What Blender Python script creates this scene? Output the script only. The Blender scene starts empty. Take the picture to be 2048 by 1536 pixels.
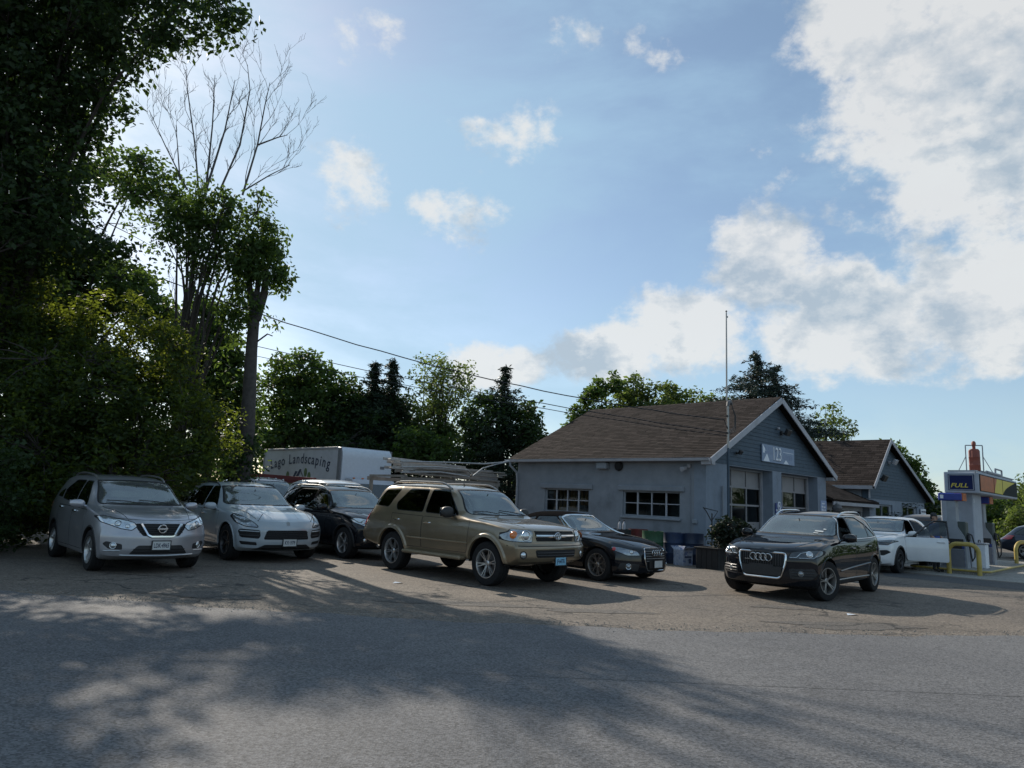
import bpy, bmesh, math, random
import numpy as np
from mathutils import Vector, Matrix, Quaternion
from mathutils.bvhtree import BVHTree
from math import sin, cos, pi, radians as R

random.seed(7)
rng = np.random.default_rng(7)
sc = bpy.context.scene
col = sc.collection

# ------------------------------------------------------------------ camera
CAM_H, PITCH, ROLL, FPX = 1.60, 9.23, 2.52, 1420.0
cd = bpy.data.cameras.new('camera')
cam = bpy.data.objects.new('camera', cd)
col.objects.link(cam)
cd.sensor_fit = 'HORIZONTAL'
cd.sensor_width = 36.0
cd.lens = 36.0 * FPX / 2048
cd.clip_start = 0.05
cd.clip_end = 3000
cam.location = (0, 0, CAM_H)
camM = Matrix.Rotation(R(90 + PITCH), 4, 'X') @ Matrix.Rotation(R(ROLL), 4, 'Z')
cam.rotation_euler = camM.to_euler()
sc.camera = cam

# ------------------------------------------------------------------ sky, sun, exposure
SUN_AZ, SUN_EL = R(-34.0), R(30.5)
SUNV = Vector((sin(SUN_AZ) * cos(SUN_EL), cos(SUN_AZ) * cos(SUN_EL), sin(SUN_EL)))
world = bpy.data.worlds.new('World')
sc.world = world
world.use_nodes = True
nt = world.node_tree
nt.nodes.clear()
_N = nt.nodes.new
def lnk(a, b): nt.links.new(a, b)
def wmath(op, a, b=None, c=None, clamp=False):
    n = _N('ShaderNodeMath'); n.operation = op; n.use_clamp = clamp
    for i, v in enumerate((a, b, c)):
        if v is None: continue
        if isinstance(v, (int, float)): n.inputs[i].default_value = v
        else: lnk(v, n.inputs[i])
    return n.outputs[0]
def wmap(v, a, b, c=0.0, d=1.0, smooth=True):
    n = _N('ShaderNodeMapRange'); n.interpolation_type = 'SMOOTHSTEP' if smooth else 'LINEAR'
    lnk(v, n.inputs[0])
    for i, k in enumerate((a, b, c, d)): n.inputs[i + 1].default_value = k
    return n.outputs[0]
SKY_STRENGTH = 0.112
sky = _N('ShaderNodeTexSky')
sky.sky_type = 'NISHITA'
sky.sun_disc = False
sky.sun_elevation = SUN_EL
sky.sun_rotation = SUN_AZ
sky.altitude = 100
sky.air_density = 1.0
sky.dust_density = 0.45
sky.ozone_density = 1.0
tc = _N('ShaderNodeTexCoord')
sep = _N('ShaderNodeSeparateXYZ'); lnk(tc.outputs['Generated'], sep.inputs[0])
dx, dy, dz = sep.outputs
az = wmath('MULTIPLY', wmath('ARCTAN2', dx, dy), 57.2958)
el = wmath('MULTIPLY', wmath('ARCSINE', dz), 57.2958)
cmb = _N('ShaderNodeCombineXYZ'); lnk(az, cmb.inputs[0]); lnk(el, cmb.inputs[1])
# cloud noise lives on the sky dome, flattened towards the horizon
def wnoise(scale, detail, rough, loc=(0, 0, 0), sy=1.6, dist=0.0, vec=None):
    mp = _N('ShaderNodeMapping'); lnk(vec if vec is not None else tc.outputs['Generated'], mp.inputs[0])
    mp.inputs['Scale'].default_value = (1, 1, sy); mp.inputs['Location'].default_value = loc
    n = _N('ShaderNodeTexNoise'); lnk(mp.outputs[0], n.inputs['Vector'])
    n.inputs['Scale'].default_value = scale; n.inputs['Detail'].default_value = detail
    n.inputs['Roughness'].default_value = rough; n.inputs['Distortion'].default_value = dist
    return n.outputs['Fac']
def wmix(f, a, b, blend='MIX'):
    n = _N('ShaderNodeMix'); n.data_type = 'RGBA'; n.blend_type = blend
    for i, k in ((0, f), (6, a), (7, b)):
        if isinstance(k, tuple): n.inputs[i].default_value = (*k, 1)
        elif isinstance(k, (int, float)): n.inputs[i].default_value = k
        else: lnk(k, n.inputs[i])
    return n.outputs[2]
nA = wnoise(5.0, 9, 0.60, (3.1, 0.4, 1.7), 1.4)
nB = wnoise(17.0, 8, 0.62, (0.3, 2.4, 0.7), 1.3)
nC = wnoise(2.2, 8, 0.60, (7.1, 1.3, 4.0), sy=2.4, dist=0.25)
# cumulus masses: centre azimuth, elevation, half-width, half-height, weight
BLOBS = [(37, 27, 13.5, 11.0, 1.42), (45, 17, 15, 9, 1.42), (29.5, 35, 8.0, 6, 1.4), (36, 15.0, 13, 5.6, 1.42), (20.0, 18.6, 4.6, 5.0, 1.4),
         (26, 14.6, 9, 4.8, 1.42), (14.0, 14.0, 6.8, 3.6, 1.4), (7.0, 11.8, 6.0, 2.9, 1.4), (0, 10.6, 7, 2.0, 1.2),
         (-5.4, 21.2, 4.4, 3.4, 0.90), (-14.6, 23.6, 3.4, 4.2, 0.78), (-13.6, 34.5, 4.4, 2.8, 0.96), (0.8, 29.6, 2.8, 2.2, 0.78),
         (11.6, 34.4, 5.4, 2.8, 0.74), (3.6, 35.4, 3.4, 2.0, 0.68), (-2.8, 28.0, 3.6, 2.6, 0.72), (20, 27.5, 7, 3, 0.50),
         (62, 30, 16, 9, 1.1), (-70, 24, 15, 7, 1.1), (-105, 34, 18, 8, 1.1), (100, 26, 20, 9, 1.1), (150, 32, 22, 9, 1.1), (-150, 28, 18, 8, 1.1), (15, 52, 12, 6, 0.9)]
mask = None
for (a0, e0, sa, se, wt) in BLOBS:
    mp = _N('ShaderNodeMapping'); lnk(cmb.outputs[0], mp.inputs[0])
    mp.inputs['Location'].default_value = (-a0 / sa, -e0 / se, 0)
    mp.inputs['Scale'].default_value = (1 / sa, 1 / se, 0)
    ln = _N('ShaderNodeVectorMath'); ln.operation = 'LENGTH'; lnk(mp.outputs[0], ln.inputs[0])
    m = wmap(ln.outputs['Value'], 1.7, 0.2, 0.0, wt)
    mask = m if mask is None else wmath('MAXIMUM', mask, m)
fbm = wmath('SUBTRACT', wmath('ADD', wmath('MULTIPLY', nA, 0.52), wmath('MULTIPLY', nB, 0.48)), 0.5)
field = wmath('ADD', wmath('MULTIPLY', mask, 0.62), wmath('MULTIPLY', fbm, 2.3))
dens = wmap(field, 0.36, 0.68)
veil = wmath('ADD', 0.20, wmath('MULTIPLY', wmap(nC, 0.36, 0.70), 0.58))               # thin high haze
low = wmap(el, 16.0, 2.0)                                           # paler air near the horizon
# shaded cores: thick parts and the undersides of the billows, against the light on the left
nD = wnoise(7.0, 8, 0.60, (5.0, 1.1, 2.2), 1.5)
nE = wnoise(7.0, 8, 0.60, (5.035, 1.075, 2.26), 1.5)               # the same billows, a little towards the sun
relief = wmath('MULTIPLY', wmath('SUBTRACT', nE, nD), 6.5)
core = wmath('ADD', wmath('MULTIPLY', wmap(field, 0.58, 0.95), wmap(nD, 0.42, 0.60, 0.05, 0.80)), relief, clamp=True)
CB = 1.0 / SKY_STRENGTH
ccol = wmix(core, (0.68 * CB, 0.675 * CB, 0.655 * CB), (0.36 * CB, 0.42 * CB, 0.475 * CB))
hz = wmix(wmath('MAXIMUM', veil, wmath('MULTIPLY', low, 0.30)), sky.outputs[0], (0.37 * CB, 0.56 * CB, 0.72 * CB))
cl2 = wmix(0.12, ccol, hz, 'ADD')
fin = wmix(wmath('MULTIPLY', dens, 0.90), hz, cl2)
bg = _N('ShaderNodeBackground'); bg.inputs['Strength'].default_value = SKY_STRENGTH
lnk(fin, bg.inputs['Color'])
wo = _N('ShaderNodeOutputWorld'); lnk(bg.outputs[0], wo.inputs[0])

sl = bpy.data.lights.new('sun', 'SUN')
sl.energy = 4.8
sl.angle = R(0.53)
sl.color = (1.0, 0.91, 0.78)
sun = bpy.data.objects.new('sun', sl)
col.objects.link(sun)
sun.rotation_euler = (-SUNV).to_track_quat('-Z', 'Y').to_euler()
sc.view_settings.view_transform = 'Standard'
sc.view_settings.look = 'None'
sc.view_settings.gamma = 1
sc.view_settings.exposure = 0.15

# ------------------------------------------------------------------ pixel -> place helpers (photo pixels, 2048 wide)
O = Vector((0, 0, CAM_H))
M3 = camM.to_3x3()
def ray(px, py):
    return (M3 @ Vector(((px - 1024) / FPX, -(py - 768) / FPX, -1.0))).normalized()
def G(px, py, z=0.0):
    d = ray(px, py); t = (z - CAM_H) / d.z
    return O + d * t
def atY(px, py, Y):
    d = ray(px, py); return O + d * (Y / d.y)
FA = R(44.1)
FV = Vector((sin(FA), cos(FA), 0))        # along the shop fronts
SV = Vector((-FV.y, FV.x, 0))             # away from the camera, along the garage's side wall

# ------------------------------------------------------------------ materials
def mat(name, c, rough=0.6, metal=0.0, spec=0.5, coat=0.0, coat_rough=0.05, noise=0.0, nscale=8.0, bump=0.0, bscale=60.0,
        c2=None, c2_scale=2.0, c2_lo=0.45, c2_hi=0.65, trans=0.0, rvar=0.0):
    m = bpy.data.materials.new(name); m.use_nodes = True
    t = m.node_tree; b = t.nodes['Principled BSDF']
    b.inputs['Roughness'].default_value = rough; b.inputs['Metallic'].default_value = metal
    b.inputs['Specular IOR Level'].default_value = spec
    b.inputs['Coat Weight'].default_value = coat; b.inputs['Coat Roughness'].default_value = coat_rough
    b.inputs['Base Color'].default_value = (*c, 1)
    L = t.links.new
    co = t.nodes.new('ShaderNodeTexCoord')
    cur = None
    def nz(scale, detail=6):
        n = t.nodes.new('ShaderNodeTexNoise'); n.inputs['Scale'].default_value = scale; n.inputs['Detail'].default_value = detail
        n.inputs['Roughness'].default_value = 0.65
        L(co.outputs['Object'], n.inputs['Vector']); return n.outputs['Fac']
    if c2 is not None:
        mx = t.nodes.new('ShaderNodeMix'); mx.data_type = 'RGBA'
        mr = t.nodes.new('ShaderNodeMapRange'); L(nz(c2_scale), mr.inputs[0]); mr.inputs[1].default_value = c2_lo; mr.inputs[2].default_value = c2_hi
        L(mr.outputs[0], mx.inputs[0]); mx.inputs[6].default_value = (*c, 1); mx.inputs[7].default_value = (*c2, 1); cur = mx.outputs[2]
    if noise > 0:
        h = t.nodes.new('ShaderNodeMapRange'); L(nz(nscale), h.inputs[0]); h.inputs[1].default_value = 0.25; h.inputs[2].default_value = 0.75
        h.inputs[3].default_value = 1 - noise; h.inputs[4].default_value = 1 + noise
        mm = t.nodes.new('ShaderNodeVectorMath'); mm.operation = 'SCALE'
        if cur is None: mm.inputs[0].default_value = c
        else: L(cur, mm.inputs[0])
        L(h.outputs[0], mm.inputs['Scale']); cur = mm.outputs[0]
    if cur is not None: L(cur, b.inputs['Base Color'])
    if rvar > 0:
        h = t.nodes.new('ShaderNodeMapRange'); L(nz(nscale * 1.7), h.inputs[0]); h.inputs[1].default_value = 0.3; h.inputs[2].default_value = 0.7
        h.inputs[3].default_value = max(0, rough - rvar); h.inputs[4].default_value = rough + rvar; L(h.outputs[0], b.inputs['Roughness'])
    if bump > 0:
        bp = t.nodes.new('ShaderNodeBump'); bp.inputs['Strength'].default_value = bump; bp.inputs['Distance'].default_value = 0.02
        L(nz(bscale), bp.inputs['Height']); L(bp.outputs[0], b.inputs['Normal'])
    if trans > 0:
        b.inputs['Transmission Weight'].default_value = trans
    return m

def glass_mat(name, tint, keep, rough=0.02, ior=1.65, sky_sheen=0.0):
    m = bpy.data.materials.new(name); m.use_nodes = True
    t = m.node_tree; t.nodes.clear(); N = t.nodes.new; L = t.links.new
    tr = N('ShaderNodeBsdfTransparent'); tr.inputs[0].default_value = (*[k * keep for k in tint], 1)
    gl = N('ShaderNodeBsdfGlossy'); gl.inputs['Roughness'].default_value = rough; gl.inputs[0].default_value = (0.95, 1, 1, 1)
    co = N('ShaderNodeTexCoord'); nz = N('ShaderNodeTexNoise'); nz.inputs['Scale'].default_value = 1.6; nz.inputs['Detail'].default_value = 3
    L(co.outputs['Object'], nz.inputs['Vector'])
    bp = N('ShaderNodeBump'); bp.inputs['Strength'].default_value = 0.06; bp.inputs['Distance'].default_value = 0.05; L(nz.outputs['Fac'], bp.inputs['Height']); L(bp.outputs[0], gl.inputs['Normal'])
    fr = N('ShaderNodeFresnel'); fr.inputs['IOR'].default_value = ior
    mx = N('ShaderNodeMixShader'); L(fr.outputs[0], mx.inputs[0]); L(tr.outputs[0], mx.inputs[1]); L(gl.outputs[0], mx.inputs[2])
    out = mx.outputs[0]
    if sky_sheen > 0:
        df = N('ShaderNodeBsdfDiffuse'); df.inputs[0].default_value = (0.55, 0.58, 0.58, 1); m2 = N('ShaderNodeMixShader'); m2.inputs[0].default_value = sky_sheen; L(out, m2.inputs[1]); L(df.outputs[0], m2.inputs[2]); out = m2.outputs[0]  # even pale diffuse layer, stands in for sky reflected in the windshields
    o = N('ShaderNodeOutputMaterial'); L(out, o.inputs[0])
    return m

def leaf_mat(name, c, tcol, var=0.35, tw=0.5):
    m = bpy.data.materials.new(name); m.use_nodes = True
    t = m.node_tree; t.nodes.clear(); N = t.nodes.new; L = t.links.new
    at = N('ShaderNodeAttribute'); at.attribute_name = 'tone'
    def scaled(cc):
        v = N('ShaderNodeVectorMath'); v.operation = 'SCALE'; v.inputs[0].default_value = cc
        mr = N('ShaderNodeMapRange'); L(at.outputs['Fac'], mr.inputs[0]); mr.inputs[3].default_value = 1 - var; mr.inputs[4].default_value = 1 + var
        L(mr.outputs[0], v.inputs['Scale']); return v.outputs[0]
    d = N('ShaderNodeBsdfPrincipled'); d.inputs['Roughness'].default_value = 0.55; d.inputs['Specular IOR Level'].default_value = 0.3
    L(scaled(c), d.inputs['Base Color'])
    tl = N('ShaderNodeBsdfTranslucent'); L(scaled(tcol), tl.inputs[0])
    mx = N('ShaderNodeMixShader'); mx.inputs[0].default_value = tw; L(d.outputs[0], mx.inputs[1]); L(tl.outputs[0], mx.inputs[2])
    o = N('ShaderNodeOutputMaterial'); L(mx.outputs[0], o.inputs[0])
    return m

M = {}
M['tyre'] = mat('tyre', (0.016, 0.016, 0.017), 0.85, spec=0.25, noise=0.3, nscale=20)
M['alloy'] = mat('alloy', (0.50, 0.50, 0.50), 0.32, 0.9, noise=0.2, nscale=15)
M['alloy_grey'] = mat('alloy_grey', (0.30, 0.29, 0.28), 0.38, 0.8, noise=0.2, nscale=15)
M['alloy_dark'] = mat('alloy_dark', (0.05, 0.05, 0.055), 0.35, 0.5, noise=0.2)
M['chrome'] = mat('chrome', (0.72, 0.73, 0.74), 0.12, 1.0, noise=0.06)
M['black_plastic'] = mat('black_plastic', (0.018, 0.018, 0.02), 0.5, noise=0.25, nscale=12)
M['gap'] = mat('gap', (0.008, 0.008, 0.009), 0.7, noise=0.2)
M['grey_plastic'] = mat('grey_plastic', (0.10, 0.10, 0.105), 0.55, noise=0.2)
M['seat'] = mat('seat', (0.035, 0.034, 0.034), 0.8, noise=0.3)
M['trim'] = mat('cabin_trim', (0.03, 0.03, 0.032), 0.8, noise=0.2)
M['windshield'] = glass_mat('windshield', (0.80, 0.95, 0.95), 0.60, ior=2.6, sky_sheen=0.10)
M['glass_side'] = glass_mat('glass_side', (0.5, 0.55, 0.55), 0.16, ior=1.7)
M['glass'] = glass_mat('glass', (0.75, 0.85, 0.85), 0.55, ior=1.32)
M['lens'] = mat('lens', (0.26, 0.28, 0.30), 0.12, 0.6, coat=1.0, noise=0.45, nscale=22)
M['lens_clear'] = mat('lens_clear', (0.55, 0.58, 0.60), 0.1, 0.75, coat=1.0, noise=0.3, nscale=18)
M['lamp_dark'] = mat('lamp_dark', (0.035, 0.037, 0.04), 0.15, 0.2, coat=1.0, noise=0.3)
M['amber'] = mat('amber', (0.62, 0.16, 0.02), 0.18, coat=1.0, noise=0.2)
M['red_lens'] = mat('red_lens', (0.42, 0.012, 0.015), 0.15, coat=1.0, noise=0.3, nscale=20)
M['plate'] = mat('plate', (0.55, 0.56, 0.55), 0.5, noise=0.1)
M['plate_blue'] = mat('plate_blue', (0.22, 0.46, 0.62), 0.5, noise=0.1)
M['ink'] = mat('ink', (0.02, 0.03, 0.07), 0.6, noise=0.1)
M['ink_black'] = mat('ink_black', (0.02, 0.02, 0.022), 0.6, noise=0.1)
M['brake'] = mat('brake', (0.16, 0.15, 0.15), 0.4, 0.8, noise=0.3)
def paint(name, c, metal=0.35, rough=0.34, coat=1.0):
    return mat(name, c, rough, metal, coat=coat, coat_rough=0.04, noise=0.10, nscale=2.5, rvar=0.06)
M['silver'] = paint('paint_silver', (0.40, 0.40, 0.43), 0.6)
M['paleblue'] = paint('paint_pale_grey', (0.36, 0.40, 0.43), 0.05)
M['gold'] = paint('paint_gold', (0.215, 0.168, 0.108), 0.5)
M['goldtrim'] = paint('paint_gold_trim', (0.26, 0.205, 0.135), 0.4, 0.42)
M['black'] = mat('paint_black', (0.006, 0.007, 0.010), 0.6, 0.0, spec=0.0, coat=1.0, coat_rough=0.02, noise=0.10, nscale=2.5)
M['blackb'] = mat('paint_black_brown', (0.012, 0.011, 0.011), 0.6, 0.0, spec=0.0, coat=1.0, coat_rough=0.02, noise=0.10, nscale=2.5)
M['white'] = paint('paint_white', (0.66, 0.67, 0.68), 0.0)

# ------------------------------------------------------------------ mesh helpers
class MB:
    """collects simple solids; build() links them as one mesh object"""
    def __init__(s): s.v = []; s.f = []; s.smooth = []
    def add(s, vs, fs, M4=None, smooth=False):
        o = len(s.v)
        for p in vs:
            p = Vector(p); s.v.append(M4 @ p if M4 is not None else p)
        for f in fs: s.f.append([i + o for i in f]); s.smooth.append(smooth)
        return s
    def box(s, c, size, M4=None, bev=0.0):
        x, y, z = (k / 2 for k in size); c = Vector(c)
        if bev <= 0:
            vs = [c + Vector((sx * x, sy * y, sz * z)) for sx in (-1, 1) for sy in (-1, 1) for sz in (-1, 1)]
            fs = [(0, 1, 3, 2), (4, 6, 7, 5), (0, 4, 5, 1), (2, 3, 7, 6), (0, 2, 6, 4), (1, 5, 7, 3)]
            return s.add(vs, fs, M4)
        b = min(bev, x * .9, y * .9, z * .9)
        vs = []; idx = {}
        for sx in (-1, 1):
            for sy in (-1, 1):
                for sz in (-1, 1):
                    for k in range(3):
                        d = [x - b, y - b, z - b]; d[k] += b
                        idx[sx, sy, sz, k] = len(vs); vs.append(c + Vector((sx * d[0], sy * d[1], sz * d[2])))
        fs = []
        for sx in (-1, 1):
            fs.append([idx[sx, a, e, 0] for a, e in ((-1, -1), (1, -1), (1, 1), (-1, 1))])
            fs.append([idx[a, sx, e, 1] for a, e in ((-1, -1), (1, -1), (1, 1), (-1, 1))])
            fs.append([idx[a, e, sx, 2] for a, e in ((-1, -1), (1, -1), (1, 1), (-1, 1))])
        for a in (-1, 1):
            for e in (-1, 1):
                fs.append([idx[-1, a, e, 1], idx[1, a, e, 1], idx[1, a, e, 2], idx[-1, a, e, 2]])
                fs.append([idx[a, -1, e, 0], idx[a, 1, e, 0], idx[a, 1, e, 2], idx[a, -1, e, 2]])
                fs.append([idx[a, e, -1, 0], idx[a, e, 1, 0], idx[a, e, 1, 1], idx[a, e, -1, 1]])
                for q in (-1, 1): pass
        for sx in (-1, 1):
            for sy in (-1, 1):
                for sz in (-1, 1): fs.append([idx[sx, sy, sz, k] for k in range(3)])
        return s.add(vs, fs, M4)
    def tube(s, pts, r, n=8, r2=None, cap=True, M4=None, closed=False):
        pts = [Vector(p) for p in pts]; k = len(pts); vs = []; fs = []
        rad = r if isinstance(r, (list, tuple)) else [r + ((r2 if r2 is not None else r) - r) * i / max(1, k - 1) for i in range(k)]
        up = None
        for i, p in enumerate(pts):
            if closed: t = pts[(i + 1) % k] - pts[i - 1]
            else: t = pts[min(i + 1, k - 1)] - pts[max(i - 1, 0)]
            t.normalize()
            if up is None:
                up = Vector((0, 0, 1)) if abs(t.z) < 0.9 else Vector((1, 0, 0))
            a = t.cross(up)
            if a.length < 1e-6: a = t.orthogonal()
            a.normalize(); up = a.cross(t).normalized()
            for j in range(n):
                th = 2 * pi * j / n; vs.append(p + (a * cos(th) + up * sin(th)) * rad[i])
        rngk = k if closed else k - 1
        for i in range(rngk):
            i2 = (i + 1) % k
            for j in range(n): fs.append((i * n + j, i * n + (j + 1) % n, i2 * n + (j + 1) % n, i2 * n + j))
        if cap and not closed: fs.append(list(range(n))[::-1]); fs.append([(k - 1) * n + j for j in range(n)])
        return s.add(vs, fs, M4, True)
    def lathe(s, prof, n=24, M4=None, smooth=True, closed=False, cap=True):
        """profile of (r, z) turned about z"""
        vs = []; fs = []; k = len(prof)
        for (r, z) in prof:
            for j in range(n): th = 2 * pi * j / n; vs.append((r * cos(th), r * sin(th), z))
        for i in range(k if closed else k - 1):
            i2 = (i + 1) % k
            for j in range(n): fs.append((i * n + j, i * n + (j + 1) % n, i2 * n + (j + 1) % n, i2 * n + j))
        if cap and not closed:
            if prof[0][0] > 1e-6: fs.append(list(range(n))[::-1])
            if prof[-1][0] > 1e-6: fs.append([(k - 1) * n + j for j in range(n)])
        return s.add(vs, fs, M4, smooth)
    def prism(s, poly, z0, z1, M4=None):
        """polygon (x,y) from z0 to z1"""
        n = len(poly)
        vs = [(x, y, z0) for x, y in poly] + [(x, y, z1) for x, y in poly]
        fs = [list(range(n))[::-1], [n + i for i in range(n)]] + [(i, (i + 1) % n, n + (i + 1) % n, n + i) for i in range(n)]
        return s.add(vs, fs, M4)
    def build(s, name, m, parent=None, loc=None, rot=None):
        me = bpy.data.meshes.new(name); me.from_pydata([tuple(p) for p in s.v], [], s.f)
        if any(s.smooth): me.polygons.foreach_set('use_smooth', s.smooth)
        bm = bmesh.new(); bm.from_mesh(me); bmesh.ops.recalc_face_normals(bm, faces=bm.faces); bm.to_mesh(me); bm.free()
        if any(s.smooth): me.set_sharp_from_angle(angle=R(38))
        return link(name, me, m, parent, loc, rot)

def link(name, me, m, parent=None, loc=None, rot=None):
    o = bpy.data.objects.new(name, me)
    ms = m if isinstance(m, (list, tuple)) else [m]
    if not me.materials:
        for k in ms: me.materials.append(M[k] if isinstance(k, str) else k)
    col.objects.link(o)
    if parent is not None: o.parent = parent
    if loc is not None: o.location = loc
    if rot is not None: o.rotation_euler = rot
    return o
def thing(name, label, cat, loc=(0, 0, 0), rz=0.0, group=None):
    o = bpy.data.objects.new(name, None); col.objects.link(o); o.empty_display_size = 0.2
    o.location = loc; o.rotation_euler = (0, 0, rz); o['label'] = label; o['category'] = cat
    if group: o['group'] = group
    return o
def tag(o, label, cat, group=None):
    o['label'] = label; o['category'] = cat
    if group: o['group'] = group
    return o
def structure(o):
    o['kind'] = 'structure'; return o
def TR(loc=(0, 0, 0), rz=0, rx=0, ry=0, sc_=None):
    m = Matrix.Translation(loc) @ Matrix.Rotation(rz, 4, 'Z') @ Matrix.Rotation(ry, 4, 'Y') @ Matrix.Rotation(rx, 4, 'X')
    if sc_: m = m @ Matrix.Diagonal((*sc_, 1))
    return m
def frame(o, x, z):
    """matrix with local x along x, local z along z"""
    x = Vector(x).normalized(); z = Vector(z).normalized(); y = z.cross(x).normalized(); x = y.cross(z)
    m = Matrix((x, y, z)).transposed().to_4x4(); m.translation = Vector(o); return m
def text_mesh(txt, size, extrude=0.0, shear=0.0, sx=1.0, bold=0.0, space=1.0):
    cu = bpy.data.curves.new('lettering', 'FONT'); cu.body = txt; cu.size = size; cu.align_x = 'CENTER'; cu.align_y = 'CENTER'
    cu.extrude = extrude; cu.shear = shear; cu.offset = bold; cu.resolution_u = 3; cu.space_character = space
    ob = bpy.data.objects.new('lettering', cu); col.objects.link(ob)
    me = bpy.data.meshes.new_from_object(ob.evaluated_get(bpy.context.evaluated_depsgraph_get()))
    bpy.data.objects.remove(ob); bpy.data.curves.remove(cu)
    if sx != 1.0:
        me.transform(Matrix.Diagonal((sx, 1, 1, 1)))
    return me
def lettering(txt, size, m, parent, M4, **k):
    """flat lettering: local x to the right, local y up, local z out of the surface"""
    me = text_mesh(txt, size, **k); me.materials.clear(); me.transform(M4)
    return link('lettering', me, m, parent)
def crv(pts):
    """monotone cubic through (x, y) points"""
    xs = np.array([p[0] for p in pts], float); ys = np.array([p[1] for p in pts], float)
    h = np.diff(xs); dl = np.diff(ys) / h; n = len(xs); m = np.zeros(n)
    m[0] = dl[0]; m[-1] = dl[-1]
    for i in range(1, n - 1):
        if dl[i - 1] * dl[i] > 0:
            w1 = 2 * h[i] + h[i - 1]; w2 = h[i] + 2 * h[i - 1]
            m[i] = (w1 + w2) / (w1 / dl[i - 1] + w2 / dl[i])
    def f(x):
        x = min(max(x, xs[0]), xs[-1]); i = min(int(np.searchsorted(xs, x, 'right')) - 1, n - 2)
        t = (x - xs[i]) / h[i]
        return float((2*t**3-3*t**2+1)*ys[i] + (t**3-2*t**2+t)*h[i]*m[i] + (-2*t**3+3*t**2)*ys[i+1] + (t**3-t**2)*h[i]*m[i+1])
    return f
def rp(pts, r, n=4):
    """round the corners of a polygon"""
    out = []; k = len(pts)
    for i in range(k):
        p = Vector(pts[i]); a = Vector(pts[i - 1]) - p; b = Vector(pts[(i + 1) % k]) - p
        q = min(r, a.length * .45, b.length * .45); A = p + a.normalized() * q; B = p + b.normalized() * q
        for j in range(n + 1):
            t = j / n; out.append(tuple(A * (1 - t) ** 2 + p * 2 * t * (1 - t) + B * t * t))
    return out
def grow(poly, d):
    k = len(poly); area = sum(poly[i][0] * poly[(i + 1) % k][1] - poly[(i + 1) % k][0] * poly[i][1] for i in range(k))
    sg = 1 if area > 0 else -1; out = []
    for i in range(k):
        p = Vector(poly[i]); a = (p - Vector(poly[i - 1])); b = (Vector(poly[(i + 1) % k]) - p)
        if a.length < 1e-9 or b.length < 1e-9: out.append(tuple(p)); continue
        na = Vector((a.y, -a.x)).normalized() * sg; nb = Vector((b.y, -b.x)).normalized() * sg
        n = (na + nb); n = n.normalized() if n.length > 1e-6 else na
        out.append(tuple(p + n * (d / max(0.5, n.dot(na)))))
    return out
def inside(poly, x, y):
    c = False; k = len(poly); j = k - 1
    for i in range(k):
        xi, yi = poly[i]; xj, yj = poly[j]
        if (yi > y) != (yj > y) and x < (xj - xi) * (y - yi) / (yj - yi) + xi: c = not c
        j = i
    return c
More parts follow.
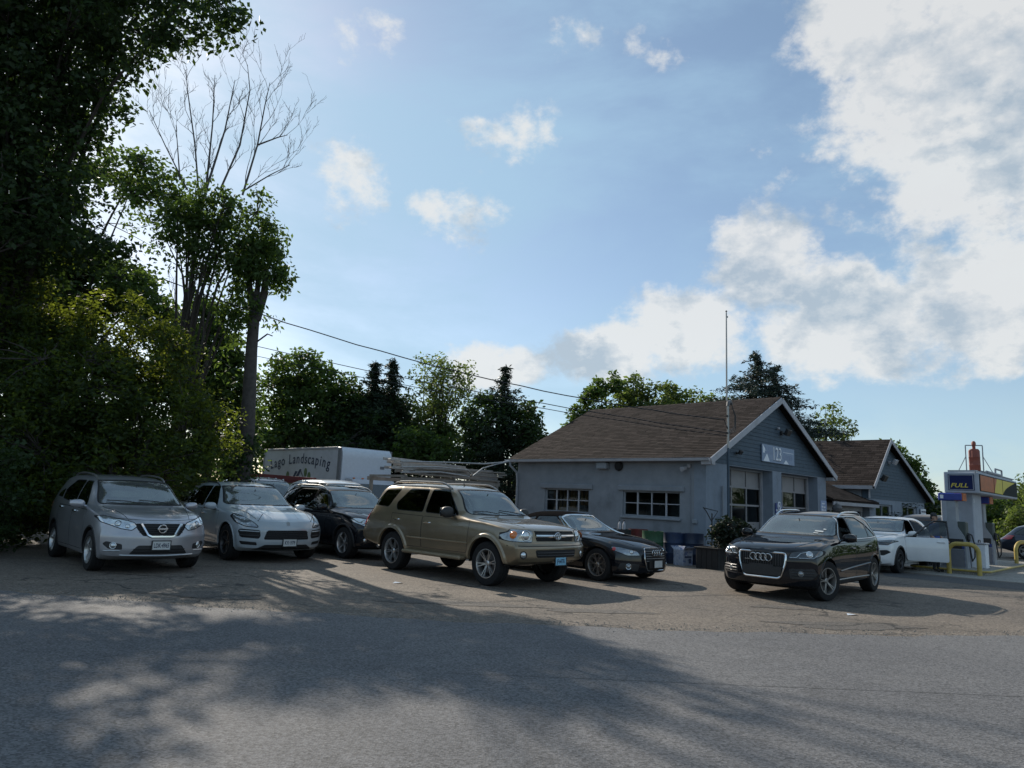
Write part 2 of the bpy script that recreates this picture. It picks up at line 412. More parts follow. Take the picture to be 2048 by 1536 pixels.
# ------------------------------------------------------------------ vehicles: a lofted shell, panels cut out of it
def lerp(a, b, t): return a + (b - a) * t
def sstep(a, b, x):
    t = min(1, max(0, (x - a) / (b - a))); return t * t * (3 - 2 * t)
class Car:
    def __init__(s, name, label, cat, S, loc, rz):
        s.S = S; s.root = thing(name, label, cat, loc, rz); s.root.scale = [S.get('scale', 1.0)] * 3
        s.xn = S['WB'] / 2 + S['fo']; s.L = S['L']; s.hw = S['W'] / 2
        s.top = crv(S['top']); s.bot = crv(S['bot']); s.belt = crv(S['belt']); s.wf = crv(S['w'])
        s.nprof = crv(S['nose'][2]); s.tprof = crv(S['tail'][2])
        s.shell()
    def X(s, d): return s.xn - d
    def ring(s, d):
        S = s.S; w = s.hw * s.wf(d); zb = s.bot(d); zt = s.top(d); zk = min(s.belt(d), zt - 0.03); h = zt - zk
        g = sstep(0.12, 0.42, h)
        cp = [(0, zb), (0.80 * w, zb)]
        for (fz, fw) in S.get('side', [(0.03, .93), (.12, .968), (.35, .992), (.62, 1.0), (.86, .982), (1.0, .952)]):
            cp.append((w * fw, zb + (zk - zb) * fz))
        yr = w * lerp(S.get('hoodw', .80), S['rail'], g); zr = zt - lerp(.30 * h, S['drop'], g)
        ysh = cp[-1][0]
        cp.append((lerp(ysh, yr, .5) + .018 * g, lerp(zk, zr, .5)))
        cp.append((yr, zr))
        cp += [(yr * .84, zt - (zt - zr) * .36), (yr * .48, zt - (zt - zr) * .08), (0, zt)]
        out = []
        k = len(cp)
        for i in range(k - 1):
            p0 = Vector(cp[max(0, i - 1)]); p1 = Vector(cp[i]); p2 = Vector(cp[i + 1]); p3 = Vector(cp[min(k - 1, i + 2)])
            if i == 0: p0 = p1
            sub = 4 if i < 9 else 3
            tg1 = (p2 - p0) * .5; tg2 = (p3 - p1) * .5
            l = (p2 - p1).length
            for tg in (tg1, tg2):
                if tg.length > l * 1.0: tg *= l * 1.0 / tg.length
            for j in range(sub):
                t = j / sub
                q = p1 * (2*t**3-3*t**2+1) + tg1 * (t**3-2*t**2+t) + p2 * (-2*t**3+3*t**2) + tg2 * (t**3-t**2)
                out.append((max(0, q.x), q.y))
        out.append(cp[-1])
        return out
    def noff(s, y, z):
        a, p, _ = s.S['nose']; return a * min(1.0, abs(y) / s.hw) ** p + s.nprof(z)
    def toff(s, y, z):
        a, p, _ = s.S['tail']; return a * min(1.0, abs(y) / s.hw) ** p + s.tprof(z)
    def P(s, d, y, z):
        df = s.S.get('df', 1.25); dr = s.S.get('dr', 1.0); e = d
        if d < df: e += s.noff(y, z) * (1 - d / df) ** 2
        if s.L - d < dr: e -= s.toff(y, z) * (1 - (s.L - d) / dr) ** 2
        return Vector((s.xn - e, y, z))
    def shell(s):
        L = s.L; ds = [0, .02, .05, .09]
        while ds[-1] < L - .17: ds.append(ds[-1] + .078)
        ds += [L - .09, L - .05, L - .02, L]
        rings = [s.ring(d) for d in ds]; m = len(rings[0]) - 1
        vs = []; idx = {}
        def V(p): vs.append(p); return len(vs) - 1
        for i, d in enumerate(ds):
            for j, (y, z) in enumerate(rings[i]):
                if j in (0, m): idx[i, j, 1] = idx[i, j, -1] = V(s.P(d, 0, z))
                else:
                    idx[i, j, 1] = V(s.P(d, y, z)); idx[i, j, -1] = V(s.P(d, -y, z))
        fs = []
        for i in range(len(ds) - 1):
            for j in range(m):
                fs.append((idx[i, j, 1], idx[i + 1, j, 1], idx[i + 1, j + 1, 1], idx[i, j + 1, 1]))
                fs.append((idx[i, j, -1], idx[i, j + 1, -1], idx[i + 1, j + 1, -1], idx[i + 1, j, -1]))
        K = 22
        for e, flip in ((0, False), (len(ds) - 1, True)):
            rows = []
            for j in range(m + 1):
                y, z = rings[e][j]
                if j in (0, m): rows.append([idx[e, j, 1]] * (K + 1)); continue
                row = [idx[e, j, 1]]
                for q in range(1, K): row.append(V(s.P(ds[e], y * (1 - 2 * q / K), z)))
                row.append(idx[e, j, -1]); rows.append(row)
            for j in range(m):
                for q in range(K):
                    f = [rows[j][q], rows[j + 1][q], rows[j + 1][q + 1], rows[j][q + 1]]
                    f = list(dict.fromkeys(f))
                    if len(f) > 2: fs.append(tuple(f[::-1] if flip else f))
        bm = bmesh.new()
        bv = [bm.verts.new(p) for p in vs]
        for f in fs:
            try: bm.faces.new([bv[k] for k in f])
            except ValueError: pass
        bmesh.ops.remove_doubles(bm, verts=bm.verts, dist=1e-4)
        bmesh.ops.recalc_face_normals(bm, faces=bm.faces)
        bm.normal_update()
        s.bm = bm
        s.bvh = BVHTree.FromBMesh(bm)
        me = bpy.data.meshes.new('tmp'); bm.to_mesh(me); s.ref = me
        s.rv = [v.co.copy() for v in me.vertices]; s.rn = [v.normal.copy() for v in me.vertices]; s.rp = [tuple(p.vertices) for p in me.polygons]
        bpy.data.meshes.remove(me)
    def nrm(s, p):
        q, n, i, d = s.bvh.find_nearest(p)
        if q is None: return Vector((0, 0, 1))
        acc = Vector((0, 0, 0))
        for k in s.rp[i]:
            acc += s.rn[k] / ((s.rv[k] - q).length + 1e-3)
        return acc.normalized()
    # -- projections on to the shell
    def fx(s, y, z, back=False):
        o = Vector((-20 if back else 20, y, z)); h = s.bvh.ray_cast(o, Vector((1 if back else -1, 0, 0)))
        return h[0] if h[0] is not None else Vector((s.xn - (s.L if back else 0), y, z))
    def fy(s, x, z, side=1):
        h = s.bvh.ray_cast(Vector((x, side * 20, z)), Vector((0, -side, 0)))
        return h[0] if h[0] is not None else Vector((x, side * s.hw, z))
    def fz(s, x, y):
        h = s.bvh.ray_cast(Vector((x, y, 20)), Vector((0, 0, -1)))
        return h[0] if h[0] is not None else Vector((x, y, 1))
    # -- cutting
    def cut(s, poly, axis, filt):
        bm = s.bm; ui, vi = {'x': (1, 2), 'y': (0, 2), 'z': (0, 1)}[axis]; k = len(poly)
        pu = [p[0] for p in poly]; pv = [p[1] for p in poly]
        lo_u, hi_u, lo_v, hi_v = min(pu) - .01, max(pu) + .01, min(pv) - .01, max(pv) + .01
        def near(lo, hi, l2, h2):
            out = []
            for f in bm.faces:
                us = [v.co[ui] for v in f.verts]; vv = [v.co[vi] for v in f.verts]
                if max(us) < lo or min(us) > hi or max(vv) < l2 or min(vv) > h2: continue
                if filt(f): out.append(f)
            return out
        cand = set(near(lo_u, hi_u, lo_v, hi_v))
        for i in range(k):
            a = poly[i]; b = poly[(i + 1) % k]
            if abs(a[0] - b[0]) + abs(a[1] - b[1]) < 1e-6: continue
            l0, h0 = min(a[0], b[0]) - .004, max(a[0], b[0]) + .004; l1, h1 = min(a[1], b[1]) - .004, max(a[1], b[1]) + .004
            fs = []
            for f in cand:
                if not f.is_valid: continue
                us = [v.co[ui] for v in f.verts]; vv = [v.co[vi] for v in f.verts]
                if max(us) < l0 or min(us) > h0 or max(vv) < l1 or min(vv) > h1: continue
                fs.append(f)
            if not fs: continue
            co = [0, 0, 0]; co[ui] = a[0]; co[vi] = a[1]; no = [0, 0, 0]; no[ui] = b[1] - a[1]; no[vi] = -(b[0] - a[0])
            es = set(); vs = set()
            for f in fs: es.update(f.edges); vs.update(f.verts)
            r = bmesh.ops.bisect_plane(bm, geom=fs + list(es) + list(vs), dist=1e-5, plane_co=co, plane_no=no)
            for g in r['geom']:
                if isinstance(g, bmesh.types.BMFace): cand.add(g)
            for g in r['geom_cut']:
                if isinstance(g, bmesh.types.BMEdge):
                    for f in g.link_faces: cand.add(f)
        sel = []
        for f in cand:
            if not f.is_valid: continue
            c = f.calc_center_median()
            if filt(f) and inside(poly, c[ui], c[vi]): sel.append(f)
        return sel
    def mesh_from(s, faces, name, mats, parent, off=0.0):
        vm = {}; vs = []; fs = []
        for f in faces:
            q = []
            for v in f.verts:
                if v.index not in vm or vm[v.index][1] is not v: 
                    pass
                key = v
                if key not in vm: vm[key] = len(vs); vs.append(v.co.copy())
                q.append(vm[key])
            fs.append(q)
        ns = [s.nrm(p) for p in vs]
        vs = [p + n * off for p, n in zip(vs, ns)]
        me = bpy.data.meshes.new(name); me.from_pydata([tuple(p) for p in vs], [], fs)
        me.polygons.foreach_set('use_smooth', [True] * len(fs))
        me.polygons.foreach_set('material_index', [f.material_index if isinstance(mats, (list, tuple)) else 0 for f in faces])
        me.normals_split_custom_set_from_vertices([tuple(n) for n in ns])
        return link(name, me, mats, parent)
    def take(s, faces, name, m, off=0.0, parent=None):
        if not faces: return None
        o = s.mesh_from(faces, name, m, parent or s.root, off)
        bmesh.ops.delete(s.bm, geom=faces, context='FACES')
        return o
    def sidef(s, zmin=None, ymin=.35):
        def f(F):
            c = F.calc_center_median(); return abs(c.y) > ymin * s.hw and (zmin is None or c.z > zmin) and abs(F.normal.y) > .12
        return f
    def frontf(s, depth=1.0, nx=.05):
        def f(F): return F.calc_center_median().x > s.xn - depth and F.normal.x > nx
        return f
    def backf(s, depth=1.0, nx=.05):
        def f(F): return F.calc_center_median().x < s.xn - s.L + depth and F.normal.x < -nx
        return f
    def gap(s, poly, axis, filt, w=.012):
        """dark shut line around a panel, left in the shell"""
        for F in s.cut(grow(poly, w), axis, filt): F.material_index = 1
        sel = s.cut(poly, axis, filt)
        for F in sel: F.material_index = 0
        return sel
    def side_panel(s, poly, name, m, w=.010, off=0.0, zmin=None, ymin=.35):
        poly = [(s.X(d), z) for d, z in poly]; out = []
        sel = s.gap(poly, 'y', s.sidef(zmin, ymin), w) if w > 0 else s.cut(poly, 'y', s.sidef(zmin, ymin))
        both = [[F for F in sel if F.calc_center_median().y * sg > 0] for sg in (1, -1)]
        for fs in both: out.append(s.take(fs, name, m, off))
        return out
    def front_panel(s, poly, name, m, w=.008, off=0.0, mirror=False, depth=1.0, nx=.05, back=False):
        out = []; flt = s.backf(depth, nx) if back else s.frontf(depth, nx)
        for sg in ((1, -1) if mirror else (1,)):
            pl = [(y * sg, z) for y, z in poly]
            sel = s.gap(pl, 'x', flt, w) if w > 0 else s.cut(pl, 'x', flt)
            out.append(s.take(sel, name, m, off))
        return out
    def arches(s):
        S = s.S
        for xa in (S['WB'] / 2, -S['WB'] / 2):
            Ra = S['Ra']; zc = S['Rt']; n = 30
            poly = [(xa + Ra * cos(t), zc + Ra * sin(t)) for t in [pi * i / n for i in range(n + 1)]] + [(xa - Ra, -.2), (xa + Ra, -.2)]
            sel = s.cut(poly, 'y', lambda F: abs(F.calc_center_median().y) > .60 * s.hw)
            bmesh.ops.delete(s.bm, geom=sel, context='FACES')
            mb = MB()
            for sg in (1, -1):
                vs = []; fs = []
                for i in range(n + 1):
                    t = pi * i / n; x = xa + Ra * cos(t); z = zc + Ra * sin(t)
                    yo = abs(s.fy(x, max(z, s.bot(s.xn - x) + .05), sg).y)
                    vs += [(x, sg * (yo - .004), z), (x, sg * .50 * s.hw, z)]
                for i in range(n): fs.append((2 * i, 2 * i + 1, 2 * i + 3, 2 * i + 2))
                fs.append([2 * i + 1 for i in range(n + 1)])
                mb.add(vs, fs)
            mb.build('wheel_well', 'gap', s.root)
    def arch_trim(s, m, w=.05, out=.012, a0=-.15):
        S = s.S; n = 28
        for xa in (S['WB'] / 2, -S['WB'] / 2):
            for sg in (1, -1):
                mb = MB(); vs = []; fs = []
                for i in range(n + 1):
                    t = lerp(a0, pi - a0, i / n)
                    for r_, o_ in ((S['Ra'] - .006, -.02), (S['Ra'] - .004, out), (S['Ra'] + w * .6, out), (S['Ra'] + w, -.004)):
                        x = xa + r_ * cos(t); z = max(S['Rt'] + r_ * sin(t), s.bot(s.xn - x) + .03)
                        p = s.fy(x, z, sg); vs.append((x, p.y + sg * o_, z))
                for i in range(n):
                    for j in range(3): fs.append((4 * i + j, 4 * i + j + 1, 4 * i + j + 5, 4 * i + j + 4))
                mb.add(vs, fs, None, True); mb.build('wheel_arch_trim', m, s.root)
    def strip(s, pts, axis, r, m, name, side=None, out=0.0, closed=False, n=6, back=False, parent=None):
        """moulding that follows the shell through 2D points"""
        for sg in ((1, -1) if side is None and axis == 'y' else (side or 1,)):
            P3 = []
            for a, b in pts:
                if axis == 'y': p = s.fy(s.X(a), b, sg); p = p + Vector((0, sg * out, 0))
                elif axis == 'x': p = s.fx(a, b, back); p = p + Vector(((-out if back else out), 0, 0))
                else: p = s.fz(s.X(a), b); p = p + Vector((0, 0, out))
                P3.append(p)
            mb = MB(); mb.tube(P3, r, n, closed=closed); mb.build(name, m, parent or s.root)
    def densify(s, pts, k=6, closed=False):
        out = []; q = len(pts)
        for i in range(q if closed else q - 1):
            a = pts[i]; b = pts[(i + 1) % q]
            for j in range(k): out.append((lerp(a[0], b[0], j / k), lerp(a[1], b[1], j / k)))
        if not closed: out.append(pts[-1])
        return out
    def finish(s, m):
        me = bpy.data.meshes.new('body')
        # lining under the roof, so that the cabin is dark
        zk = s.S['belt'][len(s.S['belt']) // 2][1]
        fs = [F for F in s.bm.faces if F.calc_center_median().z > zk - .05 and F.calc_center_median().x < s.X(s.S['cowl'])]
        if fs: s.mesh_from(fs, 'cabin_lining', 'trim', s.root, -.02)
        s.mesh_from(list(s.bm.faces), 'body', [m, 'gap'], s.root)
        s.bm.free()
    # -- wheels
    def wheels(s, style, rim='alloy', steer=0.0, rr=None, group=None):
        S = s.S; Rt = S['Rt']; tw = S.get('tw', .235); rr = rr or Rt * .66
        t = MB(); h = tw / 2
        prof = [(rr * .97, -h * .82), (rr * 1.02, -h * .97), (Rt * .86, -h), (Rt * .95, -h * .94), (Rt * .985, -h * .80), (Rt, -h * .55),
                (Rt, -h * .30), (Rt * .985, -h * .28), (Rt * .985, -h * .22), (Rt, -h * .2), (Rt, h * .2), (Rt * .985, h * .22), (Rt * .985, h * .28), (Rt, h * .3),
                (Rt, h * .55), (Rt * .985, h * .80), (Rt * .95, h * .94), (Rt * .86, h), (rr * 1.02, h * .97), (rr * .97, h * .82)]
        t.lathe(prof, 44, cap=False)
        rm = MB()
        rm.lathe([(rr * .99, h * .86), (rr * 1.0, h * .95), (rr * .95, h * .95), (rr * .91, h * .80), (rr * .88, h * .1), (rr * .88, -h * .8)], 44, cap=False)
        dk = MB(); dk.lathe([(0, -h * .1), (rr * .90, -h * .1)], 30)
        dk2 = MB(); dk2.lathe([(rr * .2, h * .1), (rr * .66, h * .1), (rr * .66, 0), (rr * .2, 0)], 30, cap=False)
        def spoke(th, r0, r1, w0, w1, z0, z1, th2=None, thick=.03):
            th2 = th if th2 is None else th2
            a = Vector((cos(th), sin(th), 0)) * r0; b = Vector((cos(th2), sin(th2), 0)) * r1
            d = (b - a).normalized(); nn = Vector((-d.y, d.x, 0)); vs = []
            for p, w, z in ((a, w0, z0), (b, w1, z1)):
                for sx in (-1, 1):
                    vs += [p + nn * sx * w * .5 + Vector((0, 0, z - thick)), p + nn * sx * w * .34 + Vector((0, 0, z))]
            rm.add(vs, [(0, 1, 3, 2), (4, 6, 7, 5), (0, 4, 5, 1), (2, 3, 7, 6), (1, 5, 7, 3), (0, 2, 6, 4)])
        n = style[1]
        for i in range(n):
            th = 2 * pi * i / n + .3
            if style[0] == 'single': spoke(th, rr * .14, rr * .93, rr * style[2], rr * style[2] * 1.15, h * .62, h * .82)
            elif style[0] == 'split':
                dt = style[3] if len(style) > 3 else .16
                for sg in (-1, 1): spoke(th + sg * dt * .6, rr * .15, rr * .93, rr * style[2], rr * style[2] * .9, h * .62, h * .82, th + sg * dt)
            elif style[0] == 'y':
                spoke(th, rr * .14, rr * .55, rr * style[2] * 1.2, rr * style[2] * 1.1, h * .62, h * .7)
                for sg in (-1, 1): spoke(th, rr * .48, rr * .93, rr * style[2] * .9, rr * style[2] * .8, h * .68, h * .82, th + sg * style[3])
            elif style[0] == 'swirl':
                spoke(th, rr * .14, rr * .93, rr * style[2], rr * style[2] * .7, h * .62, h * .8, th + .28); spoke(th + .2, rr * .2, rr * .93, rr * style[2] * .6, rr * style[2] * .5, h * .5, h * .74, th + .42)
        rm.lathe([(0, h * .70), (rr * .11, h * .70), (rr * .13, h * .66), (rr * .22, h * .60), (rr * .22, h * .3)], 20, cap=False)
        m1 = m2 = m3 = m4 = None
        for xa in (S['WB'] / 2, -S['WB'] / 2):
            for sg in (1, -1):
                yc = sg * (s.hw * s.wf(s.xn - xa) * .985 - h - S.get('inset', .0))
                st = steer if xa > 0 else 0
                if m1 is None:
                    w = t.build('wheel', 'tyre', s.root); m1 = w.data
                    r_ = rm.build('rim', rim, w); m2 = r_.data; d_ = dk.build('hub_backing', 'gap', w); m3 = d_.data; e_ = dk2.build('brake_disc', 'brake', w); m4 = e_.data
                else:
                    w = link('wheel', m1, [], s.root)
                    for nm, mm in (('rim', m2), ('hub_backing', m3), ('brake_disc', m4)): link(nm, mm, [], w)
                w.matrix_local = Matrix.Translation((xa, yc, Rt)) @ Matrix.Rotation(st, 4, 'Z') @ Matrix.Rotation(-sg * pi / 2, 4, 'X') @ Matrix.Rotation(.37 * (1 + xa), 4, 'Z')
    def cabin(s, dseat, hw, dash_d, dash_z, seat_z=.62, head=True, rear=None):
        for sg in (1, -1):
            mb = MB(); x = s.X(dseat); y = sg * hw * .5
            mb.box((x, y, seat_z - .1), (.52, .5, .18), bev=.05)
            mb.box((0, 0, .32), (.13, .48, .62), TR((x - .24, y, seat_z - .05), ry=-.2), bev=.05)
            if head: mb.box((0, 0, .75), (.10, .27, .19), TR((x - .24, y, seat_z - .05), ry=-.2), bev=.05)
            mb.build('seat', 'seat', s.root)
        if rear:
            mb = MB(); x = s.X(rear)
            mb.box((x, 0, seat_z - .08), (.5, hw * 1.7, .2), bev=.05); mb.box((0, 0, .3), (.14, hw * 1.7, .6), TR((x - .25, 0, seat_z - .05), ry=-.25), bev=.05)
            mb.build('rear_seat', 'seat', s.root)
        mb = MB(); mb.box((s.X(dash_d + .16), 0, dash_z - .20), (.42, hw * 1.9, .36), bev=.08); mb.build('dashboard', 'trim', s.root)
        mb = MB(); ring = [(0, .19 * cos(t), .19 * sin(t)) for t in [2 * pi * i / 20 for i in range(20)]]
        T = TR((s.X(dash_d + .46), hw * .5, dash_z - .03), ry=-.4); mb.tube(ring, .015, 6, closed=True, M4=T); mb.box((0, 0, -.04), (.04, .3, .06), T, .01); mb.build('steering_wheel', 'black_plastic', s.root)
        mb = MB(); mb.box((s.xn - s.L / 2 - .3, 0, s.bot(s.L / 2) + .08), (s.L * .55, s.hw * 1.7, .06)); mb.build('floor_pan', 'gap', s.root)
    def mirror(s, d, z, m, size=(.10, .25, .17), out=.13, cap=None):
        for sg in (1, -1):
            p = s.fy(s.X(d), z - .06, sg); mb = MB()
            q = p + Vector((0, sg * (out), .06))
            n = 7; vs = []; fs = []
            a, b, c = (k / 2 for k in size)
            for i in range(n + 1):
                u = -1 + 2 * i / n; sq = (1 - abs(u) ** 3.2) ** .5 if abs(u) < 1 else .25
                for j in range(12):
                    t = 2 * pi * j / 12; ct, st_ = cos(t), sin(t)
                    vs.append(q + Vector((a * math.copysign(abs(ct) ** .6, ct) * max(.35, sq) + (.03 * (1 - u) * .5), sg * b * u, c * math.copysign(abs(st_) ** .7, st_) * max(.35, sq))))
            for i in range(n):
                for j in range(12): fs.append((12 * i + j, 12 * i + (j + 1) % 12, 12 * i + 12 + (j + 1) % 12, 12 * i + 12 + j))
            fs.append(list(range(12))); fs.append([12 * n + j for j in range(12)])
            mb.add(vs, fs, None, True)
            mb.tube([p - Vector((0, sg * .03, .0)), q - Vector((0, sg * b * .8, c * .5))], .028, 6)
            o = mb.build('mirror', m, s.root)
            g = MB(); g.box(q + Vector((-a - .004, 0, 0)), (.006, b * 1.7, c * 1.5)); g.build('mirror_glass', 'chrome', o)
    def handle(s, d, z, m, parents=None, ln=.2):
        for k, sg in enumerate((1, -1)):
            p = s.fy(s.X(d), z, sg); mb = MB(); o = sg * .022
            mb.tube([(p.x - ln / 2, p.y, z), (p.x - ln / 2 + .02, p.y + o, z), (p.x + ln / 2 - .02, p.y + o, z), (p.x + ln / 2, p.y, z)], [.012, .016, .016, .012], 6)
            mb.build('handle', m, parents[k] if parents and parents[k] else s.root)
    def rails(s, d0, d1, y, m, hgt=.06, r=.018):
        for sg in (1, -1):
            pts = []; k = 14
            for i in range(k + 1):
                t = i / k; d = lerp(d0, d1, t); p = s.fz(s.X(d), sg * y); e = min(1, min(t, 1 - t) * 7)
                pts.append((p.x, p.y, p.z + hgt * math.sin(e * pi / 2)))
            mb = MB(); mb.tube(pts, r, 8); mb.build('roof_rail', m, s.root)
    def wiper(s, y0, d0, y1, d1):
        a = s.fz(s.X(d0), y0) + Vector((0, 0, .02)); b = s.fz(s.X(d1), y1) + Vector((0, 0, .02)); c = s.fz(s.X((d0 + d1) / 2), (y0 + y1) / 2) + Vector((0, 0, .03))
        mb = MB(); mb.tube([a, c, b], .009, 5); mb.build('wiper', 'black_plastic', s.root)
    def plate(s, y, z, txt, m='plate', ink='ink', back=False, dx=.012, w=.305, h=.155):
        p = s.fx(y, z, back); sg = -1 if back else 1
        mb = MB(); mb.box((p.x + sg * dx, y, z), (.012, w, h), bev=.004); pl = mb.build('licence_plate', m, s.root)
        fr = MB()
        for dz in (-h / 2, h / 2): fr.box((p.x + sg * dx, y, z + dz), (.02, w + .02, .014))
        for dy in (-w / 2, w / 2): fr.box((p.x + sg * dx, y + dy, z), (.0195, .014, h - .002))
        fr.build('plate_frame', 'black_plastic', pl)
        if txt: lettering(txt, .105, ink, pl, frame((p.x + sg * (dx + .0085), y, z - .005), (0, sg, 0), (sg, 0, 0)), sx=.58, bold=.002)
    def lens(s, y, z, r, m='lens_clear', ring='chrome', off=.0, mirror=True, name='projector', sq=1.0):
        for sg in ((1, -1) if mirror else (1,)):
            p = s.fx(y * sg, z); n = s.nrm(p); T = frame(p + n * off, n.orthogonal(), n)
            mb = MB(); mb.lathe([(0, r * .30), (r * .5, r * .24), (r * .85, r * .08), (r, -.01)], 16, T); o = mb.build(name, m, s.root)
            mb = MB(); mb.tube([T @ Vector((r * 1.08 * cos(t), r * 1.08 * sin(t), 0)) for t in [2 * pi * i / 18 for i in range(18)]], r * .13, 6, closed=True); mb.build('lamp_ring', ring, o)
    def slats(s, y0, y1, zs, m, r=.008, out=.004, name='grille_slat'):
        for z in zs:
            s.strip([(lerp(y0, y1, i / 10), z) for i in range(11)], 'x', r, m, name, out=out)
    def bars(s, ys, z0, z1, m, r=.007, out=.004, name='grille_bar'):
        for y in ys: s.strip([(y, lerp(z0, z1, i / 5)) for i in range(6)], 'x', r, m, name, out=out)
    def rings(s, y, z, r, n, step, m='chrome', th=.008, out=.02):
        o = None
        for i in range(n):
            yy = y + (i - (n - 1) / 2) * step; p = s.fx(yy, z)
            x = s.fx(y, z).x + out
            mb = MB(); mb.tube([(x, yy + r * cos(t), z + r * sin(t)) for t in [2 * pi * k / 22 for k in range(22)]], th, 6, closed=True)
            mb.build('emblem_ring', m, s.root)
# ------------------------------------------------------------------ the cars
def place(S, P, heading, sg):
    """car origin so that the outer face of one front tyre stands on P (sg=+1 left wheel, -1 right wheel)"""
    h = R(heading); f = Vector((cos(h), sin(h), 0)); l = Vector((-f.y, f.x, 0))
    k = S.get('scale', 1.0)
    o = Vector((P[0], P[1], 0)) - f * (S['WB'] / 2 * k) - l * sg * (S['W'] / 2 * .96 * k)
    return o, h
def doors(c, m, d1, d2, d3, z0, zt, two=True, wide=.45):
    """front and rear door skins; the rear one is cut round the wheel arch"""
    S = c.S; da = S['fo'] + S['WB']; Ra = S['Ra'] + .07; out = []
    fd = rp([(d1 + .03, z0), (d1, z0 + .3), (d1 - .02, zt), (d2 - .012, zt + .02), (d2 - .012, z0)], .05)
    out.append(c.side_panel(fd, 'door', m))
    if two:
        pts = [(d2 + .012, z0), (d2 + .012, zt + .02), (d3, zt + .04)]
        a0 = math.acos(max(-1, min(1, (da - d3) / Ra))) if abs(da - d3) < Ra else 0
        ang0 = pi / 2 if d3 > da else a0
        zs = max(z0, S['Rt'])
        a1 = math.asin(max(0, (z0 - S['Rt'])) / Ra) if z0 > S['Rt'] else 0.0
        if abs(da - d3) < Ra:
            start = math.acos((da - d3) / Ra)
            for i in range(9):
                t = lerp(start, max(a1, .02), i / 8); pts.append((da - Ra * cos(t), S['Rt'] + Ra * sin(t)))
        if z0 < S['Rt']: pts.append((da - Ra, z0))
        out.append(c.side_panel(pts, 'door', m))
    return out
def windshield(c, yb, zc, yt, zt, bow=.03):
    pl = [(-yb, zc), (-yb * .5, zc - bow * .2), (0, zc - bow * .25), (yb * .5, zc - bow * .2), (yb, zc), (yt, zt), (yt * .5, zt + bow * .5), (0, zt + bow * .65), (-yt * .5, zt + bow * .5), (-yt, zt)]
    pl = rp(pl, .035, 3)
    flt = lambda F: F.normal.x > .12 and F.normal.z > .1 and F.calc_center_median().x > c.xn - c.S['roof_d'] and F.calc_center_median().x < c.xn - c.S['cowl'] + .25
    sel = c.gap(pl, 'x', flt, .022)
    o = c.take(sel, 'windshield', 'windshield', -.003)
    p = c.fx(0, zt - .10); mb = MB(); mb.box(p + Vector((-.10, 0, -.03)), (.03, .22, .07), bev=.015); mb.tube([p + Vector((-.03, 0, .05)), p + Vector((-.09, 0, -.01))], .01, 5); mb.build('rear_view_mirror', 'black_plastic', c.root)
    return o
def rear_glass(c, yb, zb, yt, zt, m='glass_side'):
    pl = rp([(-yb, zb), (yb, zb), (yt, zt), (-yt, zt)], .05)
    flt = lambda F: F.normal.x < -.12 and F.calc_center_median().x < c.xn - c.L * .6
    return c.take(c.gap(pl, 'x', flt, .015), 'rear_window', m, -.004)

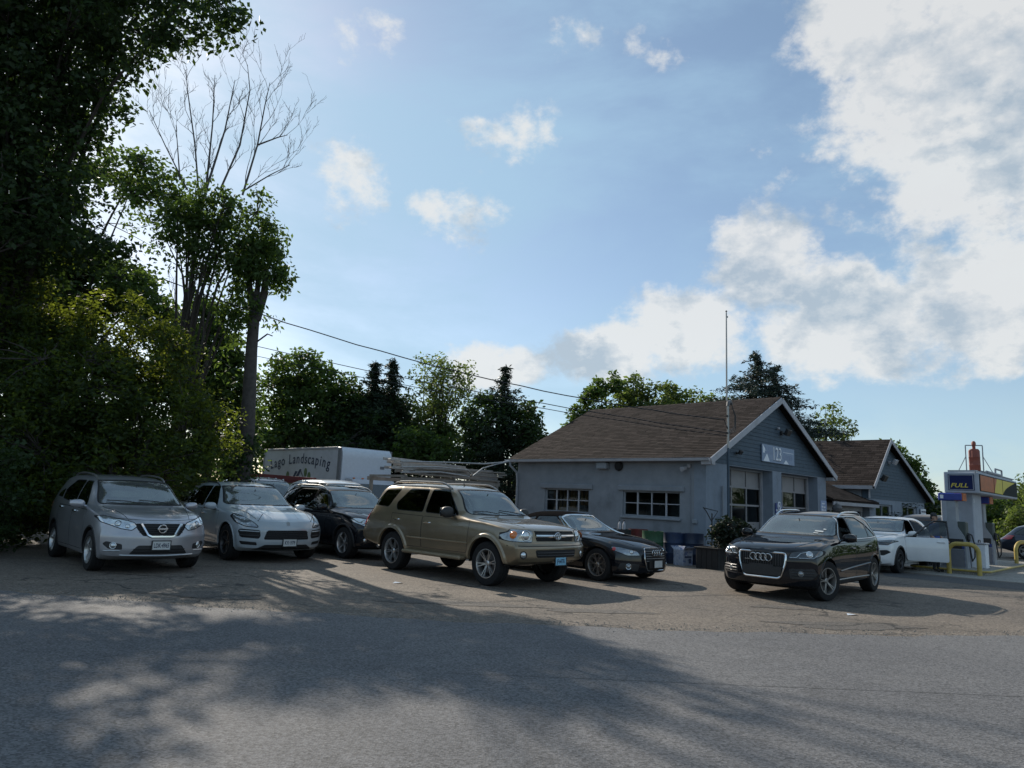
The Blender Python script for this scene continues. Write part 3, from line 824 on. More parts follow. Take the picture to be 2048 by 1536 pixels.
# ---- gold full-size SUV
def gold_suv():
    S = dict(L=5.18, W=2.02, WB=3.0, fo=.94, Rt=.405, Ra=.49, tw=.27, cowl=1.40, roof_d=2.55, inset=.02,
        top=[(0, 1.03), (.05, 1.08), (.25, 1.135), (.8, 1.18), (1.40, 1.235), (1.50, 1.28), (2.06, 1.71), (2.28, 1.80), (2.8, 1.865), (3.7, 1.875), (4.45, 1.85), (4.72, 1.77), (4.90, 1.50), (5.02, 1.22), (5.12, 1.08), (5.18, 1.03)],
        bot=[(0, .50), (.25, .42), (.8, .42), (4.4, .46), (4.9, .52), (5.18, .58)],
        belt=[(0, .97), (.3, 1.06), (1.4, 1.17), (2.4, 1.20), (4.5, 1.25), (4.9, 1.18), (5.18, .98)],
        w=[(0, .95), (.5, .985), (1.6, .97), (4.2, .97), (5.0, .95), (5.18, .92)], rail=.735, drop=.10, hoodw=.80,
        nose=(.20, 2.6, [(.3, .12), (.50, .04), (.58, 0), (.76, 0), (.80, .035), (.84, .05), (1.0, .06), (1.08, .10), (1.14, .17)]),
        tail=(.12, 3, [(.4, .05), (.55, 0), (.78, 0), (.82, .04), (1.2, .04), (2, .04)]))
    loc, rz = place(S, G(967, 1172), -45.5, -1)
    c = Car('gold_suv', 'gold full-size SUV with roof rails, flared arches and a pale blue front plate', 'car', S, loc, rz)
    c.arches()
    windshield(c, .79, 1.29, .62, 1.735)
    W = 'glass_side'
    c.side_panel(rp([(1.83, 1.24), (2.86, 1.27), (2.86, 1.735), (2.36, 1.735)], .05), 'window', W, .014, -.004, 1.15)
    c.side_panel(rp([(2.96, 1.27), (2.96, 1.735), (3.62, 1.735), (3.93, 1.42), (3.86, 1.285)], .06), 'window', W, .014, -.004, 1.15)
    c.side_panel(rp([(4.20, 1.335), (3.95, 1.725), (4.50, 1.70), (4.80, 1.355)], .05), 'window', W, .014, -.004, 1.15)
    rear_glass(c, .62, 1.33, .55, 1.72)
    dr = doors(c, 'gold', 1.46, 2.91, 3.98, .56, 1.16)
    c.handle(2.72, 1.06, 'chrome', dr[0]); c.handle(3.78, 1.08, 'chrome', dr[1])
    c.side_panel(rp([(4.86, 1.10), (4.80, 1.33), (5.06, 1.28), (5.13, .92), (4.98, .90)], .03), 'tail_lamp', 'red_lens', .008, .006)
    hl = rp([(.60, .845), (.585, 1.045), (.90, 1.065), (.985, .97), (.985, .86)], .04)
    c.front_panel(hl, 'headlight', 'lens', .012, .006, True)
    c.front_panel(rp([(.80, .865), (.79, 1.04), (.93, 1.05), (.99, .96), (.98, .87)], .03), 'indicator', 'amber', .0, .009, True) if False else None
    for sg in (1, -1):
        mb = MB(); p = c.fx(sg * .93, .97); n = c.nrm(p); T = frame(p + n * .004, (0, 1, 0), n)
        mb.lathe([(0, .03), (.05, .024), (.075, .0)], 14, T, True); mb.build('indicator_lamp', 'amber', c.root)
    c.lens(.72, .955, .085, 'lens_clear', 'chrome', .0)
    c.lens(.80, .62, .06, 'lens_clear', 'gap', .0, name='fog_lamp')
    gr = rp([(-.50, .86), (.50, .86), (.545, 1.045), (-.545, 1.045)], .03)
    c.front_panel(gr, 'grille', 'gap', .0, -.012)
    c.strip([(lerp(-.52, .52, i / 10), .955) for i in range(11)], 'x', .030, 'chrome', 'grille_bar', out=.006)
    c.slats(-.50, .50, (.885, .91, 1.005, 1.03), 'black_plastic', .007)
    p = c.fx(0, .955)
    mb = MB()
    for ry, rz_, ww in ((.085, .060, .013), (.030, .058, .010), (.062, .026, .010)):
        mb.tube([(p.x + .05, ry * cos(t), .955 + (.022 if ww == .010 and rz_ < .03 else 0) + rz_ * sin(t)) for t in [2 * pi * i / 24 for i in range(24)]], ww, 6, closed=True)
    mb.build('emblem', 'chrome', c.root)
    c.front_panel(rp([(-.52, .57), (.52, .57), (.56, .71), (-.56, .71)], .04), 'lower_grille', 'gap', .0, -.004)
    c.slats(-.52, .52, (.61, .655), 'black_plastic', .012)
    for z in (.775,):
        c.strip([(lerp(-.98, .98, i / 20), z) for i in range(21)], 'x', .012, 'gap', 'bumper_seam', out=-.006)
    c.plate(.10, .50, 'JF·64776', 'plate_blue', dx=.035)
    # bonnet shut lines and power bulge
    for sg in (1, -1):
        c.strip([(lerp(.12, 1.38, i / 8), sg * lerp(.62, .78, i / 8)) for i in range(9)], 'z', .006, 'gap', 'hood_seam', out=-.001)
        c.strip([(lerp(.3, 1.3, i / 8), sg * lerp(.36, .46, i / 8)) for i in range(9)], 'z', .010, 'gold', 'hood_crease', out=-.009)
    c.strip(c.densify([(1.46, .74), (3.38, .74)], 12), 'y', .018, 'goldtrim', 'side_moulding', out=.0)
    c.finish('gold')
    c.arch_trim('goldtrim', .085, .03)
    c.wheels(('split', 6, .10, .13), 'alloy')
    c.mirror(1.98, 1.30, 'black_plastic', (.14, .26, .22), .17)
    c.rails(2.35, 4.45, .66, 'alloy_grey', .075, .022)
    for sg in (1, -1):
        mb = MB(); x0, x1 = c.X(1.55), c.X(3.42); y = sg * .99
        mb.box(((x0 + x1) / 2, y, .45), (x0 - x1, .17, .07), bev=.025); mb.box(((x0 + x1) / 2, y - sg * .05, .487), (x0 - x1 - .1, .09, .008)); mb.build('running_board', 'goldtrim', c.root)
    for a in ((.62, 1.50, -.02, 1.60), (-.10, 1.50, -.72, 1.60)): c.wiper(*a)
    c.cabin(2.55, .78, 1.5, 1.22, .86, True, 3.4)
    mb = MB(); mb.tube([c.fz(c.X(2.5), -.2), c.fz(c.X(2.5), -.2) + Vector((-.03, 0, .05))], .012, 5); mb.build('antenna_stub', 'black_plastic', c.root)
    mb = MB(); mb.tube([(c.X(4.6), -.4, .42), (c.X(5.1), -.5, .40)], .035, 8); mb.build('exhaust_pipe', 'alloy_grey', c.root)
    mb = MB(); mb.tube([(c.X(.94), -.8, .40), (c.X(.94), .8, .40)], .05, 8); mb.tube([(-1.5, -.8, .40), (-1.5, .8, .40)], .06, 8); mb.lathe([(0, -.12), (.12, -.1), (.14, 0), (.12, .1), (0, .12)], 12, TR((-1.5, 0, .4))); mb.build('axle', 'gap', c.root)

# ---- silver crossover
def silver_suv():
    S = dict(scale=1.04, L=4.63, W=1.84, WB=2.706, fo=.92, Rt=.352, Ra=.405, cowl=1.15, roof_d=2.3,
        top=[(0, .86), (.04, .92), (.20, .985), (.6, 1.05), (1.12, 1.105), (1.22, 1.14), (1.80, 1.50), (2.05, 1.60), (2.5, 1.665), (3.1, 1.69), (3.8, 1.665), (4.12, 1.60), (4.36, 1.36), (4.47, 1.08), (4.57, .95), (4.63, .88)],
        bot=[(0, .30), (.3, .22), (.8, .22), (3.8, .25), (4.3, .33), (4.63, .42)],
        belt=[(0, .80), (.3, .92), (1.1, 1.03), (2.2, 1.07), (3.4, 1.14), (4.1, 1.18), (4.45, 1.02), (4.63, .86)],
        w=[(0, .95), (.5, .99), (1.0, 1.0), (2.3, .985), (3.6, 1.0), (4.3, .96), (4.63, .90)], rail=.755, drop=.085, hoodw=.82,
        nose=(.42, 2.5, [(.2, .10), (.30, .03), (.42, 0), (.62, .0), (.70, .02), (.85, .06), (.95, .14), (1.05, .2)]),
        tail=(.20, 2.6, [(.3, .06), (.5, 0), (.75, 0), (.85, .05), (2, .05)]))
    loc, rz = place(S, G(172, 1141), -46.5, -1)
    c = Car('silver_crossover', 'silver crossover SUV with a chrome V grille, parked against the leafy bush', 'car', S, loc, rz)
    c.arches()
    windshield(c, .72, 1.155, .605, 1.55)
    W = 'glass_side'
    c.side_panel(rp([(1.62, 1.10), (2.36, 1.115), (2.36, 1.545), (2.06, 1.53)], .05), 'window', W, .016, -.004, 1.0)
    c.side_panel(rp([(2.43, 1.12), (2.43, 1.55), (3.02, 1.545), (3.40, 1.36), (3.36, 1.19)], .05), 'window', W, .016, -.004, 1.0)
    c.side_panel(rp([(3.46, 1.21), (3.50, 1.37), (3.74, 1.30), (3.80, 1.23)], .03), 'window', W, .016, -.004, 1.0)
    rear_glass(c, .55, 1.15, .50, 1.52)
    dr = doors(c, 'silver', 1.40, 2.40, 3.40, .34, 1.02)
    c.handle(2.22, .98, 'chrome', dr[0]); c.handle(3.20, 1.02, 'chrome', dr[1])
    c.side_panel(rp([(4.15, .98), (4.05, 1.16), (4.36, 1.05), (4.42, .92)], .03), 'tail_lamp', 'red_lens', .008, .006)
    hl = rp([(.40, .80), (.44, .86), (.80, .955), (.885, .945), (.86, .86), (.62, .765), (.47, .74)], .02)
    c.front_panel(hl, 'headlight', 'lens_clear', .014, .004, True)
    c.lens(.66, .845, .045, 'lens_clear', 'lamp_dark'); c.lens(.53, .80, .035, 'lens_clear', 'lamp_dark', name='high_beam')
    c.front_panel(rp([(-.40, .77), (-.30, .64), (.30, .64), (.40, .77), (.415, .85), (-.415, .85)], .03), 'grille', 'gap', .0, -.012)
    c.slats(-.36, .36, (.70, .735, .77, .805), 'black_plastic', .006)
    V = c.densify([(-.33, .845), (-.225, .66), (-.17, .635), (.17, .635), (.225, .66), (.33, .845)], 5)
    c.strip(V, 'x', .026, 'chrome', 'grille_bar', out=.012)
    p = c.fx(0, .765); mb = MB(); mb.tube([(p.x + .035, .066 * cos(t), .765 + .066 * sin(t)) for t in [2 * pi * i / 24 for i in range(24)]], .011, 6, closed=True); mb.box((p.x + .038, 0, .765), (.012, .17, .032), bev=.005); mb.build('emblem', 'chrome', c.root)
    c.front_panel(rp([(-.48, .335), (-.36, .485), (.36, .485), (.48, .335)], .03), 'lower_grille', 'black_plastic', .0, -.006)
    c.slats(-.42, .42, (.375, .42), 'gap', .008)
    c.front_panel(rp([(.575, .41), (.585, .50), (.80, .545), (.84, .50), (.76, .42)], .02), 'fog_lamp_pocket', 'black_plastic', .0, -.004, True)
    c.lens(.70, .475, .048, 'lens_clear', 'chrome', .006, name='fog_lamp')
    c.strip(c.densify([(-.60, .315), (0, .305), (.60, .315)], 8), 'x', .014, 'alloy', 'chin_strip', out=.004)
    c.strip(c.densify([(.60, .39), (.82, .385)], 4), 'x', .010, 'alloy', 'bumper_strip', out=.002, side=1)
    c.strip(c.densify([(-.60, .39), (-.82, .385)], 4), 'x', .010, 'alloy', 'bumper_strip', out=.002, side=1)
    c.plate(0, .485, 'LDK·4965', 'plate', dx=.02)
    for sg in (1, -1):
        c.strip([(lerp(.18, 1.14, i / 8), sg * lerp(.50, .70, i / 8)) for i in range(9)], 'z', .006, 'gap', 'hood_seam', out=-.001)
        c.strip([(lerp(.25, 1.1, i / 8), sg * lerp(.28, .40, i / 8)) for i in range(9)], 'z', .012, 'silver', 'hood_crease', out=-.009)
    c.strip([(lerp(-.86, .86, i / 18), lerp(.90, .90, i / 18) + .045 * abs(lerp(-1, 1, i / 18)) ** 2) for i in range(19)], 'x', .006, 'gap', 'hood_edge_seam', out=-.003)
    c.finish('silver')
    c.arch_trim('black_plastic', .03, .008)
    c.wheels(('swirl', 5, .17), 'alloy')
    c.mirror(1.60, 1.13, 'silver', (.16, .24, .15), .15)
    c.rails(2.05, 3.75, .60, 'alloy_grey', .05, .016)
    mb = MB(); q = [c.fz(c.X(d), y) + Vector((0, 0, .004)) for d, y in ((2.15, -.45), (2.15, .45), (3.2, .45), (3.2, -.45))]; mb.add(q, [(0, 1, 2, 3)]); mb.build('sunroof', 'lamp_dark', c.root)
    c.cabin(2.15, .72, 1.25, 1.06, .66, True, 3.05)
    for a in ((.55, 1.24, -.05, 1.34), (-.05, 1.24, -.60, 1.34)): c.wiper(*a)

# ---- pale grey SUV with big intakes
def pale_suv():
    S = dict(scale=1.055, L=4.92, W=1.98, WB=2.895, fo=.93, Rt=.375, Ra=.425, tw=.26, cowl=1.30, roof_d=2.5,
        top=[(0, .84), (.04, .88), (.25, .955), (.8, 1.05), (1.28, 1.105), (1.40, 1.14), (2.02, 1.50), (2.3, 1.60), (2.8, 1.655), (3.3, 1.65), (3.9, 1.585), (4.3, 1.44), (4.55, 1.22), (4.72, 1.02), (4.85, .95), (4.92, .88)],
        bot=[(0, .30), (.3, .22), (.8, .24), (4.0, .26), (4.6, .32), (4.92, .42)],
        belt=[(0, .76), (.3, .90), (1.2, 1.02), (2.4, 1.06), (3.6, 1.10), (4.3, 1.12), (4.7, .98), (4.92, .84)],
        w=[(0, .95), (.6, .99), (1.0, 1.0), (2.5, .97), (3.8, 1.0), (4.5, .97), (4.92, .90)], rail=.725, drop=.10, hoodw=.74,
        nose=(.46, 2.6, [(.2, .10), (.32, .03), (.45, 0), (.65, .0), (.75, .03), (.86, .10), (.95, .2)]),
        tail=(.25, 2.6, [(.3, .06), (.5, 0), (.75, 0), (.85, .05), (2, .05)]))
    loc, rz = place(S, G(447, 1120), -48, -1)
    c = Car('pale_grey_suv', 'pale grey-blue SUV with wide black front intakes and round-edged headlights', 'car', S, loc, rz)
    c.arches()
    windshield(c, .77, 1.165, .635, 1.53)
    W = 'glass_side'
    c.side_panel(rp([(1.78, 1.07), (2.55, 1.09), (2.55, 1.53), (2.28, 1.525)], .05), 'window', W, .012, -.004, .98)
    c.side_panel(rp([(2.61, 1.09), (2.61, 1.53), (3.25, 1.52), (3.60, 1.40), (3.62, 1.12)], .05), 'window', W, .012, -.004, .98)
    c.side_panel(rp([(3.68, 1.13), (3.66, 1.37), (3.95, 1.25), (4.10, 1.14)], .03), 'window', W, .012, -.004, .98)
    rear_glass(c, .55, 1.10, .50, 1.42)
    dr = doors(c, 'paleblue', 1.48, 2.58, 3.62, .36, 1.0)
    c.handle(2.40, .93, 'paleblue', dr[0]); c.handle(3.42, .96, 'paleblue', dr[1])
    hl = rp([(.60, .725), (.66, .79), (.80, .93), (.90, .975), (.945, .93), (.93, .80), (.80, .735)], .04)
    c.front_panel(hl, 'headlight', 'lens', .016, .006, True)
    for dy, dz in ((.80, .86), (.86, .80), (.77, .79), (.85, .88)): c.lens(dy, dz, .028, 'lens_clear', 'lamp_dark')
    c.front_panel(rp([(-.50, .475), (-.44, .665), (.44, .665), (.50, .475)], .04), 'grille', 'gap', .0, -.012)
    c.slats(-.46, .46, (.51, .55, .59, .63), 'black_plastic', .008)
    c.front_panel(rp([(.58, .49), (.555, .55), (.575, .665), (.90, .685), (.93, .64), (.88, .51)], .03), 'side_intake', 'gap', .0, -.01, True)
    for sg in (1, -1):
        for z in (.545, .635): c.strip([(sg * lerp(.58, .90, i / 6), z + .01 * i / 6) for i in range(7)], 'x', .012, 'paleblue' if z > .6 else 'black_plastic', 'intake_vane', out=.0, side=1)
    c.front_panel(rp([(-.66, .26), (-.46, .37), (.46, .37), (.66, .26)], .02), 'lower_grille', 'gap', .0, -.004)
    c.front_panel(rp([(.60, .355), (.62, .42), (.90, .44), (.86, .37)], .02), 'lower_intake', 'gap', .0, -.004, True)
    c.plate(.04, .415, 'KYI·1979', 'plate', dx=.02)
    p = c.fx(0, .80); n = c.nrm(p); mb = MB(); mb.prism([(-.03, -.04), (.03, -.04), (.036, .03), (0, .045), (-.036, .03)], 0, .006, frame(p, (0, 1, 0), n)); mb.build('emblem', 'alloy_grey', c.root)
    for sg in (1, -1):
        c.strip([(lerp(.10, 1.28, i / 10), sg * (.56 + .20 * (i / 10) ** .8)) for i in range(11)], 'z', .006, 'gap', 'hood_seam', out=-.001)
        c.strip([(lerp(.25, 1.25, i / 8), sg * lerp(.30, .46, i / 8)) for i in range(9)], 'z', .014, 'paleblue', 'hood_crease', out=-.009)
    c.finish('paleblue')
    c.arch_trim('paleblue', .03, .01)
    c.wheels(('split', 5, .10, .17), 'alloy_dark')
    c.mirror(1.74, 1.10, 'paleblue', (.15, .24, .15), .13)
    c.rails(2.35, 3.9, .66, 'black_plastic', .035, .014)
    mb = MB(); q = [c.fz(c.X(d), y) + Vector((0, 0, .004)) for d, y in ((2.35, -.5), (2.35, .5), (3.5, .45), (3.5, -.45))]; mb.add(q, [(0, 1, 2, 3)]); mb.build('sunroof', 'lamp_dark', c.root)
    c.cabin(2.35, .78, 1.4, 1.08, .66, True, 3.25)

# ---- black SUV between the pale and the gold one
def black_suv_row():
    S = dict(scale=1.03, L=4.85, W=1.93, WB=2.933, fo=.87, Rt=.37, Ra=.425, tw=.26, cowl=1.30, roof_d=2.45,
        top=[(0, .88), (.04, .94), (.25, 1.00), (.8, 1.075), (1.28, 1.13), (1.38, 1.165), (1.98, 1.53), (2.22, 1.64), (2.8, 1.72), (3.5, 1.72), (4.2, 1.63), (4.42, 1.48), (4.6, 1.15), (4.75, .98), (4.85, .9)],
        bot=[(0, .30), (.3, .24), (.8, .25), (4.0, .27), (4.5, .34), (4.85, .42)],
        belt=[(0, .80), (.3, .94), (1.2, 1.06), (2.4, 1.10), (3.8, 1.16), (4.3, 1.17), (4.65, 1.02), (4.85, .86)],
        w=[(0, .94), (.5, .985), (1.0, 1.0), (2.5, .98), (3.8, 1.0), (4.5, .97), (4.85, .90)], rail=.745, drop=.10, hoodw=.78,
        nose=(.44, 2.6, [(.2, .10), (.32, .03), (.45, 0), (.70, .0), (.85, .04), (.95, .12), (1.05, .2)]),
        tail=(.2, 2.6, [(.3, .06), (.5, 0), (.75, 0), (.85, .05), (2, .05)]))
    loc, rz = place(S, G(683, 1117), -46, -1)
    c = Car('black_suv', 'black SUV with silver five-spoke wheels between the pale grey and the gold SUV', 'car', S, loc, rz)
    c.arches()
    windshield(c, .77, 1.19, .635, 1.575)
    W = 'glass_side'
    c.side_panel(rp([(1.74, 1.13), (2.52, 1.15), (2.52, 1.60), (2.22, 1.58)], .05), 'window', W, .012, -.004, 1.03)
    c.side_panel(rp([(2.59, 1.15), (2.59, 1.60), (3.40, 1.60), (3.62, 1.45), (3.60, 1.18)], .05), 'window', W, .012, -.004, 1.03)
    c.side_panel(rp([(3.67, 1.19), (3.69, 1.44), (3.78, 1.55), (4.05, 1.42), (4.20, 1.22)], .03), 'window', W, .012, -.004, 1.03)
    rear_glass(c, .55, 1.15, .50, 1.55)
    dr = doors(c, 'black', 1.44, 2.555, 3.62, .36, 1.05)
    c.handle(2.36, .97, 'black', dr[0]); c.handle(3.42, 1.0, 'black', dr[1])
    hl = rp([(.46, .78), (.50, .89), (.80, .96), (.92, .94), (.90, .86), (.72, .77)], .04)
    c.front_panel(hl, 'headlight', 'lens_clear', .012, .006, True)
    c.lens(.62, .84, .055, 'lens_clear', 'lamp_dark'); c.lens(.76, .87, .05, 'lens_clear', 'lamp_dark')
    for sg in (1, -1):
        k = rp([(sg * .06, .70), (sg * .03, .90), (sg * .30, .90), (sg * .38, .80), (sg * .33, .70)], .05)
        c.front_panel(k if sg > 0 else k[::-1], 'grille', 'gap', .0, -.004)
        c.strip(c.densify(k, 1), 'x', .012, 'chrome', 'grille_frame', out=.006, closed=True, side=1)
    c.front_panel(rp([(-.55, .33), (-.50, .50), (.50, .50), (.55, .33)], .03), 'lower_grille', 'gap', .0, -.006)
    c.lens(.74, .46, .045, 'lens_clear', 'black_plastic', name='fog_lamp')
    c.strip(c.densify([(1.72, 1.115), (3.6, 1.165), (4.2, 1.20)], 8), 'y', .010, 'chrome', 'window_moulding', out=.006)
    for sg in (1, -1): c.strip([(lerp(.14, 1.28, i / 8), sg * lerp(.52, .76, i / 8)) for i in range(9)], 'z', .006, 'gap', 'hood_seam', out=-.001)
    c.finish('black')
    c.arch_trim('black_plastic', .04, .010)
    c.wheels(('single', 5, .20), 'alloy')
    c.mirror(1.74, 1.17, 'black', (.15, .24, .17), .17)
    c.rails(2.2, 4.1, .66, 'alloy', .05, .016)
    c.cabin(2.3, .76, 1.4, 1.10, .72, True, 3.25)

# ---- black convertible
def convertible():
    S = dict(L=4.63, W=1.85, WB=2.751, fo=.89, Rt=.335, Ra=.375, cowl=1.45, roof_d=2.4,
        top=[(0, .69), (.04, .73), (.25, .80), (.8, .89), (1.42, .955), (1.55, .985), (2.12, 1.305), (2.24, 1.345), (2.6, 1.375), (3.0, 1.36), (3.5, 1.22), (3.85, 1.02), (4.2, .98), (4.5, .95), (4.63, .86)],
        bot=[(0, .22), (.3, .17), (.8, .19), (3.9, .20), (4.4, .27), (4.63, .36)],
        belt=[(0, .64), (.3, .75), (1.2, .86), (2.0, .90), (3.4, .95), (3.9, .95), (4.4, .93), (4.63, .83)],
        w=[(0, .94), (.5, .985), (1.0, 1.0), (2.4, .975), (3.6, 1.0), (4.3, .95), (4.63, .88)], rail=.66, drop=.09, hoodw=.76,
        nose=(.50, 2.5, [(.15, .10), (.25, .02), (.40, 0), (.60, .015), (.70, .05), (.78, .12)]),
        tail=(.3, 2.4, [(.2, .06), (.5, 0), (.75, 0), (.85, .03), (2, .05)]))
    loc, rz = place(S, G(1193, 1162), -45.5, -1)
    c = Car('black_convertible', 'black convertible with a silver windshield frame and dark soft top', 'car', S, loc, rz)
    c.arches()
    windshield(c, .74, 1.0, .58, 1.285)
    W = 'glass_side'
    c.side_panel(rp([(1.86, .935), (2.85, .955), (2.85, 1.255), (2.32, 1.275)], .04), 'window', W, .012, -.004, .87)
    c.side_panel(rp([(2.90, .96), (2.90, 1.25), (3.10, 1.22), (3.40, .99)], .04), 'window', W, .012, -.004, .87)
    dr = doors(c, 'black', 1.52, 2.88, 3.4, .30, .86, two=False)
    c.handle(2.65, .80, 'black', dr[0])
    # soft top: everything above the belt behind the windshield frame
    sel = c.cut([(c.X(2.22), .97), (c.X(2.22), 1.6), (c.X(3.9), 1.6), (c.X(3.9), 1.0)], 'y', lambda F: F.calc_center_median().z > .965)
    M['softtop'] = mat('soft_top', (0.014, 0.013, 0.013), 1.0, spec=0.0, noise=0.3, nscale=30, bump=.2, bscale=200)
    c.take(sel, 'soft_top', 'softtop', .006)
    hl = rp([(.47, .575), (.52, .65), (.76, .72), (.86, .725), (.85, .65), (.70, .57)], .02)
    c.front_panel(hl, 'headlight', 'lens', .012, .004, True)
    c.lens(.62, .64, .04, 'lens_clear', 'lamp_dark')
    for sg in (1, -1):
        mb = MB(); p = c.fx(sg * .845, .685); n = c.nrm(p); mb.lathe([(0, .015), (.03, .012), (.04, 0)], 12, frame(p + n * .004, (0, 1, 0), n)); mb.build('indicator_lamp', 'red_lens', c.root)
    gp = rp([(-.30, .27), (-.375, .50), (-.345, .715), (.345, .715), (.375, .50), (.30, .27)], .05)
    c.front_panel(gp, 'grille', 'gap', .0, -.004)
    c.strip(gp, 'x', .011, 'chrome', 'grille_frame', out=.006, closed=True)
    c.slats(-.33, .33, (.46, .51, .56, .61, .66), 'alloy_grey', .006)
    mb = MB(); p = c.fx(0, .42); mb.box((p.x + .008, 0, .40), (.01, .56, .16)); mb.build('plate_panel', 'black_plastic', c.root)
    c.rings(0, .625, .052, 4, .082, 'chrome', .010, .022)
    c.plate(0, .40, '', 'plate', dx=.03)
    c.front_panel(rp([(.50, .25), (.48, .40), (.80, .42), (.84, .30)], .03), 'side_intake', 'black_plastic', .0, -.004, True)
    c.lens(.68, .345, .05, 'lens', 'chrome', .005, name='fog_lamp')
    for sg in (1, -1):
        c.strip([(lerp(.10, 1.44, i / 8), sg * lerp(.42, .72, i / 8)) for i in range(9)], 'z', .006, 'gap', 'hood_seam', out=-.001)
        pts = [c.fz(c.X(d), sg * y) for d, y in ((1.44, .80), (1.56, .765), (1.72, .72), (1.90, .665), (2.06, .62), (2.16, .59))]
        mb = MB(); mb.tube([p + Vector((0, 0, .004)) for p in pts], .030, 8); mb.build('windshield_pillar', 'chrome', c.root)
    mb = MB(); mb.tube([c.fz(c.X(2.16 + .05 * (1 - (i / 5 - 1) ** 2) * -1), lerp(-.59, .59, i / 10)) + Vector((0, 0, .004)) for i in range(11)], .026, 8); mb.build('windshield_header', 'chrome', c.root)
    c.finish('black')
    c.wheels(('y', 7, .075, .19), 'alloy_grey', rr=.235)
    c.mirror(1.86, .98, 'black', (.13, .21, .14), .15)
    c.cabin(2.45, .72, 1.5, .90, .52, True, 3.2)

# ---- black SUV driving out, facing the road
def black_suv_front():
    S = dict(L=4.63, W=1.88, WB=2.807, fo=.87, Rt=.365, Ra=.41, tw=.25, cowl=1.33, roof_d=2.45,
        top=[(0, .90), (.04, .945), (.25, 1.0), (.8, 1.06), (1.30, 1.11), (1.42, 1.15), (2.05, 1.50), (2.3, 1.575), (2.8, 1.64), (3.4, 1.645), (3.92, 1.605), (4.22, 1.46), (4.42, 1.15), (4.53, .98), (4.63, .88)],
        bot=[(0, .28), (.3, .21), (.8, .23), (3.8, .25), (4.3, .33), (4.63, .42)],
        belt=[(0, .82), (.3, .93), (1.2, 1.04), (2.4, 1.07), (3.6, 1.12), (4.1, 1.13), (4.4, 1.0), (4.63, .84)],
        w=[(0, .95), (.5, .985), (1.0, 1.0), (2.4, .975), (3.7, 1.0), (4.3, .96), (4.63, .90)], rail=.745, drop=.095, hoodw=.78,
        nose=(.42, 2.6, [(.2, .10), (.30, .03), (.42, 0), (.70, .0), (.86, .03), (.95, .10), (1.02, .2)]),
        tail=(.25, 2.6, [(.3, .06), (.5, 0), (.75, 0), (.85, .05), (2, .05)]))
    loc, rz = place(S, G(1658, 1203), -132.5, 1)
    c = Car('black_suv', 'black SUV with four chrome rings on its grille and no front plate, facing the road', 'car', S, loc, rz)
    c.arches()
    windshield(c, .77, 1.175, .635, 1.52)
    W = 'glass_side'
    fw = c.side_panel(rp([(1.76, 1.095), (2.50, 1.11), (2.50, 1.52), (2.26, 1.515)], .05), 'window', W, .014, -.004, 1.0)
    c.side_panel(rp([(2.57, 1.11), (2.57, 1.525), (3.10, 1.52), (3.46, 1.40), (3.46, 1.14)], .05), 'window', W, .014, -.004, 1.0)
    c.side_panel(rp([(3.53, 1.145), (3.53, 1.36), (3.72, 1.27), (3.90, 1.16)], .03), 'window', W, .014, -.004, 1.0)
    if fw[0] is not None: bpy.data.objects.remove(fw[0])          # driver's window is wound down
    rear_glass(c, .55, 1.10, .50, 1.42)
    dr = doors(c, 'black', 1.44, 2.535, 3.52, .36, 1.02)
    c.handle(2.34, .93, 'black', dr[0]); c.handle(3.32, .96, 'black', dr[1])
    hl = rp([(.47, .765), (.52, .87), (.70, .905), (.90, .915), (.905, .83), (.84, .765)], .03)
    c.front_panel(hl, 'headlight', 'lamp_dark', .012, .004, True)
    c.lens(.78, .845, .05, 'lens_clear', 'chrome', .004)
    for sg in (1, -1):
        c.strip([(sg * a, b) for a, b in c.densify([(.50, .775), (.60, .785), (.66, .86), (.74, .885)], 3)], 'x', .008, 'lens_clear', 'running_light', out=.012, side=1)
        c.strip([(sg * a, b) for a, b in c.densify([(.64, .775), (.84, .775), (.88, .83)], 3)], 'x', .007, 'lens_clear', 'running_light', out=.010, side=1)
    gp = rp([(-.335, .40), (-.43, .66), (-.44, .845), (.44, .845), (.43, .66), (.335, .40)], .06)
    c.front_panel(gp, 'grille', 'gap', .0, -.006)
    c.strip(gp, 'x', .022, 'chrome', 'grille_frame', out=.010, closed=True, n=8)
    c.bars([lerp(-.40, .40, i / 18) for i in range(19)], .62, .83, 'alloy_dark', .006, .006)
    mb = MB(); p = c.fx(0, .56); mb.prism([(-.35, .44), (-.385, .60), (-.24, .60), (-.22, .63), (.22, .63), (.24, .60), (.385, .60), (.35, .44)], 0, .012, frame((p.x + .004, 0, 0), (0, 1, 0), (1, 0, 0))); mb.build('plate_panel', 'black_plastic', c.root)
    c.rings(0, .755, .062, 4, .094, 'chrome', .0105, .028)
    mb = MB(); mb.box((c.fx(-.26, .70).x + .016, -.27, .705), (.01, .09, .012)); mb.build('badge', 'chrome', c.root)
    c.front_panel(rp([(.50, .40), (.48, .58), (.86, .60), (.90, .50), (.84, .41)], .03), 'side_intake', 'black_plastic', .0, -.008, True)
    for sg in (1, -1):
        for z in (.46, .51, .56): c.strip([(sg * lerp(.52, .86, i / 6), z) for i in range(7)], 'x', .008, 'gap' if z < .5 else 'alloy_dark', 'intake_vane', out=.002, side=1)
    c.lens(.66, .50, .042, 'lens', 'alloy_grey', .004, name='fog_lamp')
    c.strip(c.densify([(1.70, 1.085), (3.5, 1.125), (3.95, 1.15)], 8), 'y', .011, 'chrome', 'window_moulding', out=.006)
    up = [(1.70, 1.10), (2.02, 1.36), (2.24, 1.53), (2.7, 1.555), (3.12, 1.545), (3.5, 1.42), (3.95, 1.16)]
    c.strip(c.densify(up, 4), 'y', .007, 'chrome', 'window_moulding', out=.006)
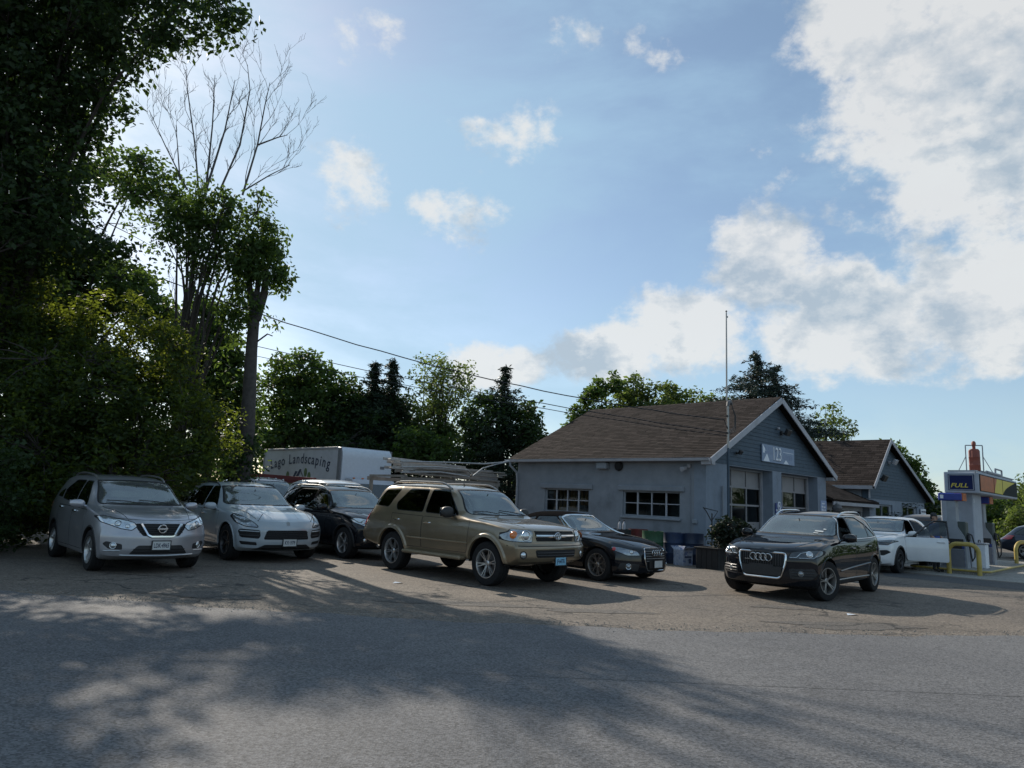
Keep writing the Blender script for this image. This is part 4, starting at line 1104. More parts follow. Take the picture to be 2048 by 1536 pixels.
    for pts in ([(1.50, .52), (3.36, .62)], [(1.36, .36), (3.3, .36)]): c.strip(c.densify(pts, 10), 'y', .014, 'black' if pts[0][1] > .5 else 'alloy_grey', 'side_moulding', out=.004)
    for sg in (1, -1): c.strip([(lerp(.10, 1.30, i / 8), sg * lerp(.50, .76, i / 8)) for i in range(9)], 'z', .006, 'gap', 'hood_seam', out=-.001)
    c.finish('black')
    c.arch_trim('black', .03, .010)
    c.wheels(('split', 5, .11, .10), 'alloy_grey', steer=R(-16))
    c.mirror(1.74, 1.14, 'black', (.15, .24, .17), .17)
    c.rails(2.3, 3.75, .63, 'chrome', .05, .016)
    c.cabin(2.3, .74, 1.45, 1.07, .68, True, 3.15)
    for a, y in ((.62, -.44), (.70, -.40)):
        pass
    mb = MB()
    for (y, z, w, h) in ((.50, 1.24, .16, .05), (.46, 1.205, .09, .035), (.58, 1.28, .05, .04)):
        p = c.fx(y, z); n = c.nrm(p); mb.box((0, 0, 0), (w, h, .003), frame(p + n * .006, (0, 1, 0), n))
    mb.build('windshield_sticker', 'plate', c.root)

# ---- white hatchback SUV at the pumps, driver's door open
def white_suv():
    S = dict(L=4.57, W=1.84, WB=2.655, fo=.95, Rt=.345, Ra=.40, tw=.225, cowl=1.33, roof_d=2.5,
        top=[(0, .90), (.04, .95), (.25, 1.0), (.8, 1.06), (1.30, 1.10), (1.42, 1.14), (2.05, 1.47), (2.3, 1.54), (2.8, 1.60), (3.2, 1.595), (3.8, 1.52), (4.15, 1.35), (4.35, 1.12), (4.45, .98), (4.57, .88)],
        bot=[(0, .28), (.3, .21), (.8, .23), (3.8, .25), (4.3, .33), (4.57, .42)],
        belt=[(0, .82), (.3, .94), (1.2, 1.04), (2.4, 1.06), (3.6, 1.10), (4.1, 1.12), (4.35, 1.0), (4.57, .84)],
        w=[(0, .95), (.5, .985), (1.0, 1.0), (2.4, .985), (3.7, 1.0), (4.3, .96), (4.57, .90)], rail=.74, drop=.09, hoodw=.80,
        nose=(.40, 2.6, [(.2, .10), (.30, .03), (.42, 0), (.70, .0), (.86, .03), (.95, .10), (1.02, .2)]),
        tail=(.25, 2.6, [(.3, .06), (.5, 0), (.75, 0), (.85, .05), (2, .05)]))
    loc, rz = place(S, G(1801, 1147), -136, 1)
    c = Car('white_suv', 'white SUV with its front door standing open beside the fuel pumps', 'car', S, loc, rz)
    c.arches()
    windshield(c, .75, 1.165, .625, 1.49)
    W = 'glass_side'
    fw = c.side_panel(rp([(1.74, 1.08), (2.50, 1.10), (2.50, 1.49), (2.22, 1.485)], .05), 'window', W, .014, -.004, 1.0)
    c.side_panel(rp([(2.57, 1.10), (2.57, 1.495), (3.10, 1.48), (3.46, 1.36), (3.46, 1.13)], .05), 'window', W, .014, -.004, 1.0)
    rear_glass(c, .55, 1.10, .50, 1.40)
    dr = doors(c, 'white', 1.44, 2.535, 3.45, .36, 1.02)
    c.handle(2.34, .92, 'white', [None, dr[0][1]]); c.handle(3.30, .95, 'white', dr[1])
    # left front door swung open on its hinges
    hx = c.X(1.44); hy = c.hw * .985
    T = Matrix.Translation((hx, hy, 0)) @ Matrix.Rotation(R(-66), 4, 'Z') @ Matrix.Translation((-hx, -hy, 0))
    d0 = dr[0][0]; d0.matrix_local = T
    def on(mb, nm, m): return mb.build(nm, m, d0)
    for o in [o for o in c.root.children if o.name.startswith('handle')]:
        if (o.bound_box[0][1] > 0) and abs(o.bound_box[0][0] - c.X(2.44)) < .2: o.parent = d0
    g = fw[0]
    if g is not None: g.parent = d0
    P = lambda d, z, o=0.0: c.fy(c.X(d), z, 1) + Vector((0, o, 0))
    mb = MB(); mb.tube([P(1.66, 1.06), P(1.98, 1.34), P(2.24, 1.505), P(2.40, 1.51), P(2.535, 1.50), P(2.535, 1.2), P(2.535, 1.04)], .026, 6); on(mb, 'window_frame', 'black_plastic')
    mb = MB(); mb.box((c.X(1.99), hy - .085, .70), (1.06, .05, .66), bev=.02); mb.box((c.X(2.0), hy - .12, .80), (.7, .05, .09), bev=.02); on(mb, 'door_card', 'trim')
    hl = rp([(.42, .80), (.45, .87), (.84, .93), (.90, .90), (.80, .80)], .02)
    c.front_panel(hl, 'headlight', 'lamp_dark', .012, .004, True)
    for sg in (1, -1): c.strip([(sg * lerp(.46, .86, i / 6), .865 + .045 * i / 6) for i in range(7)], 'x', .010, 'lens_clear', 'running_light', out=.010, side=1)
    c.front_panel(rp([(-.40, .60), (-.38, .76), (.38, .76), (.40, .60)], .05), 'grille', 'black_plastic', .0, -.006)
    c.slats(-.36, .36, (.64, .68, .72), 'gap', .008)
    c.front_panel(rp([(.46, .52), (.50, .63), (.78, .66), (.86, .60), (.70, .50)], .03), 'side_intake', 'gap', .0, -.006, True)
    c.front_panel(rp([(-.66, .30), (-.56, .44), (.56, .44), (.66, .30)], .03), 'lower_grille', 'gap', .0, -.004)
    c.strip(c.densify([(-.70, .275), (0, .265), (.70, .275)], 8), 'x', .014, 'alloy', 'chin_strip', out=.002)
    mb = MB(); p = c.fx(0, .82); mb.box((p.x + .012, 0, .82), (.01, .10, .08), bev=.004); mb.build('emblem', 'chrome', c.root)
    for sg in (1, -1): c.strip([(lerp(.10, 1.30, i / 8), sg * lerp(.46, .74, i / 8)) for i in range(9)], 'z', .006, 'gap', 'hood_seam', out=-.001)
    # dark doorway behind the open door
    c.finish('white')
    c.arch_trim('black_plastic', .05, .012)
    c.wheels(('split', 5, .10, .16), 'alloy_dark')
    c.mirror(1.72, 1.12, 'white', (.15, .23, .15), .16)
    c.cabin(2.25, .72, 1.45, 1.04, .66, True, 3.05)
for f in (gold_suv, silver_suv, pale_suv, black_suv_row, convertible, black_suv_front, white_suv): f()
# ------------------------------------------------------------------ ground, road, lot
def ground_mat(name, base, dark, light, speck, crack=0.0, stain=0.0, rough=.85, bump=.5):
    m = bpy.data.materials.new(name); m.use_nodes = True; t = m.node_tree; N = t.nodes.new; L = t.links.new; b = t.nodes['Principled BSDF']
    co = N('ShaderNodeTexCoord')
    def nz(sc_, det=8, ro=.65, dist=0.0):
        n = N('ShaderNodeTexNoise'); n.inputs['Scale'].default_value = sc_; n.inputs['Detail'].default_value = det; n.inputs['Roughness'].default_value = ro; n.inputs['Distortion'].default_value = dist
        L(co.outputs['Object'], n.inputs['Vector']); return n.outputs['Fac']
    def mr(v, a, c, d=0., e=1.):
        n = N('ShaderNodeMapRange'); L(v, n.inputs[0])
        for i, k in enumerate((a, c, d, e)): n.inputs[i + 1].default_value = k
        return n.outputs[0]
    def mix(f, a, c):
        n = N('ShaderNodeMix'); n.data_type = 'RGBA'; L(f, n.inputs[0])
        for i, k in ((6, a), (7, c)):
            if isinstance(k, tuple): n.inputs[i].default_value = (*k, 1)
            else: L(k, n.inputs[i])
        return n.outputs[2]
    c = mix(mr(nz(.35, 5), .40, .60), base, dark)
    c = mix(mr(nz(.9, 9, .72, 1.2), .55, .66, 0, .5), c, tuple(k * .62 for k in dark))
    c = mix(mr(nz(1.7, 7, .7), .52, .74, 0, .55), c, light)
    if stain > 0:
        mp = N('ShaderNodeMapping'); L(co.outputs['Object'], mp.inputs[0]); mp.inputs['Scale'].default_value = (.35, 1.2, 1)
        n = N('ShaderNodeTexNoise'); n.inputs['Scale'].default_value = 1.1; n.inputs['Detail'].default_value = 7; L(mp.outputs[0], n.inputs['Vector'])
        c = mix(mr(n.outputs['Fac'], .56, .70, 0, stain), c, tuple(k * .55 for k in base))
    v = N('ShaderNodeTexVoronoi'); v.inputs['Scale'].default_value = speck; L(co.outputs['Object'], v.inputs['Vector'])
    sepc = N('ShaderNodeSeparateColor'); L(v.outputs['Color'], sepc.inputs[0])
    k = mr(sepc.outputs[0], 0, 1, .55, 1.5)
    vm = N('ShaderNodeVectorMath'); vm.operation = 'SCALE'; L(c, vm.inputs[0]); L(k, vm.inputs['Scale']); c = vm.outputs[0]
    hgt = v.outputs['Distance']
    if crack > 0:
        mp = N('ShaderNodeMapping'); L(co.outputs['Object'], mp.inputs[0]); mp.inputs['Scale'].default_value = (.55, .9, 1)
        wn = N('ShaderNodeTexNoise'); wn.inputs['Scale'].default_value = 1.3; wn.inputs['Detail'].default_value = 6; L(co.outputs['Object'], wn.inputs['Vector'])
        ad = N('ShaderNodeVectorMath'); ad.operation = 'MULTIPLY_ADD'; L(wn.outputs['Color'], ad.inputs[0]); ad.inputs[1].default_value = (1.1, 1.1, 0); L(mp.outputs[0], ad.inputs[2])
        ve = N('ShaderNodeTexVoronoi'); ve.feature = 'DISTANCE_TO_EDGE'; ve.inputs['Scale'].default_value = .85; L(ad.outputs[0], ve.inputs['Vector'])
        e = mr(ve.outputs['Distance'], .006, .022, 1, 0); gate = mr(nz(.28, 3), .46, .56)
        ml = N('ShaderNodeMath'); ml.operation = 'MULTIPLY'; L(e, ml.inputs[0]); L(gate, ml.inputs[1])
        m2 = N('ShaderNodeMath'); m2.operation = 'MULTIPLY'; L(ml.outputs[0], m2.inputs[0]); m2.inputs[1].default_value = crack
        c = mix(m2.outputs[0], c, (.018, .017, .016))
    L(c, b.inputs['Base Color']); b.inputs['Roughness'].default_value = rough; b.inputs['Specular IOR Level'].default_value = .35
    bp = N('ShaderNodeBump'); bp.inputs['Strength'].default_value = bump; bp.inputs['Distance'].default_value = .008
    sm = N('ShaderNodeMath'); sm.operation = 'ADD'; L(hgt, sm.inputs[0]); L(nz(speck * .6, 3), sm.inputs[1]); L(sm.outputs[0], bp.inputs['Height']); L(bp.outputs[0], b.inputs['Normal'])
    return m
M['lot'] = ground_mat('lot_asphalt', (.146, .121, .098), (.112, .095, .080), (.185, .155, .124), 40, crack=.85, stain=.5)
M['road'] = ground_mat('road_asphalt', (.118, .116, .118), (.098, .097, .101), (.138, .134, .133), 62, crack=.0, stain=.18, bump=.45)
M['patch'] = ground_mat('patch_asphalt', (.075, .074, .075), (.062, .062, .064), (.09, .088, .086), 60)
M['lotpatch'] = ground_mat('lot_repair', (.105, .092, .080), (.085, .076, .068), (.135, .115, .096), 44, crack=.9, stain=.6)
M['concrete'] = ground_mat('concrete', (.30, .285, .255), (.24, .23, .21), (.36, .34, .30), 70, stain=.5)
M['earth'] = ground_mat('earth', (.045, .050, .022), (.030, .036, .016), (.075, .070, .035), 9, bump=.8)
def sheet(name, pts, z, m, parent=None):
    me = bpy.data.meshes.new(name); me.from_pydata([(x, y, z) for x, y in pts], [], [list(range(len(pts)))])
    return link(name, me, m, parent)
structure(sheet('ground', [(-900, -300), (900, -300), (900, 1500), (-900, 1500)], -.03, 'earth'))
def edge_y(x):
    x2 = max(-14, min(14, x)); y = 9.62 + .0165 * (x2 - .3) ** 2
    y += (x - x2) * (.42 if x > 0 else -.30) * (1 if x > 0 else 1)
    return y + .05 * sin(x * 2.1) + .035 * sin(x * 5.3 + 1) + .02 * sin(x * 13.1)
xs = [-60, -40, -28, -20] + [lerp(-16, 16, i / 160) for i in range(161)] + [20, 28, 40, 60]
structure(sheet('parking_lot', [(-16, 8.0), (16, 8.0)] + [(24, 12), (46, 26), (60, 60), (-18, 60), (-18, 20)], 0.0, 'lot'))
structure(sheet('road', [(-60, -30), (60, -30)] + [(x, edge_y(x)) for x in xs[::-1]], .005, 'road'))
# second paving seam of the road and a dark patch by the pumps
def ribbon(name, pts, w, z, m):
    vs = []; fs = []
    for i, (x, y) in enumerate(pts):
        wv = w * (.6 + .5 * abs(sin(i * 1.7)) + .3 * abs(sin(i * .53)))
        vs += [(x, y - wv / 2, z), (x, y + wv / 2, z)]
    for i in range(len(pts) - 1): fs.append((2 * i, 2 * i + 2, 2 * i + 3, 2 * i + 1))
    me = bpy.data.meshes.new(name); me.from_pydata(vs, [], fs); return structure(link(name, me, m))
M['seam'] = ground_mat('seam_tar', (.090, .088, .087), (.072, .071, .071), (.110, .107, .104), 60)
M['seam_light'] = ground_mat('seam_worn', (.150, .145, .138), (.125, .122, .118), (.175, .168, .155), 60)
ribbon('road_seam', [(x, 6.86 + .012 * x + .004 * sin(x * 2.1)) for x in [lerp(-.5, 16, i / 120) for i in range(121)]], .014, .0065, 'seam')
pA, pB, pC, pD = G(1760, 1142), G(2048, 1168), G(2048, 1181), G(1770, 1152)
structure(sheet('asphalt_patch', [(p.x, p.y) for p in (pA, pB + (pB - pA) * .4, pC + (pC - pD) * .4, pD)][::-1], .004, 'patch'))
# worn asphalt repairs in the lot
for k, (px, py, rx, ry) in enumerate(((1690, 1252, 1.0, .35), (1180, 1222, .8, .25), (880, 1205, 1.1, .3), (1560, 1215, .5, .2), (420, 1190, .9, .3))):
    P = G(px, py); n_ = 26; structure(sheet('asphalt_patch', [(P.x + rx * (1 + .25 * sin(3 * t + k) + .15 * sin(7 * t + 2 * k)) * cos(t), P.y + ry * (1 + .3 * sin(2 * t + k) + .12 * sin(9 * t)) * sin(t)) for t in [2 * pi * i / n_ for i in range(n_)]], .0042 + .0002 * k, 'lotpatch'))
# loose stones and grit along the road edge
def scatter_stones(name, label, n, fn, s0, s1, m):
    vs = []; fs = []
    for i in range(n):
        x, y, z = fn(); s_ = random.uniform(s0, s1); o = len(vs); a = random.random() * 6.28
        for (px, py, pz) in ((1, 0, 0), (-.3, .9, 0), (-.6, -.7, 0), (.1, .05, .8)):
            vs.append((x + s_ * (px * cos(a) - py * sin(a)), y + s_ * (px * sin(a) + py * cos(a)), z + s_ * pz * random.uniform(.5, 1)))
        fs += [(o, o + 1, o + 3), (o + 1, o + 2, o + 3), (o + 2, o, o + 3)]
    me = bpy.data.meshes.new(name); me.from_pydata(vs, [], fs); o = link(name, me, m); o['kind'] = 'stuff'; o['label'] = label; o['category'] = 'gravel'; return o
M['grit'] = mat('grit', (.20, .185, .165), .9, noise=.5, nscale=3)
def edge_pt():
    x = random.uniform(-12, 13); return (x, edge_y(x) + random.gauss(.12, .22), .004)
scatter_stones('gravel', 'loose grit along the worn edge between road and parking lot', 2600, edge_pt, .006, .018, 'grit')

# ------------------------------------------------------------------ building helpers
C0 = G(1412, 1125)
RZB = R(90) - FA
def FU(px, py, off=0.0):
    """(u, z) of a photo pixel on the plane of the shop front (off > 0: that much in front of it)"""
    P = C0 - SV * off; d = ray(px, py); t = (P - O).dot(SV) / d.dot(SV); Q = O + d * t
    return (Q - C0).dot(FV), Q.z
def holes_wall(u0, u1, z0, z1, holes, thick):
    """wall in the (u, z) plane, faces at y=0 and y=thick, with rectangular holes"""
    us = sorted({u0, u1, *[h[0] for h in holes], *[h[1] for h in holes]}); zs = sorted({z0, z1, *[h[2] for h in holes], *[h[3] for h in holes]})
    def solid(i, j):
        if i < 0 or j < 0 or i >= len(us) - 1 or j >= len(zs) - 1: return False
        u = (us[i] + us[i + 1]) / 2; z = (zs[j] + zs[j + 1]) / 2
        return not any(h[0] < u < h[1] and h[2] < z < h[3] for h in holes)
    mb = MB()
    for i in range(len(us) - 1):
        for j in range(len(zs) - 1):
            if not solid(i, j): continue
            a, b, c, d = us[i], us[i + 1], zs[j], zs[j + 1]
            mb.add([(a, 0, c), (b, 0, c), (b, 0, d), (a, 0, d)], [(0, 1, 2, 3)]); mb.add([(a, thick, c), (b, thick, c), (b, thick, d), (a, thick, d)], [(3, 2, 1, 0)])
            if not solid(i - 1, j): mb.add([(a, 0, c), (a, thick, c), (a, thick, d), (a, 0, d)], [(0, 1, 2, 3)])
            if not solid(i + 1, j): mb.add([(b, 0, c), (b, thick, c), (b, thick, d), (b, 0, d)], [(3, 2, 1, 0)])
            if not solid(i, j - 1): mb.add([(a, 0, c), (b, 0, c), (b, thick, c), (a, thick, c)], [(3, 2, 1, 0)])
            if not solid(i, j + 1): mb.add([(a, 0, d), (b, 0, d), (b, thick, d), (a, thick, d)], [(0, 1, 2, 3)])
    return mb
M['stucco'] = mat('stucco', (.222, .238, .266), .9, noise=.16, nscale=2.2, bump=.25, bscale=45, c2=(.145, .155, .175), c2_scale=.9, c2_lo=.56, c2_hi=.78)
M['pier'] = mat('pier_paint', (.21, .245, .295), .85, noise=.12, nscale=3, bump=.2, bscale=40, c2=(.15, .17, .20), c2_scale=1.3, c2_lo=.55, c2_hi=.75)
M['siding'] = mat('siding_paint', (.052, .080, .110), .7, noise=.22, nscale=3.5)
M['trimw'] = mat('trim_white', (.36, .36, .39), .6, noise=.12, nscale=3, c2=(.28, .275, .285), c2_scale=2, c2_lo=.5, c2_hi=.75)
M['trimg'] = mat('trim_grey', (.24, .26, .29), .7, noise=.12, nscale=4)
M['doorpanel'] = mat('door_panel', (.27, .26, .262), .6, noise=.14, nscale=1.6)
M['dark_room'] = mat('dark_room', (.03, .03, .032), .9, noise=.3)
def shingle_mat(name, c):
    m = mat(name, c, .95, spec=.08, noise=.25, nscale=60, bump=.3, bscale=120); t = m.node_tree
    oi = t.nodes.new('ShaderNodeAttribute'); oi.attribute_name = 'tone'; b = t.nodes['Principled BSDF']
    src = b.inputs['Base Color'].links[0].from_socket; mr = t.nodes.new('ShaderNodeMapRange'); mr.inputs[3].default_value = .6; mr.inputs[4].default_value = 1.4
    t.links.new(oi.outputs['Fac'], mr.inputs[0]); v = t.nodes.new('ShaderNodeVectorMath'); v.operation = 'SCALE'; t.links.new(src, v.inputs[0]); t.links.new(mr.outputs[0], v.inputs['Scale']); t.links.new(v.outputs[0], b.inputs['Base Color'])
    return m
M['shingle'] = shingle_mat('shingle', (.037, .029, .026))
def tone_attr(me, vals):
    a = me.attributes.new('tone', 'FLOAT', 'POINT'); a.data.foreach_set('value', vals)
def shingle_roof(roof, O_, eu, ev, len_u, len_v, singles=0, exp=.145, tab=.33, clip=None):
    """tabs lying on a slope: O_ lower corner, eu along the eave, ev up the slope"""
    eu = Vector(eu).normalized(); ev = Vector(ev).normalized(); n = eu.cross(ev).normalized()
    if n.z < 0: n = -n
    r = random.Random(3); rows = int(len_v / exp); tabs = []
    for j in range(rows):
        u = -r.random() * tab
        while u < len_u:
            w = tab * r.uniform(.8, 1.15); a, b = max(0, u + .004), min(len_u, u + w - .004); u += w
            if b - a < .04: continue
            if clip and not clip(((a + b) / 2), (j + .5) * exp): continue
            tabs.append((a, b, j, r.random(), r.uniform(-.012, .012)))
    def solid(a, b, j, sag):
        v0 = j * exp + sag; v1 = (j + 1.25) * exp; h0 = .016; h1 = .004
        P = lambda u, v, h: O_ + eu * u + ev * v + n * h
        return [P(a, v0, 0), P(b, v0, 0), P(b, v1, 0), P(a, v1, 0), P(a, v0, h0 + .004 * abs(sag) * 60), P(b, v0, h0), P(b, v1, h1), P(a, v1, h1)], [(4, 5, 6, 7), (0, 1, 5, 4), (1, 2, 6, 5), (3, 0, 4, 7)]
    tabs.sort(key=lambda t: t[0])
    vs = []; fs = []; tn = []
    for k, (a, b, j, tone, sag) in enumerate(tabs):
        V_, F_ = solid(a, b, j, sag)
        if k < singles:
            me = bpy.data.meshes.new('shingle'); me.from_pydata([tuple(p) for p in V_], [], F_); tone_attr(me, [tone] * 8); link('shingle', me, 'shingle', roof)
        else:
            o = len(vs); vs += [tuple(p) for p in V_]; fs += [[q + o for q in f] for f in F_]; tn += [tone] * 8
    me = bpy.data.meshes.new('shingles'); me.from_pydata(vs, [], fs); tone_attr(me, tn); o = link('shingles', me, 'shingle', roof); o['kind'] = 'stuff'
def clapboards(parent, u_of, z0, z1, y, step=.135, m='siding'):
    """lapped boards on a gable; u_of(z) gives the left and right end at a height"""
    z = z0
    while z < z1 - .02:
        zt = min(z + step + .02, z1); a0, b0 = u_of(z); a1, b1 = u_of(zt)
        if b0 - a0 > .06:
            mb = MB(); p = [(a0, z), (b0, z), (b1, zt), (a1, zt)]
            vs = [(p[0][0], y - .022, p[0][1]), (p[1][0], y - .022, p[1][1]), (p[2][0], y - .004, p[2][1]), (p[3][0], y - .004, p[3][1])] + [(q[0], y + .01, q[1]) for q in p]
            mb.add(vs, [(0, 1, 2, 3), (0, 4, 5, 1), (1, 5, 6, 2), (3, 7, 4, 0)]); mb.build('siding_board', m, parent)
        z += step
def board(parent, name, a, b, w, th, m, up=(0, 0, 1)):
    a = Vector(a); b = Vector(b); x = (b - a); u = Vector(up); u = u - x.normalized() * u.dot(x.normalized()); T = frame((a + b) / 2, x, u); mb = MB(); mb.box((0, 0, 0), (x.length, th, w), T, .006); return mb.build(name, m, parent)
def floodlight(parent, T, m='black_plastic', k=1.0):
    mb = MB(); mb.box((0, -.03, 0), (.12 * k, .06 * k, .12 * k), T, .01)
    o = mb.build('floodlight', m, parent); mb = MB()
    mb.box((0, 0, 0), (.30 * k, .10 * k, .20 * k), T @ TR((.02, -.22 * k, .02), rx=.5), .015); mb.tube([T @ Vector((0, -.05, 0)), T @ Vector((0, -.20 * k, 0))], .02, 6); mb.build('lamp_head', m, o)

# ------------------------------------------------------------------ the repair garage
gar = thing('repair_garage', 'grey-blue repair garage with brown shingle roof, slate siding gable and two bay doors', 'building', C0, RZB)
W1, L1, EZ, RZ1 = 9.66, 7.85, 3.12, 5.60
# side wall (x = 0 plane, seen from the left)
TS = Matrix.Rotation(R(90), 4, 'Z')                      # local x -> s, local y -> -u ; use y<0 for outside
def side_T(): return Matrix(((0, 1, 0, 0), (1, 0, 0, 0), (0, 0, 1, 0), (0, 0, 0, 1)))
sw = [(.89, 3.03, 1.24, 2.06), (4.44, 6.46, 1.24, 2.06)]
mb = holes_wall(0, L1, 0, EZ + .05, sw, .22); mb.v = [side_T() @ p for p in mb.v]; wall_s = mb.build('side_wall', 'stucco', gar)
mb = holes_wall(.22, W1 - .22, 0, EZ, [], .2); mb.v = [p + Vector((0, L1 - .2, 0)) for p in mb.v]; mb.build('back_wall', 'stucco', gar)
mb = MB(); mb.box((W1 - .11, L1 / 2, EZ / 2), (.22, L1 - .02, EZ)); mb.build('far_wall', 'stucco', gar)
for k, (s0, s1, z0, z1) in enumerate(sw):
    win = MB(); X = .10
    for s_ in (s0, s1): win.box((X, s_ + (.025 if s_ == s0 else -.025), (z0 + z1) / 2), (.06, .05, z1 - z0))
    for z_ in (z0, z1): win.box((X + .001, (s0 + s1) / 2, z_ + (.025 if z_ == z0 else -.025)), (.058, s1 - s0 - .1, .05))
    w = win.build('window', 'trimg', gar)
    n = 4
    for i in range(1, n):
        s_ = lerp(s0, s1, i / n); mb = MB(); mb.box((X - .002, s_, (z0 + z1) / 2), (.05, .05 if i != 2 else .032, z1 - z0 - .1)); mb.build('mullion', 'trimw', w)
    for i in range(n):
        a, b = lerp(s0, s1, i / n) + .03, lerp(s0, s1, (i + 1) / n) - .03
        mb = MB(); mb.box((X - .001, (a + b) / 2, lerp(z0, z1, .52)), (.042, b - a, .028)); mb.build('mullion', 'trimw', w)
        for (za, zb) in ((z0 + .05, lerp(z0, z1, .50)), (lerp(z0, z1, .54), z1 - .05)):
            mb = MB(); tl = random.uniform(-.004, .004); mb.add([(X + .01 + tl, a, za), (X + .01, b, za), (X + .01 - tl, b, zb), (X + .01, a, zb)], [(0, 1, 2, 3)]); mb.build('pane', 'glass', w)
    mb = MB(); mb.box((-.03, (s0 + s1) / 2, z1 + .085), (.10, s1 - s0 + .34, .17), bev=.02); mb.build('lintel', 'stucco', gar)
    mb = MB(); mb.box((-.02, (s0 + s1) / 2, z0 - .04), (.12, s1 - s0 + .1, .07), bev=.015); mb.build('sill', 'trimg', gar)
# things one sees inside through the side windows
M['wood'] = mat('raw_wood', (.46, .27, .14), .7, noise=.35, nscale=6)
for i in range(9):
    mb = MB(); mb.box((.75 + .03 * (i % 2), 4.98 + i * .165, 1.75), (.05, .10, 1.2)); mb.build('interior_plank', 'wood' if i % 3 else 'trimw', gar)
mb = MB(); mb.box((.6, 5.5, 1.30), (.25, 1.2, .22), bev=.02); mb.box((.6, 5.2, 1.46), (.2, .4, .1), bev=.02); mb.build('interior_carton', 'trimw', gar)
mb = MB(); mb.box((1.1, 2.0, 1.15), (.5, 2.2, .25)); mb.box((1.3, 2.6, 1.5), (.3, .5, .6)); mb.tube([(.6, 1.5, 1.25), (.6, 1.8, 1.42), (.6, 2.2, 1.30), (.6, 1.5, 1.25)], .02, 6); mb.build('interior_bench', 'grey_plastic', gar)
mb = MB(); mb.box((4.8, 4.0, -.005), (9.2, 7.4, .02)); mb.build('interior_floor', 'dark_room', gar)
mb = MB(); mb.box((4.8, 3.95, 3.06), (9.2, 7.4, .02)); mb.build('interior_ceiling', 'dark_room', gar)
# vehicle lift and hanging parts behind the bay doors
for u in (2.0, 3.9):
    mb = MB(); mb.box((u, 2.2, 1.4), (.25, .3, 2.8)); mb.tube([(u, 2.1, 1.9), (u + (.5 if u < 3 else -.5), 1.6, 1.75), (u + (.9 if u < 3 else -.9), 1.5, 1.7)], .06, 6); mb.build('lift_post', 'trimg', gar)
mb = MB(); mb.add([(2.6, 1.2, 2.2), (3.5, 1.2, 2.05), (3.5, 1.2, 2.5), (2.7, 1.2, 2.5)], [(0, 1, 2, 3)]); mb.tube([(2.3, 1.1, 2.42), (3.5, 1.1, 1.95)], .03, 6); mb.build('interior_panel', 'wood', gar)
mb = MB(); mb.tube([(2.2, .9, 2.0 - .9 * (i / 10 - .5) ** 2) for i in range(3)], .03, 6)
mb.tube([(2.4 + i * .12, .9, 1.1 + .55 * (i / 4 - 1.1) ** 2) for i in range(10)], .03, 6); mb.build('interior_hose', 'trimw', gar)
# front: piers, lintel, recessed bay doors
REC = .42
op = [(1.44, 4.70), (5.44, 8.80)]; DH = 2.97
mb = holes_wall(.0, W1, 0, DH + .03, [(op[0][0], op[0][1], -1, DH), (op[1][0], op[1][1], -1, DH)], REC - .02)
mb.v = [p + Vector((-.004, -.004, 0)) for p in mb.v]; mb.build('front_wall', 'pier', gar)
for (u0, u1) in op:
    dr_ = MB(); dr_.box(((u0 + u1) / 2, REC + .06, .58), (u1 - u0 - .02, .05, 1.14)); d = dr_.build('bay_door', 'doorpanel', gar)
    rows = [(1.16, 1.75, True), (1.75, 2.34, True), (2.34, DH, False)]
    for (za, zb, gl) in rows:
        for i in range(3):
            a, b = lerp(u0, u1, i / 3), lerp(u0, u1, (i + 1) / 3)
            mb = MB()
            if gl: mb.add([(a + .03, REC + .06, za + .03), (b - .03, REC + .06, za + .03), (b - .03, REC + .064, zb - .03), (a + .03, REC + .062, zb - .03)], [(0, 1, 2, 3)]); mb.build('pane', 'glass', d)
            else: mb.box(((a + b) / 2, REC + .07, (za + zb) / 2), (b - a - .05, .02, zb - za - .02)); mb.build('door_panel', 'doorpanel', d)
    for i in range(4):
        u = lerp(u0, u1, i / 3); mb = MB(); mb.box((u + (.03 if i == 0 else -.03 if i == 3 else 0), REC + .045, 1.16 + (DH - 1.16) / 2), (.05, .045, DH - 1.16)); mb.build('stile', 'doorpanel', d)
    for z in (1.16, 1.75, 2.34, DH - .03):
        mb = MB(); mb.box(((u0 + u1) / 2, REC + .047, z), (u1 - u0 - .02, .041, .06)); mb.build('rail', 'doorpanel', d)
    for z in (.38, .77):
        mb = MB(); mb.box(((u0 + u1) / 2, REC + .035, z), (u1 - u0 - .04, .012, .02)); mb.build('rail', 'trimg', d)
    mb = MB(); mb.box((u1 - .05, REC - .03, DH / 2), (.10, .07, DH - .01)); mb.build('door_jamb', 'trimw', gar)
    mb = MB(); mb.box(((u0 + u1) / 2, REC - .03, DH - .04), (u1 - u0 - .21, .06, .07)); mb.build('door_header', 'trimg', gar)
# gable
rise = (RZ1 - EZ) / (W1 / 2 + .22)
def gab(z):
    k = max(0.0, (z - EZ) / rise - .22); return (min(W1 / 2, k), max(W1 / 2, W1 - k))
mb = MB(); mb.add([(0, .02, DH + .03), (W1, .02, DH + .03), (W1, .02, EZ + .08), (W1 / 2, .02, RZ1 - .04), (0, .02, EZ + .08), (0, .3, DH + .03), (W1, .3, DH + .03), (W1, .3, EZ + .08), (W1 / 2, .3, RZ1 - .04), (0, .3, EZ + .08)],
    [(0, 1, 2, 3, 4), (9, 8, 7, 6, 5), (0, 5, 6, 1)]); gable = mb.build('gable', 'siding', gar)
clapboards(gable, gab, DH + .032, RZ1 - .12, 0.0)
